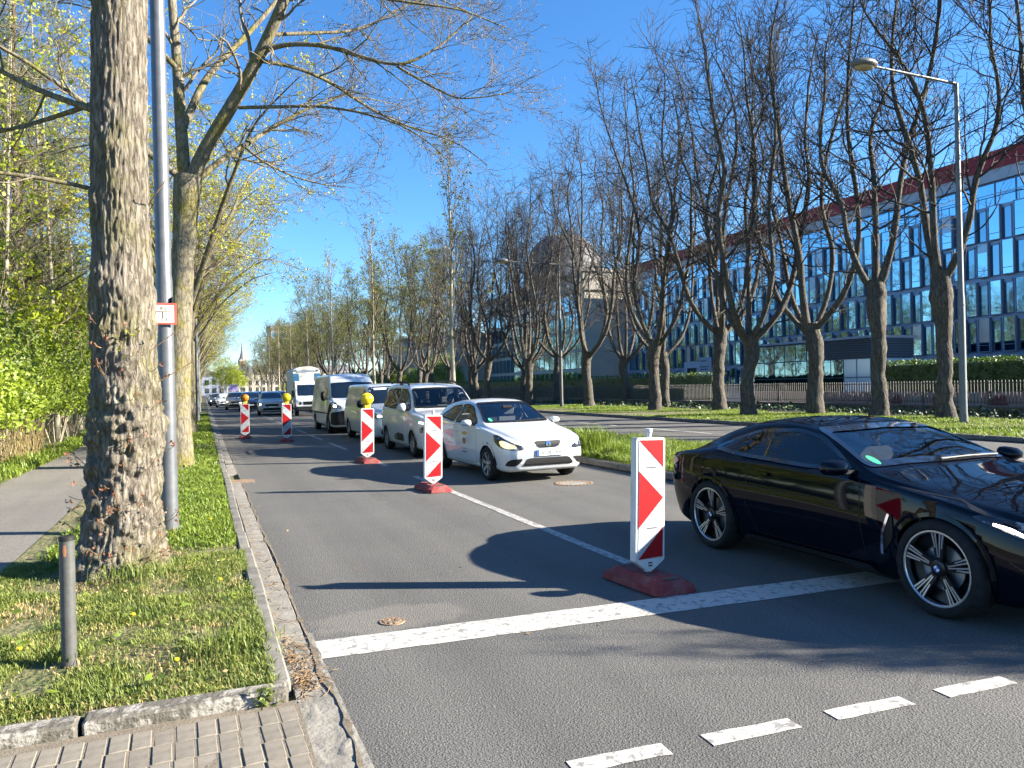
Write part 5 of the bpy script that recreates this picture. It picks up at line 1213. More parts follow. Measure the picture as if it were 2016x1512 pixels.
# small white three-door hatchback
SPEC['hatch'] = dict(L=4.04, wide=.85, arch=.335, wheels=[(-1.22, .30), (1.25, .30)], bulge=.03, tuck=.05,
    zb=[(-2.02, .33), (-1.96, .22), (-1.7, .18), (1.6, .20), (1.9, .28), (2.02, .42)],
    zt=[(-2.02, .66), (-1.98, .75), (-1.88, .80), (-1.6, .875), (-1.2, .94), (-.92, .985), (-.82, 1.01), (-.45, 1.20), (-.1, 1.355), (.1, 1.405), (.45, 1.432), (.9, 1.425), (1.4, 1.37), (1.66, 1.30), (1.82, 1.12), (1.93, .93), (2.02, .75)],
    zs=[(-2.02, .60), (-1.95, .68), (-1.7, .76), (-1.2, .85), (-.8, .90), (0, .93), (.9, .975), (1.4, 1.01), (1.75, 1.0), (1.9, .88), (2.02, .68)],
    ws=[(-2.02, .56), (-1.98, .63), (-1.88, .70), (-1.65, .77), (-1.2, .805), (-.5, .81), (.4, .815), (1.2, .815), (1.6, .78), (1.85, .72), (2.02, .62)],
    wt=[(-2.02, .46), (-1.7, .58), (-1.2, .64), (-.9, .68), (-.45, .62), (0, .555), (.6, .55), (1.3, .53), (1.7, .54), (2.02, .5)],
    zd=[(-2.02, .02), (-1.4, .03), (-.9, .03), (-.4, .05), (.2, .055), (1.4, .06), (2.02, .04)],
    holes=[(90, [(.62, .965), (.10, 1.285), (-.15, 1.335), (-.42, 1.33), (-.42, .985)]), (90, [(-.48, .99), (-.48, 1.325), (-.95, 1.29), (-1.28, 1.17), (-1.36, 1.09), (-1.2, 1.05)]),
           (0, [(-.67, .995), (.67, .995), (.52, 1.36), (0, 1.375), (-.52, 1.36)]), (180, [(-.5, 1.08), (.5, 1.08), (.45, 1.3), (-.45, 1.3)])])
# tall white people carrier with roof rails
SPEC['mpv'] = dict(L=4.40, wide=.93, arch=.35, wheels=[(-1.32, .32), (1.46, .32)], bulge=.025, tuck=.04, tension=.42,
    zb=[(-2.2, .36), (-2.12, .24), (-1.9, .2), (1.9, .22), (2.1, .3), (2.2, .4)],
    zt=[(-2.2, .80), (-2.17, .92), (-2.08, 1.0), (-1.8, 1.07), (-1.35, 1.12), (-1.22, 1.15), (-.85, 1.42), (-.5, 1.655), (-.3, 1.735), (.0, 1.775), (.6, 1.80), (1.6, 1.80), (2.02, 1.77), (2.13, 1.66), (2.17, 1.2), (2.2, .9)],
    zs=[(-2.2, .74), (-2.14, .85), (-1.9, .95), (-1.3, 1.03), (-.5, 1.06), (1, 1.08), (2.0, 1.1), (2.15, 1.05), (2.2, .8)],
    ws=[(-2.2, .62), (-2.15, .72), (-2.0, .82), (-1.7, .875), (-1.0, .89), (0, .895), (1.6, .895), (2.05, .86), (2.2, .78)],
    wt=[(-2.2, .55), (-1.9, .68), (-1.3, .76), (-.9, .74), (-.4, .70), (.2, .68), (1.8, .66), (2.1, .64), (2.2, .62)],
    zd=[(-2.2, .03), (-1.3, .035), (-.6, .05), (0, .06), (1.8, .06), (2.2, .05)],
    holes=[(90, [(1.0, 1.12), (.62, 1.50), (.35, 1.635), (-.20, 1.655), (-.20, 1.13)]), (90, [(-.34, 1.13), (-.34, 1.66), (-1.15, 1.66), (-1.22, 1.6), (-1.22, 1.14)]), (90, [(-1.32, 1.16), (-1.32, 1.64), (-1.85, 1.62), (-1.95, 1.2)]),
           (0, [(-.77, 1.165), (.77, 1.165), (.66, 1.655), (0, 1.675), (-.66, 1.655)]), (180, [(-.62, 1.15), (.62, 1.15), (.58, 1.6), (-.58, 1.6)])])
# grey mid-size panel van
SPEC['van'] = dict(L=5.14, wide=.96, arch=.36, wheels=[(-1.65, .335), (1.55, .335)], bulge=.03, tuck=.05, tension=.42,
    zb=[(-2.57, .36), (-2.5, .24), (-2.2, .2), (2.3, .24), (2.5, .34), (2.57, .45)],
    zt=[(-2.57, .82), (-2.53, .95), (-2.4, 1.03), (-2.0, 1.12), (-1.72, 1.17), (-1.6, 1.2), (-1.2, 1.5), (-.85, 1.73), (-.6, 1.80), (-.2, 1.83), (2.3, 1.84), (2.47, 1.80), (2.54, 1.6), (2.57, 1.0)],
    zs=[(-2.57, .74), (-2.5, .86), (-2.2, .97), (-1.6, 1.06), (0, 1.08), (2.3, 1.08), (2.5, 1.04), (2.57, .9)],
    ws=[(-2.57, .66), (-2.52, .76), (-2.35, .85), (-2.0, .90), (-1.2, .92), (2.2, .92), (2.48, .88), (2.57, .8)],
    wt=[(-2.57, .58), (-2.1, .72), (-1.6, .78), (-1.1, .75), (-.6, .73), (2.3, .73), (2.57, .68)],
    zd=[(-2.57, .03), (-1.6, .04), (-.8, .05), (2.57, .06)],
    holes=[(90, [(1.38, 1.13), (1.0, 1.48), (.78, 1.64), (.32, 1.66), (.32, 1.13)]), (0, [(-.80, 1.20), (.80, 1.20), (.70, 1.72), (0, 1.74), (-.70, 1.72)])])
# big white panel van with lettering above the windscreen
SPEC['bigvan'] = dict(L=5.6, wide=1.02, arch=.38, wheels=[(-1.86, .35), (1.6, .35)], bulge=.03, tuck=.04, tension=.42, zmf=.45,
    zb=[(-2.8, .40), (-2.72, .28), (-2.5, .24), (2.5, .28), (2.75, .38), (2.8, .45)],
    zt=[(-2.8, .95), (-2.76, 1.08), (-2.6, 1.17), (-2.25, 1.28), (-2.1, 1.34), (-1.7, 1.75), (-1.45, 1.98), (-1.25, 2.13), (-1.0, 2.24), (-.7, 2.29), (2.5, 2.30), (2.72, 2.26), (2.78, 2.1), (2.8, 1.2)],
    zs=[(-2.8, .86), (-2.7, 1.0), (-2.4, 1.12), (-1.9, 1.2), (0, 1.22), (2.6, 1.22), (2.8, 1.0)],
    ws=[(-2.8, .70), (-2.75, .8), (-2.55, .90), (-2.2, .965), (-1.5, .98), (2.5, .98), (2.75, .95), (2.8, .9)],
    wt=[(-2.8, .6), (-2.3, .75), (-2.0, .84), (-1.5, .83), (-1.0, .80), (2.6, .80), (2.8, .75)],
    zd=[(-2.8, .04), (-2.0, .05), (-1.2, .08), (2.8, .09)],
    holes=[(90, [(2.0, 1.28), (1.62, 1.66), (1.45, 1.78), (.85, 1.80), (.85, 1.26)]), (0, [(-.86, 1.33), (.86, 1.33), (.80, 1.92), (0, 1.95), (-.80, 1.92)])])
# compact SUV
SPEC['suv'] = dict(L=4.45, wide=.92, arch=.38, wheels=[(-1.33, .35), (1.32, .35)], bulge=.035, tuck=.05,
    zb=[(-2.22, .40), (-2.15, .28), (-1.9, .24), (1.8, .26), (2.1, .34), (2.22, .5)],
    zt=[(-2.22, .78), (-2.17, .90), (-2.05, .97), (-1.6, 1.03), (-1.1, 1.08), (-.95, 1.11), (-.5, 1.37), (-.2, 1.52), (.1, 1.585), (.6, 1.61), (1.4, 1.58), (1.8, 1.50), (1.98, 1.3), (2.12, 1.05), (2.22, .85)],
    zs=[(-2.22, .72), (-2.12, .84), (-1.8, .92), (-1.0, .99), (0, 1.02), (1.5, 1.07), (2.0, 1.05), (2.22, .75)],
    ws=[(-2.22, .62), (-2.15, .72), (-2.0, .80), (-1.6, .86), (-.8, .87), (.8, .875), (1.6, .86), (2.05, .78), (2.22, .68)],
    wt=[(-2.22, .5), (-1.8, .66), (-1.1, .70), (-.5, .65), (0, .61), (1.4, .59), (2.22, .55)],
    zd=[(-2.22, .02), (-1.2, .03), (-.4, .05), (.2, .055), (1.6, .06), (2.22, .04)],
    holes=[(90, [(.75, 1.06), (.22, 1.42), (-.05, 1.49), (-1.1, 1.48), (-1.6, 1.33), (-1.65, 1.14)]), (0, [(-.69, 1.11), (.69, 1.11), (.57, 1.50), (0, 1.515), (-.57, 1.50)])])
# three-box saloon
SPEC['saloon'] = dict(L=4.5, wide=.90, arch=.345, wheels=[(-1.38, .315), (1.33, .315)], bulge=.03, tuck=.05,
    zb=[(-2.25, .34), (-2.18, .22), (-1.9, .18), (1.8, .2), (2.1, .28), (2.25, .42)],
    zt=[(-2.25, .62), (-2.2, .72), (-2.05, .78), (-1.6, .86), (-1.1, .92), (-.88, .96), (-.4, 1.22), (-.05, 1.37), (.2, 1.42), (.6, 1.44), (1.1, 1.40), (1.5, 1.25), (1.75, 1.10), (2.1, 1.04), (2.2, .95), (2.25, .78)],
    zs=[(-2.25, .56), (-2.15, .66), (-1.8, .75), (-1.0, .86), (0, .90), (1.5, .94), (2.1, .9), (2.25, .7)],
    ws=[(-2.25, .6), (-2.2, .68), (-2.05, .76), (-1.6, .82), (-.8, .835), (.8, .84), (1.6, .83), (2.1, .74), (2.25, .64)],
    wt=[(-2.25, .5), (-1.8, .62), (-1.0, .68), (-.4, .62), (.1, .57), (1.1, .55), (1.7, .6), (2.25, .52)],
    zd=[(-2.25, .02), (-1.2, .03), (-.4, .05), (.2, .055), (1.6, .05), (2.25, .03)],
    holes=[(90, [(.68, .94), (.15, 1.27), (-.1, 1.33), (-.9, 1.31), (-1.4, 1.15), (-1.5, 1.0)]), (0, [(-.67, .965), (.67, .965), (.53, 1.345), (0, 1.36), (-.53, 1.345)])])
def nose(y): return (y if y > -.6 else -.6 + (y + .6) * .858) - .12
def T(pts): return [(-nose(-u), z) for u, z in pts]
_c = SPEC['coupe']
for _k in ('zb', 'zt', 'zs', 'ws', 'wt', 'zd'): _c[_k] = [(nose(a), b) for a, b in _c[_k]]
_c['L'] = -2 * _c['zt'][0][0] if abs(_c['zt'][0][0] + _c['zt'][-1][0]) < .01 else _c['zt'][-1][0] - _c['zt'][0][0]
_s = (_c['zt'][0][0] + _c['zt'][-1][0]) / 2
for _k in ('zb', 'zt', 'zs', 'ws', 'wt', 'zd'): _c[_k] = [(a - _s, b) for a, b in _c[_k]]
def nose2(y): return nose(y) - _s
def T(pts): return [(-nose2(-u), z) for u, z in pts]
_c['wheels'] = [(nose2(-1.40), .345), (nose2(1.28), .345)]
_c['holes'] = [(90, T(_c['holes'][0][1])), _c['holes'][1]]
def rpoly(p, it=2): return smooth_poly(p, it)
def finish(c, tyre, width, track, style, rimr, lip):
    c.wells(); c.wheel_set(tyre, width, track, style, rimr)
    if lip: c.lips(lip)

# ---- the black coupe in the foreground
def build_coupe(loc, rz):
    sp = SPEC['coupe']; sp['holes'] = [(a, rpoly(p)) for a, p in sp['holes']]
    c = Car(sp, M['paint_black'], 'coupe', 'glossy black two-door coupe with double-spoke wheels at the stop line', 'car', loc, rz, cell=.04, open_glass=True)
    c.window('side_window', sp['holes'][0][1], 90, True, 'glass_tint', .03)
    c.window('windscreen', sp['holes'][1][1], 0, False, 'glass_screen', .035)
    finish(c, .345, .25, 1.64, 'double5', .262, M['paint_black'])
    # shut lines, sill blade, air vent, handle
    seam = lambda pts: c.band('door_seam', T(pts), .007, 90, M['plastic_black'], .0015, True, closed=False)
    seam([(.66, .30), (.62, .60), (.60, .88)]); seam([(-.62, .28), (-.74, .55), (-.70, .93)]); seam([(.64, .27), (0, .265), (-.6, .28)])
    seam([(2.0, .70), (1.5, .83), (.72, .905)])
    c.patch('air_vent', rpoly(T([(.86, .36), (1.0, .50), (.98, .68), (.92, .66), (.86, .52)])), 90, M['plastic_black'], .008, True, .05)
    c.band('vent_blade', T([(.87, .36), (.90, .52), (.96, .665)]), .022, 90, M['chrome'], .016, True, closed=False)
    c.patch('sill_blade', T([(.78, .21), (.70, .255), (-.75, .25), (-.82, .21)]), 90, M['plastic_black'], .03, True, .08)
    c.patch('door_handle', rpoly(T([(-.42, .815), (-.42, .845), (-.62, .85), (-.62, .82)])), 90, M['paint_black'], .028, True, .03)
    c.patch('headlight', rpoly([(.24, .60), (.24, .665), (.0, .715), (-.22, .755), (-.30, .745), (-.1, .655), (.06, .60)], 1), 38, M['lens'], .008, True, .05)
    c.band('light_guide', [(.20, .63), (.13, .625), (.07, .665), (.0, .64), (-.10, .69), (-.18, .715)], .016, 38, M['drl'], .016, True, closed=False)
    c.patch('taillight', rpoly([(-.30, .78), (-.30, .88), (.0, .885), (.24, .85), (.12, .78)], 1), 142, M['taillight'], .008, True, .05)
    c.patch('kidney_grille', rpoly([(-.36, .42), (-.32, .62), (-.04, .62), (-.04, .42)]), 0, M['plastic_black'], .012, True, .06)
    c.patch('lower_intake', rpoly([(-.62, .22), (-.55, .36), (.55, .36), (.62, .22)]), 0, M['plastic_black'], .012, False, .08)
    c.patch('rear_diffuser', [(-.6, .3), (-.6, .44), (.6, .44), (.6, .3)], 180, M['plastic_grey'], .01, False, .1)
    c.patch('green_badge', [(-.66 + .035 * math.cos(k * .52), 1.02 + .03 * math.sin(k * .52)) for k in range(12)], 0, M['sticker_green'], .009, False, .03)
    c.mirrors(nose2(-.50), .98, 1.02, M['paint_black'], (.11, .075, .065))
    b = MB(); b.tube([c.hit(-.05, .995, 0, .02), c.hit(.35, 1.0, 0, .018), c.hit(.70, .99, 0, .02)], .008, 5); b.build('wiper', M['plastic_black'], c.root)
    c.band('bonnet_crease', [(-.42, .985), (-.40, .93), (-.36, .86), (-.30, .76)], .012, 0, M['paint_black'], .006, True, closed=False)
    c.seats(nose2(.02), .42, (-.38, .38), True); c.dash(nose2(-.66), .93, .62, .38, nose2(-.38), .83)
    return c

# ---- white hatchback with plate
def build_hatch(loc, rz, main=True, paint='paint_white', label='', name='hatchback', group=None):
    sp = dict(SPEC['hatch']); sp['holes'] = [(a, rpoly(p)) for a, p in sp['holes']]
    c = Car(sp, M[paint], name, label, 'car', loc, rz, group, cell=.042 if main else .07, open_glass=main)
    c.window('side_window', sp['holes'][0][1], 90, True, 'glass_clear', .028, 'plastic_black'); c.window('rear_side_window', sp['holes'][1][1], 90, True, 'glass_tint', .028, 'plastic_black')
    c.window('windscreen', sp['holes'][2][1], 0, False, 'glass_screen', .03, 'plastic_black'); c.window('rear_window', sp['holes'][3][1], 180, False, 'glass_tint', .03, 'plastic_black')
    finish(c, .30, .19, 1.50, 'multi', .205, M[paint] if main else None)
    lit = M['lens_amber']
    hl = [(-.34, .575), (-.40, .64), (-.36, .70), (-.05, .735), (.16, .80), (.22, .77), (.14, .66), (-.02, .575)]
    c.patch('headlight', rpoly([(.30, .575), (.29, .635), (.04, .72), (-.18, .815), (-.29, .825), (-.25, .70), (-.14, .61), (.06, .575)], 1), 35, M['lens'], .008, True, .04)
    c.patch('headlight_reflector', rpoly([(.20, .60), (.16, .655), (-.05, .735), (-.15, .72), (-.10, .63), (.02, .595)], 1), 35, lit, .013, False, .03)
    c.patch('grille', rpoly([(-.27, .715), (-.19, .60), (.19, .60), (.27, .715)], 1), 0, M['plastic_black'], .009, False, .05)
    c.patch('lower_grille', rpoly([(-.50, .30), (-.40, .43), (.40, .43), (.50, .30)], 1), 0, M['plastic_black'], .009, False, .06)
    for sg in (1,):
        c.patch('fog_recess', rpoly([(-.74, .30), (-.70, .42), (-.47, .43), (-.60, .30)], 1), 0, M['plastic_black'], .009, True, .05)
    if main:
        for k in range(4): c.band('grille_bar', [(-.24 + .02 * k, .69 - .026 * k), (.24 - .02 * k, .69 - .026 * k)], .006, 0, M['plastic_grey'], .013, False, closed=False)
        for k in range(5): c.band('grille_bar', [(-.44, .41 - .024 * k), (.44, .41 - .024 * k)], .006, 0, M['plastic_grey'], .013, False, closed=False)
        lg = c.patch('emblem', rpoly([(-.045, .622), (-.045, .695), (.045, .695), (.045, .622)]), 0, M['chrome'], .018, False, .03)[0]
        h = c.hit(0, .655, 0, .02); lettering('S', c.root, (h.x, h.y - .004, h.z - .028), .085, M['plastic_grey'], name='emblem_letter')
        seam = lambda pts: c.band('door_seam', pts, .007, 90, M['plastic_black'], .0012, True, closed=False)
        seam([(.72, .30), (.74, .62), (.68, .92)]); seam([(-.44, .30), (-.50, .6), (-.46, .97)]); seam([(.72, .285), (.1, .275), (-.44, .29)])
        c.patch('door_handle', rpoly([(-.22, .80), (-.22, .825), (-.40, .83), (-.40, .805)]), 90, M['paint_white'], .024, True, .03)
        # printed advert on the door: brown bun, crate and two lines
        ad = M['advert'] = mat('advert_brown', (.30, .13, .06), .5); ao = mat('advert_orange', (.62, .30, .06), .5); ag = mat('advert_grey', (.12, .11, .10), .5)
        c.patch('door_print', rpoly([(.34, .78), (.30, .83), (.14, .845), (-.02, .80), (.06, .765), (.2, .745)]), 90, ao, .003, False, .05)
        c.band('door_print', rpoly([(.36, .78), (.31, .84), (.14, .855), (-.04, .80), (.05, .755), (.2, .735)]), .012, 90, M['plate'], .0045, False)
        c.patch('door_print', [(.24, .60), (.26, .70), (.08, .705), (.07, .62), (.15, .585)], 90, ad, .003, False, .05)
        c.band('door_print', [(.26, .585), (.28, .715), (.06, .72), (.05, .61), (.15, .57)], .012, 90, M['plate'], .0045, False)
        c.patch('door_print', [(.40, .745), (.40, .80), (.392, .80), (.392, .745)], 90, ag, .003, False, .05)
        c.patch('door_print', [(.26, .43), (.26, .455), (.04, .455), (.04, .43)], 90, ag, .003, False, .05)
        c.patch('door_print', [(.24, .50), (.24, .512), (.02, .512), (.02, .50)], 90, ad, .003, False, .05)
        c.patch('green_badge', [(-.52 + .034 * math.cos(k * .52), 1.045 + .03 * math.sin(k * .52)) for k in range(12)], 0, M['sticker_green'], .009, False, .03)
        p = c.hit(.04, .50, 0, .02); c.plate(p.y, .515, 'K  MJ 1059', x=.03, tilt=3)
        b = MB(); b.tube([(0, .75, 1.425), (0, 1.0, 1.72)], .004, 5); b.build('aerial', M['plastic_black'], c.root)
        b = MB(); b.tube([c.hit(-.1, 1.0, 0, .02), c.hit(.25, 1.012, 0, .018), c.hit(.58, 1.02, 0, .02)], .007, 5); b.build('wiper', M['plastic_black'], c.root)
        c.seats(-.05, .46, (-.35, .35)); c.dash(-.95, .93, .62, .35, -.52, .88)
        MB().box(-.1, .1, -.33, -.30, 1.25, 1.31, bev=.01).build('rear_view_mirror', M['plastic_black'], c.root)
    else: c.plate(c.hit(0, .50, 0, .015).y, .5)
    c.mirrors(-.55, 1.0, .93, M[paint], (.10, .06, .065))
    return c

def build_mpv(loc, rz):
    sp = SPEC['mpv']; sp['holes'] = [(a, rpoly(p)) for a, p in sp['holes']]
    c = Car(sp, M['paint_white'], 'people_carrier', 'tall white people carrier with black roof rails behind the white hatchback', 'car', loc, rz, cell=.05, open_glass=True)
    for nme, k, g in (('side_window', 0, 'glass_clear'), ('rear_side_window', 1, 'glass_tint'), ('quarter_window', 2, 'glass_tint')): c.window(nme, sp['holes'][k][1], 90, True, g, .035, 'plastic_black')
    c.window('windscreen', sp['holes'][3][1], 0, False, 'glass_clear', .04, 'plastic_black'); c.window('rear_window', sp['holes'][4][1], 180, False, 'glass_tint', .04, 'plastic_black')
    finish(c, .32, .205, 1.60, 'multi', .205, M['paint_white'])
    c.patch('headlight', rpoly([(.2, .60), (.2, .74), (-.06, .76), (-.16, .70), (-.12, .61)], 1), 30, M['lens'], .008, True, .05)
    c.band('running_light', [(.28, .83), (.05, .85), (-.16, .87)], .03, 30, M['drl'], .009, True, closed=False)
    c.band('grille_bar', [(-.60, .80), (0, .82), (.60, .80)], .028, 0, M['plastic_grey'], .010, False, closed=False)
    c.patch('bumper_intake', rpoly([(-.5, .38), (-.5, .52), (.5, .52), (.5, .38)]), 0, M['plastic_black'], .01, False, .08)
    for k in range(4): c.band('intake_bar', [(-.46, .40 + .03 * k), (.46, .40 + .03 * k)], .008, 0, M['plastic_grey'], .016, False, closed=False)
    c.patch('fog_surround', rpoly([(-.74, .40), (-.74, .60), (-.58, .60), (-.58, .40)]), 0, M['plastic_black'], .012, True, .06)
    c.patch('door_guard', rpoly([(.55, .34), (.52, .52), (-.02, .54), (-.45, .44), (-.45, .34)]), 90, M['plastic_black'], .012, True, .06)
    c.band('guard_ring', rpoly([(-.16, .38), (-.16, .46), (-.32, .44), (-.32, .37)]), .016, 90, M['paint_white'], .017, True)
    seam = lambda pts: c.band('door_seam', pts, .008, 90, M['plastic_black'], .0015, True, closed=False)
    seam([(.95, .30), (.98, .7), (1.05, 1.1)]); seam([(-.27, .30), (-.27, 1.68)]); seam([(-1.26, .75), (-1.27, 1.68)]); seam([(.95, .285), (-.27, .285), (-.95, .29)])
    for y0 in (-.05, -1.08): c.patch('door_handle', rpoly([(y0, .975), (y0, 1.01), (y0 - .17, 1.01), (y0 - .17, .975)]), 90, M['paint_white'], .026, True, .04)
    for sg in (-1, 1):
        b = MB(); pts = [(sg * .64, -.15, 1.745), (sg * .645, .0, 1.80), (sg * .65, .25, 1.835), (sg * .645, 1.5, 1.84), (sg * .63, 1.8, 1.80)]; b.tube(pts, .022, 6)
        b.box(sg * .64 - .02, sg * .64 + .02, .55, .75, 1.74, 1.83); b.build('roof_rail', M['plastic_black'], c.root, smooth=50)
    MB().tube([(0, -.30, 1.74), (0, -.22, 1.84)], .006, 5).build('aerial', M['plastic_black'], c.root)
    c.mirrors(-.92, 1.19, 1.03, M['paint_white'], (.10, .07, .11))
    h = c.hit(0, .64, 0, .015); c.plate(h.y, .62)
    MB().box(-.66, -.3, -1.10, -.96, 1.19, 1.195).build('sun_visor_card', M['paper'], c.root, rot=None)
    c.seats(-.35, .62, (-.4, .4)); c.dash(-1.22, 1.12, .76, .4, -.82, 1.04)
    b = MB(); b.tube([c.hit(-.3, 1.17, 0, .02), c.hit(.1, 1.18, 0, .018), c.hit(.5, 1.19, 0, .02)], .008, 5); b.build('wiper', M['plastic_black'], c.root)
    return c

def build_van(loc, rz, big):
    sp = SPEC['bigvan' if big else 'van']; sp['holes'] = [(a, rpoly(p)) for a, p in sp['holes']]
    paint = M['paint_white2'] if big else M['paint_silver']
    c = Car(sp, paint, 'panel_van', 'big white high-roof panel van with blue lettering above its windscreen' if big else 'silver panel van between the people carrier and the high-roof van', 'van', loc, rz, cell=.06)
    c.window('side_window', sp['holes'][0][1], 90, True); c.window('windscreen', sp['holes'][1][1], 0)
    finish(c, .35 if big else .335, .215, 1.76 if big else 1.66, 'steel' if big else 'multi', .21, paint)
    L = sp['L'] / 2
    seam = lambda pts: c.band('door_seam', pts, .01, 90, M['plastic_black'], .002, True, closed=False)
    if big:
        seam([(2.08, .45), (2.1, 1.2)]); seam([(.80, .35), (.80, 1.9)]); seam([(-.45, .35), (-.45, 2.0)]); seam([(-2.6, 1.95), (.8, 1.95)])
        c.patch('headlight', rpoly([(.30, .93), (.26, 1.02), (-.02, 1.12), (-.24, 1.22), (-.28, 1.14), (-.15, .98)], 1), 35, M['lens'], .01, True, .06)
        c.patch('headlight_bulb', rpoly([(.10, .98), (.08, 1.06), (-.04, 1.08), (-.04, 1.0)]), 35, M['drl'], .016, True, .04)
        c.patch('bumper', rpoly([(-.95, .34), (-.95, .80), (-.35, .90), (.35, .90), (.95, .80), (.95, .34)], 1), 0, M['plastic_grey'], .022, False, .08)
        c.band('bumper', [(2.1, .45), (2.3, .75), (2.55, .95), (2.75, .95)], .3, 90, M['plastic_grey'], .015, True, closed=False)
        c.band('grille_frame', rpoly([(-.42, .66), (-.46, .96), (.46, .96), (.42, .66)], 1), .05, 0, M['chrome'], .03, False)
        c.patch('grille', rpoly([(-.4, .68), (-.43, .93), (.43, .93), (.4, .68)], 1), 0, M['plastic_black'], .026, False, .06)
        c.band('rub_strip', [(1.9, .78), (-2.5, .78)], .05, 90, M['plastic_grey'], .01, True, closed=False)
        for k, ch in enumerate('GENGE BAU'):
            u = -.50 + k * .125; p = c.hit(u, 2.06, 0, .01)
            if ch != ' ': lettering(ch, c.root, (p.x, p.y, p.z), .16, M['plate_ink_blue'], rot=(R(42), 0, 0), sx=1.05)
        c.mirrors(-1.95, 1.42, 1.16, M['plastic_black'], (.09, .09, .19))
        h = c.hit(0, .52, 0, .03); c.plate(h.y, .52)
        MB().box(-.6, .1, -2.02, -1.97, 1.36, 1.38).build('dashboard_papers', M['paper'], c.root)
    else:
        seam([(1.45, .4), (1.48, 1.1)]); seam([(.26, .32), (.26, 1.7)]); seam([(-.85, .32), (-.85, 1.72)])
        c.patch('headlight', rpoly([(.30, .76), (.28, .85), (0, .91), (-.22, .97), (-.26, .90), (-.1, .79)], 1), 35, M['lens'], .01, True, .05)
        c.patch('headlight_bulb', rpoly([(.18, .80), (.18, .86), (.08, .87), (.08, .81)]), 35, M['drl'], .016, True, .04)
        c.patch('grille', rpoly([(-.5, .62), (-.46, .90), (.46, .90), (.5, .62)], 1), 0, M['trim_gloss'], .012, False, .06)
        c.patch('lower_intake', rpoly([(-.7, .3), (-.66, .5), (.66, .5), (.7, .3)], 1), 0, M['plastic_black'], .012, False, .08)
        c.band('grille_bar', [(-.46, .75), (.46, .75)], .03, 0, M['chrome'], .018, False, closed=False)
        c.mirrors(-1.38, 1.2, 1.06, M['plastic_black'], (.11, .07, .12))
        c.patch('toll_paper', [(-.55, 1.62), (-.55, 1.68), (-.15, 1.69), (-.15, 1.63)], 0, M['paper'], .009, False, .1)
        h = c.hit(0, .55, 0, .02); c.plate(h.y, .55)
    return c
M['plate_ink_blue'] = mat('van_lettering', (.07, .13, .32), .5)

def build_generic(kind, paint, name, label, loc, rz=0.0, lit=False, group='cars queueing in the background'):
    sp = dict(SPEC[kind]); sp['holes'] = [(a, rpoly(p)) for a, p in sp['holes']]
    c = Car(sp, M[paint], name, label, 'car', loc, rz, group, cell=.08)
    c.window('side_window', sp['holes'][0][1], 90, True); c.window('windscreen', sp['holes'][1][1], 0)
    c.wells(); c.wheel_set(sp['wheels'][0][1], .21, sp['wide'] * 2 - .26, 'multi', .21)
    zf = sp['zt'][0][1]
    c.patch('headlight', rpoly([(.28, zf - .10), (.26, zf - .02), (0, zf + .04), (-.22, zf + .10), (-.26, zf + .03), (-.08, zf - .08)], 1), 35, M['lens'], .01, True, .07)
    if lit: c.patch('headlight_bulb', rpoly([(.16, zf - .08), (.16, zf), (.02, zf + .01), (.02, zf - .07)]), 35, M['drl'], .018, True, .05)
    c.patch('grille', rpoly([(-.45, zf - .17), (-.42, zf - .02), (.42, zf - .02), (.45, zf - .17)], 1), 0, M['plastic_black'], .012, False, .1)
    c.patch('lower_intake', rpoly([(-.6, zf - .42), (-.55, zf - .28), (.55, zf - .28), (.6, zf - .42)], 1), 0, M['plastic_black'], .012, False, .1)
    c.mirrors(sp['holes'][1][1][0][1] * 0 - .62, sp['zs'][3][1] + .12, sp['wide'] + .08, M[paint], (.11, .07, .08))
    h = c.hit(0, zf - .22, 0, .02); c.plate(h.y, zf - .22)
    return c

build_coupe((5.65, 5.24, 0), 0)
build_hatch((5.43, 14.03, 0), R(2.5), True, label='white three-door hatchback with a printed door behind the second beacon')
build_mpv((5.55, 19.3, 0), 0)
build_van((5.56, 25.0, 0), 0, False)
build_van((5.38, 31.5, 0), 0, True)
Q = 'cars queueing in the background'
build_generic('suv', 'paint_white', 'suv', 'white compact SUV right behind the second-farthest beacon', (4.35, 55.5, 0), R(-3), True)
build_generic('suv', 'paint_darkblue', 'suv', 'slate blue SUV with a lit headlight in the queue', (3.55, 65.5, 0), R(-3), True)
build_generic('suv', 'paint_beige', 'suv', 'beige SUV in the queue behind the farthest beacon', (2.75, 74, 0), R(-2), True)
build_generic('hatch', 'paint_white', 'hatchback', 'small white hatchback far back in the left queue', (2.05, 86, 0), 0, False)
build_generic('saloon', 'paint_grey', 'saloon', 'dark grey saloon with a lit headlight far back by the verge', (1.55, 97, 0), 0, True)
build_generic('suv', 'paint_blue', 'suv', 'dark blue SUV hidden behind the white compact SUV', (5.9, 68, 0), 0, False)
build_generic('saloon', 'paint_white', 'saloon', 'white saloon farthest back in the queue beside the verge', (1.45, 112, 0), 0, False)
build_generic('suv', 'paint_blue', 'suv', 'blue car behind the slate blue SUV', (5.2, 82, 0), 0, False)
build_generic('saloon', 'paint_grey', 'saloon', 'grey saloon behind the small white hatchback', (3.2, 100, 0), 0, False)
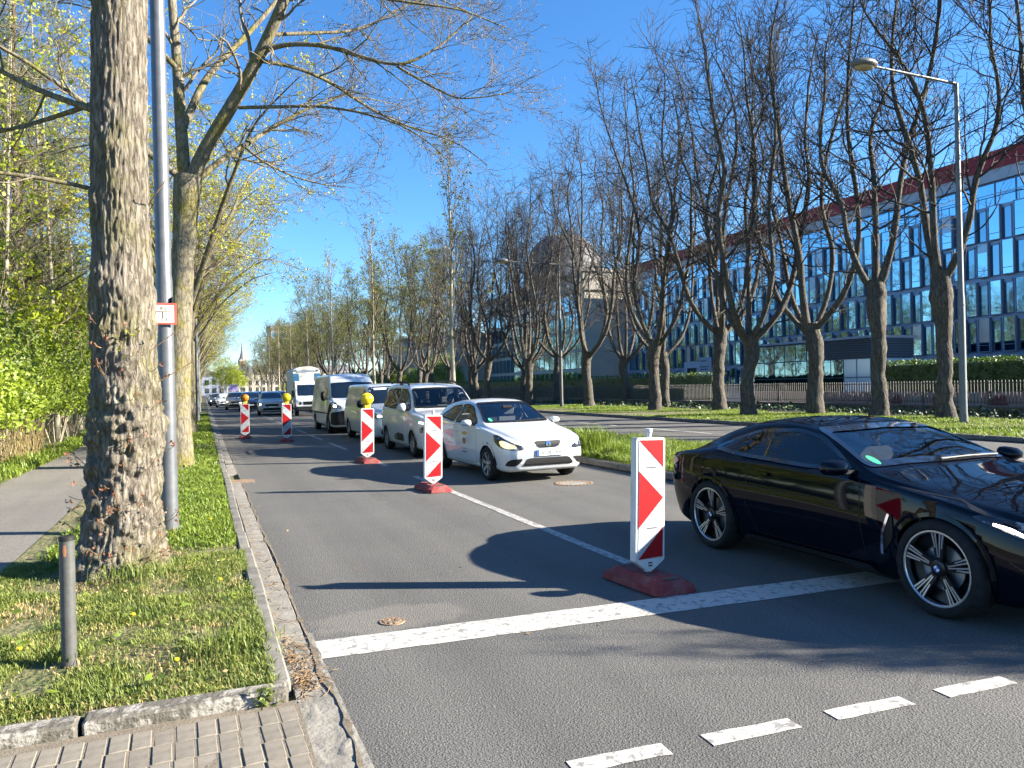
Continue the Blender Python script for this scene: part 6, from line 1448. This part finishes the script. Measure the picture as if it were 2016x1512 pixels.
# ---------------------------------------------------------------- street furniture
M['beacon_white'] = mat('beacon_white', (.56, .56, .55), .4, col2=(.34, .33, .31), scale=6, contrast=(.52, .78), detail=8)
M['beacon_sheet'] = mat('reflective_white', (.38, .41, .425), .45, col2=(.27, .28, .28), scale=7, contrast=(.5, .78), detail=8, spec=.25)
M['beacon_red'] = mat('reflective_red', (.34, .006, .009), .5, col2=(.27, .005, .008), scale=18, spec=.2)
M['foot_red'] = mat('recycled_red', (.20, .020, .020), .8, col2=(.20, .085, .075), scale=9, contrast=(.45, .75), detail=8, bump=.3, bscale=40, bdist=.004)
M['lamp_yellow'] = mat('lamp_lens_yellow', (.80, .58, .015), .25, coat=.6, trans=.15)
M['lamp_amber'] = mat('lamp_lens_amber', (.55, .20, .01), .25, coat=.6)
M['lamp_house'] = mat('lamp_housing_yellow', (.72, .50, .02), .4)
M['lamp_case'] = mat('lamp_case_black', (.03, .03, .03), .5)

def beacon():
    o = empty('traffic_beacon', (0, 0, 0)); F = []
    # foot: chamfered slab with a stepped top and two grips
    ft = MB(); w, l = .215, .40
    for (z0, z1, a, c, q) in ((0, .055, 0, .012, .05), (.055, .105, .025, .075, .05)):
        lo = [(-w + a + q, -l + a), (w - a - q, -l + a), (w - a, -l + a + q), (w - a, l - a - q), (w - a - q, l - a), (-w + a + q, l - a), (-w + a, l - a - q), (-w + a, -l + a + q)]
        hi = [(x * (1 - c / w), y * (1 - c / l)) for x, y in lo]
        vs = [(x, y, z0) for x, y in lo] + [(x, y, z1) for x, y in hi]; ft.add(vs, [tuple(range(7, -1, -1)), tuple(range(8, 16))] + [(i, (i + 1) % 8, 8 + (i + 1) % 8, 8 + i) for i in range(8)])
    foot = ft.build('foot', M['foot_red'], o)
    for sy in (-1, 1): MB().box(-.075, .075, sy * .29 - .025, sy * .29 + .025, .098, .1075).build('grip_slot', M['lamp_case'], foot)
    for k, (x, y) in enumerate([(-.07, -.14), (.07, -.14), (-.08, .1), (.07, .12), (0, .18), (-.05, -.07), (.06, .05)]): MB().box(x - .03, x + .03, y - .016, y + .016, .10, .1068).build('socket', M['lamp_case'], foot)
    MB().box(-.028, .028, -.02, .02, .09, .19).build('stem', M['beacon_white'], o)
    out = [(-.15, .255), (-.035, .175), (.035, .175), (.15, .255), (.15, 1.265), (.135, 1.28), (-.135, 1.28), (-.15, 1.265)]
    out = [(x, z - .055) for x, z in out]
    p = MB().prism(out, 'y', -.03, .045).build('panel', M['beacon_white'], o)
    X0, X1, Z0, Z1 = -.127, .127, .215, 1.205
    for sy, yy in ((-1, -.0325), (1, .0475)):
        MB().prism([(X0, Z0), (X1, Z0), (X1, Z1), (X0, Z1)], 'y', yy - .002, yy + .002).build('reflective_sheet', M['beacon_sheet'], p)
        g = lambda a, b: (X0 + a * (X1 - X0), Z0 + b * (Z1 - Z0)); yq = yy + sy * .0035
        for tri in ([(0, 1), (1, 1), (1, .77)], [(0, .742), (1, .51), (0, .262)], [(1, .262), (1, .012), (.0, .0)]):
            if sy > 0: tri = [(1 - a, b) for a, b in tri]
            MB().prism([g(*t) for t in tri], 'y', yq - .0008, yq + .0008).build('red_arrow', M['beacon_red'], p)
        for (a, b) in ((.5, .765), (.55, .255)): MB().prism([g(a - .2, b), g(a + .2, b), g(a + .2, b + .006), g(a - .2, b + .006)], 'y', yq - .001, yq + .001).build('small_print', M['plastic_grey'], p)
        for (zz) in (.175, .152): MB().box(-.02, .02, yy - .003, yy + .001, zz, zz + .012).build('stamp', M['lamp_case'], p)
    MB().lathe([(.024, 1.22), (.024, 1.265), (.03, 1.27), (.028, 1.30), (0, 1.305)], 12).build('lamp_pin', M['beacon_white'], o, smooth=40)
    return o
def warning_lamp(par, lit):
    sc_ = 1.22
    h = MB().box(-.075, .075, -.03, .05, 1.225, 1.34, bev=.02).build('lamp_battery_case', M['lamp_house'], par)
    MB().lathe([(.0, -.02), (.115, -.02), (.14, .0), (.14, .035), (.11, .06), (0, .06)], 24, 'y', (.0, .0, 1.44)).build('lamp_case', M['lamp_case'] if not lit else M['lamp_house'], par, smooth=40)
    MB().lathe([(.128, 0), (.122, -.036), (.085, -.067), (0, -.08)], 24, 'y', (.012, -.02, 1.44)).build('lamp_lens', M['lamp_yellow'] if lit else M['lamp_amber'], par, smooth=60)
bc = beacon()
tag(bc, 'red and white arrow beacon nearest the stop line beside the black coupe', 'traffic beacon', 'traffic beacons closing the lane')
KIDS_b = [bc] + list(bc.children)
bc.location = (3.42, 5.51, .004); bc.rotation_euler = (0, R(2.2), R(6))
for i, (x, y, ry, rz, lb, lamp) in enumerate([(3.45, 12.06, 1.5, 3, 'arrow beacon without a lamp in front of the people carrier', None), (3.44, 17.39, 1.2, 2, 'arrow beacon with a bright yellow lamp before the silver van', True),
        (2.51, 25.98, .8, -2, 'arrow beacon with a yellow lamp standing in tree shadow', True), (1.35, 28.7, .6, -4, 'farthest arrow beacon, with an amber lamp, nearest the verge', False)]):
    c = bc.copy(); C.objects.link(c); c.location = (x, y, .004); c.rotation_euler = (0, R(ry), R(rz)); c['label'] = lb
    for ch in bc.children:
        d = ch.copy(); C.objects.link(d); d.parent = c
        for g2 in ch.children: e2 = g2.copy(); C.objects.link(e2); e2.parent = d
    if lamp is not None: warning_lamp(c, lamp)

# steel pole with the small red-framed hydrant sign
o = empty('lamp_post', (-.40, 9.9, .045), 0, 'galvanised lamp pole right behind the big trunk', 'lamp post'); o.rotation_euler = (0, R(-.1), 0)
MB().lathe([(.105, -.05), (.105, .02), (.098, .3), (.095, 2.92), (.094, 2.98), (.086, 3.05), (.078, 9.0), (.0, 9.02)], 24).build('shaft', M['galv'], o, smooth=40)
MB().lathe([(.0995, 2.72), (.0995, 2.75)], 24).build('strap', M['galv'], o); MB().lathe([(.0995, 2.54), (.0995, 2.57)], 24).build('strap', M['galv'], o)
MB().tube([(0, 0, 8.95), (.2, -.02, 9.2), (2.6, -.1, 9.4)], .04, 8).build('arm', M['galv'], o, smooth=50)
MB().lathe([(.0, .07), (.2, .05), (.33, -.02), (.3, -.09), (0, -.11)], 20, origin=(2.9, -.1, 9.4)).build('lamp_head', M['pole_grey'], o, smooth=50)
s = empty('hydrant_sign', (-.43, 9.78, 2.62), R(6), 'small white hydrant plate with a red frame strapped to the steel pole', 'sign')
fr = MB().box(-.13, .16, -.008, .004, -.125, .125).build('plate', mat('sign_white', (.66, .63, .52), .5), s)
M['sign_red'] = mat('sign_red', (.45, .07, .05), .5)
for q in ((-.13, .16, .102, .125), (-.13, .16, -.125, -.102), (-.13, -.107, -.102, .102), (.137, .16, -.102, .102)): MB().box(q[0], q[1], -.012, -.0065, q[2], q[3]).build('frame_bar', M['sign_red'], s)
for q in ((-.09, .11, .018, .028), (.005, .014, -.05, .018)): MB().box(q[0], q[1], -.0105, -.0085, q[2], q[3]).build('symbol_line', M['ink'] if 'ink' in M else M['blackmetal'], s)
MB().box(.11, .135, .0, .05, .125, .2).build('bracket', M['blackmetal'], s)
HYD = s
# far poles on the left verge
for (y, h, lb) in ((45.3, 8.5, 'slim grey lamp pole standing between the left maples'), (67, 8.5, 'farther slim lamp pole on the left verge')):
    o = empty('lamp_post', (-.3, y, .07), 0, lb, 'lamp post', 'slim poles on the left verge'); MB().lathe([(.10, 0), (.09, 1.2), (.07, h), (0, h)], 12).build('shaft', M['pole_grey'], o, smooth=40); MB().tube([(0, 0, h - .05), (1.5, 0, h + .2)], .035, 6).build('arm', M['pole_grey'], o); MB().box(1.4, 2.1, -.12, .12, h + .12, h + .24, bev=.03).build('lamp_head', M['pole_grey'], o)
# bollard
o = empty('bollard', (-.79, 5.33, .02), 0, 'slim dark steel bollard in the grass with a rusty scuff', 'bollard')
MB().lathe([(.043, -.02), (.043, .80), (.036, .806), (0, .806)], 24).build('post', M['bollard'], o, smooth=40); MB().lathe([(.0455, .793), (.0455, .812), (.038, .82), (0, .822)], 24).build('cap', M['blackmetal'], o, smooth=40)
b = MB(); pts = [(.0447 * math.cos(R(-98 + a)), .0447 * math.sin(R(-98 + a)), z) for z in (.70, .735, .77) for a in ((-9, 0, 9) if z != .735 else (-14, 0, 14))]
b.add(pts, [(0, 1, 4, 3), (1, 2, 5, 4), (3, 4, 7, 6), (4, 5, 8, 7)]); b.build('rust_scuff', M['rust'], o)
# tall street lamps
def street_lamp(loc, label, rz=0.0, h=11.3, pm='pole_grey'):
    o = empty('street_lamp', loc, rz, label, 'street lamp', 'tall street lamps on the far verge')
    MB().lathe([(.13, -.05), (.13, .25), (.115, .4), (.11, 4.2), (.095, 4.3), (.065, h), (.0, h + .02)], 16).build('shaft', M[pm], o, smooth=40)
    MB().lathe([(.12, 3.9), (.12, 3.97)], 16).build('strap', M['galv'], o)
    MB().tube([(0, 0, h - .03), (-.5, 0, h - .02), (-3.7, 0, h + .05)], [.055, .05, .035], 8).build('arm', M[pm], o, smooth=50)
    b = MB(); prof = [(0, .16), (.20, .15), (.36, .09), (.42, .0), (.40, -.05), (.30, -.11), (0, -.13)]; b.lathe(prof, 24, origin=(0, 0, 0)); b.v = [(x * 1.15, y * .75, z) for x, y, z in b.v]
    hd = b.build('lamp_head', M['pole_grey'], o, (-4.05, 0, h + .06), smooth=45); b = MB(); b.lathe([(.36, -.06), (.30, -.13), (.15, -.17), (0, -.18)], 20); b.v = [(x * 1.1, y * .72, z) for x, y, z in b.v]; b.build('diffuser', mat('lamp_diffuser', (.42, .36, .25), .3), hd, smooth=50)
street_lamp((23.3, 17.76, .05), 'tall grey street lamp arching over the opposite carriageway')
street_lamp((22.1, 45.8, .05), 'farther street lamp standing left of the slender lime tree', pm='bollard', h=9.6)
# ---------------------------------------------------------------- people at the wheel
M['skin'] = mat('skin', (.48, .28, .20), .55)
M['hair'] = mat('hair_dark', (.03, .022, .018), .7)
M['hair_grey'] = mat('hair_grey', (.20, .19, .18), .7)
def person(loc, rz, label, shirt, hair='hair', sc=1.0, seated=True, reach=(0, -.46, .32)):
    """one continuous body grown over a skeleton; hair and clothes follow it"""
    o = empty('person', loc, rz, label, 'person', None); o.scale = (sc,) * 3
    V = []; E = []; Rd = []
    def add(p, r, par=None):
        V.append(p); Rd.append(r); 
        if par is not None: E.append((par, len(V) - 1))
        return len(V) - 1
    pel = add((0, 0, .08), .15); w = add((0, .04, .24), .13, pel); ch = add((0, .07, .42), .155, w); nk0 = add((0, .07, .545), .075, ch); nk = add((0, .05, .60), .052, nk0)
    hd0 = add((0, .035, .66), .070, nk); hd1 = add((0, .03, .735), .083, hd0); hd2 = add((0, .035, .80), .066, hd1); jaw = add((0, -.025, .66), .040, hd0); nose = add((0, -.062, .715), .012, hd1)
    ends = []
    for sg in (-1, 1):
        sh = add((sg * .19, .08, .505), .062, ch); el = add((sg * .25, -.10, .30), .045, sh); wr = add((sg * .17, -.34, .38), .028, el); pa = add((sg * .15, -.41, .41), .034, wr)
        for k, (dx, dz, ln) in enumerate(((-.028, .012, .055), (-.010, .022, .062), (.010, .020, .058), (.028, .008, .045))):
            a = add((sg * .15 + dx, -.45, .415 + dz), .0095, pa); b = add((sg * .15 + dx, -.45 - ln * .5, .405 + dz), .009, a); add((sg * .15 + dx, -.44 - ln * .4, .375 + dz), .008, b)
        t = add((sg * .15 - sg * .035, -.415, .385), .010, pa); add((sg * .15 - sg * .045, -.445, .37), .009, t)
        kn = add((sg * .12, -.45, .17), .075, pel); an = add((sg * .12, -.68, -.22), .045, kn); add((sg * .12, -.82, -.25), .04, an)
    me = bpy.data.meshes.new('body'); me.from_pydata(V, E, []); ob = link('body', me, [shirt], o)
    ob.modifiers.new('skin', 'SKIN'); sk = me.skin_vertices[0].data
    for i, r in enumerate(Rd): sk[i].radius = (r, r)
    sk[0].use_root = True; sd = ob.modifiers.new('sub', 'SUBSURF'); sd.levels = 1; sd.render_levels = 1
    # head skin, face and hair over the neck up
    b = MB(); n = 14; prof = [(.02, .585, .02), (.052, .60, .03), (.058, .635, .005), (.078, .665, .0), (.088, .70, .01), (.092, .74, .015), (.088, .785, .02), (.066, .825, .025), (.03, .845, .03)]
    vs = [(r * .92 * math.cos(2 * math.pi * k / n), yo + r * 1.12 * math.sin(2 * math.pi * k / n), z) for (r, z, yo) in prof for k in range(n)]
    b.add(vs, [(i * n + k, i * n + (k + 1) % n, (i + 1) * n + (k + 1) % n, (i + 1) * n + k) for i in range(len(prof) - 1) for k in range(n)] + [tuple(range((len(prof) - 1) * n, len(prof) * n))])
    b.add([(-.014, -.082, .69), (.014, -.082, .69), (0, -.112, .695), (0, -.084, .735)], [(0, 2, 3), (2, 1, 3), (0, 1, 2)])
    hd = b.build('head', M['skin'], o, smooth=60)
    for sg in (-1, 1): MB().lathe([(0, -.004), (.014, 0), (.0, .01)], 10, 'y', (sg * .034, -.087, .735)).build('eye', M['plate'], hd); MB().lathe([(.0, .012), (.022, .01), (.026, -.01), (0, -.012)], 10, 'x', (sg * .088, .03, .72)).build('ear', M['skin'], hd)
    MB().box(-.024, .024, -.09, -.082, .668, .673).build('mouth', M['sign_red'], hd)
    b = MB(); prof = [(.098, .70, .035), (.101, .75, .032), (.096, .80, .03), (.072, .842, .03), (.03, .862, .03)]
    vs = [(r * .95 * math.cos(2 * math.pi * k / n), yo + r * 1.12 * math.sin(2 * math.pi * k / n), z + (.055 if (math.sin(2 * math.pi * k / n) < -.35 and i == 0) else .02 if (math.sin(2 * math.pi * k / n) < -.35 and i == 1) else 0)) for i, (r, z, yo) in enumerate(prof) for k in range(n)]
    b.add(vs, [(i * n + k, i * n + (k + 1) % n, (i + 1) * n + (k + 1) % n, (i + 1) * n + k) for i in range(len(prof) - 1) for k in range(n)] + [tuple(range((len(prof) - 1) * n, len(prof) * n))]); b.build('hair', M[hair], o, smooth=60)
    return o
cl_dark = mat('clothes_dark', (.03, .035, .05), .85); cl_light = mat('clothes_light', (.45, .45, .46), .85); cl_blue = mat('clothes_blue', (.06, .09, .16), .85)
person((6.03, 5.22, .43), 0, 'driver in dark clothes at the wheel of the black coupe', cl_dark, sc=.86)
person((5.80, 14.0, .46), R(2.5), 'driver in a dark jacket at the wheel of the white hatchback', cl_dark, sc=.9)
person((5.95, 18.95, .64), 0, 'driver in a light top at the wheel of the people carrier', cl_light, 'hair_grey', sc=.95)

# ---------------------------------------------------------------- small truck and motorcyclist in the distance
def truck(loc):
    o = empty('truck', loc, R(-1), 'pale box truck with a rounded blue-cornered body behind the high-roof van', 'truck'); W = .86
    P_ = M['paint_white2']; blue = mat('truck_blue', (.03, .13, .26), .4); cream = mat('truck_cream', (.66, .65, .58), .5)
    n = 12; arc = [(-W, 1.0), (W, 1.0), (W, 2.85)] + [(W * math.cos(math.pi * k / n), 2.85 + .34 * math.sin(math.pi * k / n)) for k in range(1, n)] + [(-W, 2.85)]
    bx = MB().prism(arc, 'y', 1.5, 6.4).build('box_body', cream, o)
    for sg in (-1, 1): MB().box(*sorted((sg * (W + .006), sg * (W - .36))), 1.47, 1.51, 1.9, 2.72).build('blue_corner', blue, bx)
    MB().prism([(-.6, 2.80)] + [(.6 * math.cos(math.pi * (1 - k / 8)), 2.86 + .12 * math.sin(math.pi * k / 8)) for k in range(9)], 'y', 1.46, 1.50).build('front_window_band', M['panel_light'], bx)
    for sg in (-1, 1): MB().lathe([(0, -.03), (.06, -.02), (.06, .02)], 12, 'y', (sg * .68, 1.47, 2.93)).build('marker_lamp', M['chrome'], bx)
    prof = [(0, .45), (-.02, .95), (.18, 1.25), (.45, 2.05), (.75, 2.22), (1.45, 2.22), (1.45, .45)]
    cab = MB().prism(prof, 'x', -W + .02, W - .02).build('cab', P_, o)
    MB().prism([(.205, 1.28), (.44, 1.98), (.425, 1.985), (.19, 1.285)], 'x', -W + .12, W - .12).build('windscreen', M['glass_dark'], cab)
    for sg in (-1, 1):
        MB().prism([(.35, 1.25), (.58, 1.98), (1.2, 1.98), (1.2, 1.25)], 'x', sg * (W - .012) - .012, sg * (W - .012) + .012).build('side_window', M['glass_dark'], cab)
        MB().box(sg * (W + .13) - .08, sg * (W + .13) + .08, .22, .32, 1.2, 1.62, bev=.03).build('wing_mirror', M['plastic_black'], cab)
        MB().lathe([(0, -.02), (.1, -.01), (.1, .03)], 14, 'y', (sg * .58, -.02, .82)).build('headlight', M['lens'], cab)
    MB().box(-W + .02, W - .02, -.08, .1, .34, .62, bev=.03).build('bumper', M['plastic_grey'], o); MB().box(-.4, .4, -.03, 0, .72, .92).build('grille', M['plastic_black'], cab); MB().box(-.35, .35, .3, 6.2, .55, .98).build('chassis', M['plastic_black'], o)
    me = wheel_meshes(.38, .22, 'steel', .22)
    for wy in (.75, 4.9):
        for sg in (-1, 1): h = link('wheel', me[0], None, o, (sg * (W - .12), wy, .38), (0, 0, 0 if sg < 0 else math.pi)); link('tyre', me[1], None, h); link('rim', me[2], None, h)
truck((6.25, 49.6, 0))
def motorcycle(loc):
    o = empty('motorcycle', loc, 0, 'dark motorcycle filtering between the queue and the box truck', 'motorcycle'); me = wheel_meshes(.31, .13, 'multi', .22)
    for wy in (-.72, .70): h = link('wheel', me[0], None, o, (0, wy, .31)); link('tyre', me[1], None, h); link('rim', me[2], None, h)
    MB().prism([(-.45, .45), (-.35, .92), (.05, .98), (.25, .82), (.85, .88), (.9, .8), (.3, .62), (.2, .38), (-.3, .35)], 'x', -.13, .13).build('body', M['plastic_black'], o)
    b = MB()
    for sg in (-1, 1): b.tube([(sg * .08, -.72, .31), (sg * .09, -.45, .98)], .025, 6)
    b.tube([(-.36, -.28, 1.05), (0, -.42, 1.02), (.36, -.28, 1.05)], .015, 6); b.build('fork', M['galv'], o)
    MB().lathe([(0, -.06), (.09, -.03), (.09, .05)], 14, 'y', (0, -.52, .85)).build('headlight', M['lens'], o); MB().prism([(-.55, .9), (-.42, 1.25), (-.40, 1.25), (-.48, .9)], 'x', -.16, .16).build('screen', M['glass_dark'], o)
    r = person((loc[0], loc[1] + .22, .84), 0, 'rider in dark gear and helmet on the motorcycle', cl_dark); MB().lathe([(.09, .62), (.125, .68), (.13, .76), (.10, .84), (0, .875)], 16, origin=(0, .02, 0)).build('helmet', M['trim_gloss'], r, smooth=60)
motorcycle((6.3, 57.5, 0))
lettering('8,2', HYD, (.02, -.0105, .045), .06, M['ink']); lettering('3,1', HYD, (.03, -.0105, -.085), .06, M['ink'])

# ---------------------------------------------------------------- grass, reeds, litter
def grass(name, x0, x1, y0, y1, z, dens, hh, m, seed, label, patch=.35, wid=.006, clump=3.0):
    rg = np.random.default_rng(seed); n = int((x1 - x0) * (y1 - y0) * dens); P = np.stack([rg.uniform(x0, x1, n), rg.uniform(y0, y1, n), np.full(n, z)], 1)
    q = vnoise(P * [clump, clump, 0] + seed, seed); keep = q + rg.normal(size=n) * .12 > patch; P = P[keep]; q = q[keep]; n = len(P)
    h = hh * rg.uniform(.45, 1.25, (n, 1)) * (.55 + .9 * q[:, None]); a = rg.uniform(0, 2 * np.pi, n); d = np.stack([np.cos(a), np.sin(a), np.zeros(n)], 1); s = np.stack([-d[:, 1], d[:, 0], d[:, 2]], 1)
    ln = rg.uniform(.15, .8, (n, 1)); w = wid * rg.uniform(.6, 1.4, (n, 1)) ; mid = P + [0, 0, 1] * h * .55 + d * h * ln * .3; tip = P + [0, 0, 1] * h * (1.05 - ln * .4) + d * h * ln
    V = np.stack([P - s * w * .4, mid - s * w, tip, mid + s * w], 1).reshape(-1, 3); o = link(name, npmesh(name, V, np.arange(n * 4).reshape(-1, 4)), m); tag(o, label, 'grass', None, 'stuff'); return o
def bumpz(o):  # keep blades rooted on the sheet
    return o
grass('grass', -1.76, .355, 4.42, 8.6, .04, 8500, .048, M['grass'], 1, 'sunlit tufty grass round the bollard and the big trunk', .38, .0032, 3.2)
grass('grass', -1.76, .31, 4.46, 8.6, .04, 1300, .04, M['straw'], 2, 'dry straw mixed into the foreground verge', .5, .0035, 4.0)
grass('grass', -1.5, .30, 8.6, 18, .04, 2200, .075, M['grass_lush'], 3, 'bright verge grass between the lamp pole and the forked maple', .28, .007, 2.0)
grass('grass', -1.7, .30, 18, 60, .04, 380, .10, M['grass_lush'], 4, 'strip of bright grass under the row of maples', .2, .016, 1.0)
grass('grass', 7.5, 10.95, 6.3, 20, .10, 1300, .19, M['grass_lush'], 5, 'long lush grass on the near part of the median', .24, .007, 1.4)
grass('grass', 7.5, 10.95, 20, 60, .10, 240, .2, M['grass_lush'], 6, 'lush grass on the far part of the median', .2, .014, .8)
grass('grass', 18.6, 25.7, 9, 50, .09, 260, .09, M['grass_lush'], 7, 'grass under the lime trees on the far verge', .38, .013, .35)
grass('grass', -4.4, -3.5, 10, 40, .035, 420, .20, M['grass_lush'], 8, 'rough grass fringe at the woodland side of the footpath', .35, .014, 1.0)
for k, (x, y, r, h, n, m, lb) in enumerate([(-.80, 5.40, .12, .09, 160, 'grass', 'dark grass tuft at the foot of the bollard'), (-.55, 7.5, .35, .15, 420, 'grass', 'ragged grass tuft in front of the big trunk'), (.10, 5.2, .3, .11, 300, 'grass', 'grass tuft spilling towards the corner kerb'),
                                          (7.9, 14.9, .35, .75, 420, 'grass_lush', 'tall grass clump on the median beside the white hatchback'), (8.0, 13.9, .3, .45, 300, 'grass_lush', 'lower grass clump next to the tall one on the median')]):
    rg = np.random.default_rng(100 + k); P = np.stack([x + rg.normal(size=n) * r * .5, y + rg.normal(size=n) * r * .5, np.full(n, .08)], 1); a = rg.uniform(0, 6.28, n); d = np.stack([np.cos(a), np.sin(a), a * 0], 1); hh = h * rg.uniform(.4, 1.1, (n, 1)); s = np.stack([-d[:, 1], d[:, 0], a * 0], 1) * (.0045 if k < 3 else .009)
    ln = rg.uniform(.1, .7, (n, 1)); V = np.stack([P - s * .4, P + [0, 0, 1] * hh * .6 + d * hh * ln * .3 - s, P + [0, 0, 1] * hh * (1 - ln * .3) + d * hh * ln, P + [0, 0, 1] * hh * .6 + d * hh * ln * .3 + s], 1).reshape(-1, 3)
    tag(link('grass_tuft', npmesh('grass_tuft', V, np.arange(n * 4).reshape(-1, 4)), M[m]), lb, 'grass', None, 'stuff')
# dry reeds
rg = np.random.default_rng(9); n = 150; P = np.stack([rg.uniform(-4.9, -4.0, n), rg.uniform(21.5, 25, n), np.full(n, .05)], 1); T = P + np.stack([rg.normal(size=n) * .22, rg.normal(size=n) * .22, rg.uniform(.5, 1.5, n)], 1)
L = np.stack([P, (P + T) / 2 + rg.normal(size=(n, 3)) * .03, T], 1); tag(link('dry_reeds', npmesh('dry_reeds', *tubes(L, np.tile([.009, .007, .004], (n, 1)), 3)), M['straw']), 'clump of dry straw-coloured stalks at the edge of the footpath', 'dry grass', None, 'stuff')
# plant needles, twigs and leaves blown into the gutter
rg = np.random.default_rng(10); n = 270; y = np.r_[rg.normal(4.55, .12, 80), rg.normal(5.0, .2, 90), rg.uniform(4, 12, 100)]; x = .46 + np.abs(rg.normal(size=n)) * .07; P = np.stack([x, y, np.full(n, .022)], 1); a = rg.uniform(0, 3.14, n); d = np.stack([np.cos(a), np.sin(a), rg.normal(size=n) * .12], 1) * rg.uniform(.012, .05, (n, 1))
tag(link('litter', npmesh('litter', *tubes(np.stack([P - d, P + rg.normal(size=(n, 3)) * .006, P + d], 1), np.full((n, 3), .0022), 3)), M['leaf_dead']), 'brown twigs and dry stalks washed together in the gutter at the kerb corner', 'litter', None, 'stuff')
rg = np.random.default_rng(12); pts = np.concatenate([np.stack([rg.uniform(-1.7, .3, 90), rg.uniform(4.5, 9, 90), np.full(90, .10)], 1), np.array([(2.02, 4.78, .012), (2.55, 4.72, .012), (1.3, 7.2, .01), (.9, 9.5, .01), (2.2, 6.8, .01), (.44, 8.0, .02), (.45, 6.4, .02)])])
tag(link('fallen_leaves', npmesh('fallen_leaves', *leaves(rg, pts, 1, .004, .035, flat=.9)), M['leaf_dead']), 'scattered dry leaves on the verge and the road', 'leaves', None, 'stuff')
V, F = leaves(rg, np.stack([rg.normal(.27, .03, 40), rg.normal(4.27, .02, 40), rg.uniform(.02, .12, 40)], 1), 1, .006, .06, aspect=.3); tag(link('weed', npmesh('weed', V, F), M['grass']), 'small green weed growing at the kerb corner', 'weed')

# broad-leaved weeds and a few dandelions in the verge
rg = np.random.default_rng(15); cs = np.stack([rg.uniform(-1.6, .25, 46), rg.uniform(4.55, 9, 46), np.full(46, .055)], 1); V, F = leaves(rg, cs, 7, .035, .075, flat=.75, aspect=.4)
tag(link('weeds', npmesh('weeds', V, F), M['leaf_bush2']), 'flat broad-leaved weeds scattered through the foreground verge', 'weeds', None, 'stuff')
M['dandelion'] = mat('dandelion', (.72, .48, .01), .6)
for k, (x, y) in enumerate([(-.18, 4.95), (-.5, 6.1), (.1, 6.9), (-1.1, 5.6), (.05, 10.2)]):
    d = empty('dandelion', (x, y, .05), k, ('yellow dandelion near the kerb corner', 'yellow dandelion between bollard and trunk', 'yellow dandelion beside the trunk foot', 'yellow dandelion left of the bollard', 'yellow dandelion beyond the steel pole')[k], 'flower', 'dandelions in the verge')
    MB().tube([(0, 0, 0), (.005, 0, .06)], .002, 5).build('stalk', M['grass'], d); MB().lathe([(0, .058), (.014, .06), (.017, .068), (.01, .074), (0, .072)], 12).build('flower_head', M['dandelion'], d)

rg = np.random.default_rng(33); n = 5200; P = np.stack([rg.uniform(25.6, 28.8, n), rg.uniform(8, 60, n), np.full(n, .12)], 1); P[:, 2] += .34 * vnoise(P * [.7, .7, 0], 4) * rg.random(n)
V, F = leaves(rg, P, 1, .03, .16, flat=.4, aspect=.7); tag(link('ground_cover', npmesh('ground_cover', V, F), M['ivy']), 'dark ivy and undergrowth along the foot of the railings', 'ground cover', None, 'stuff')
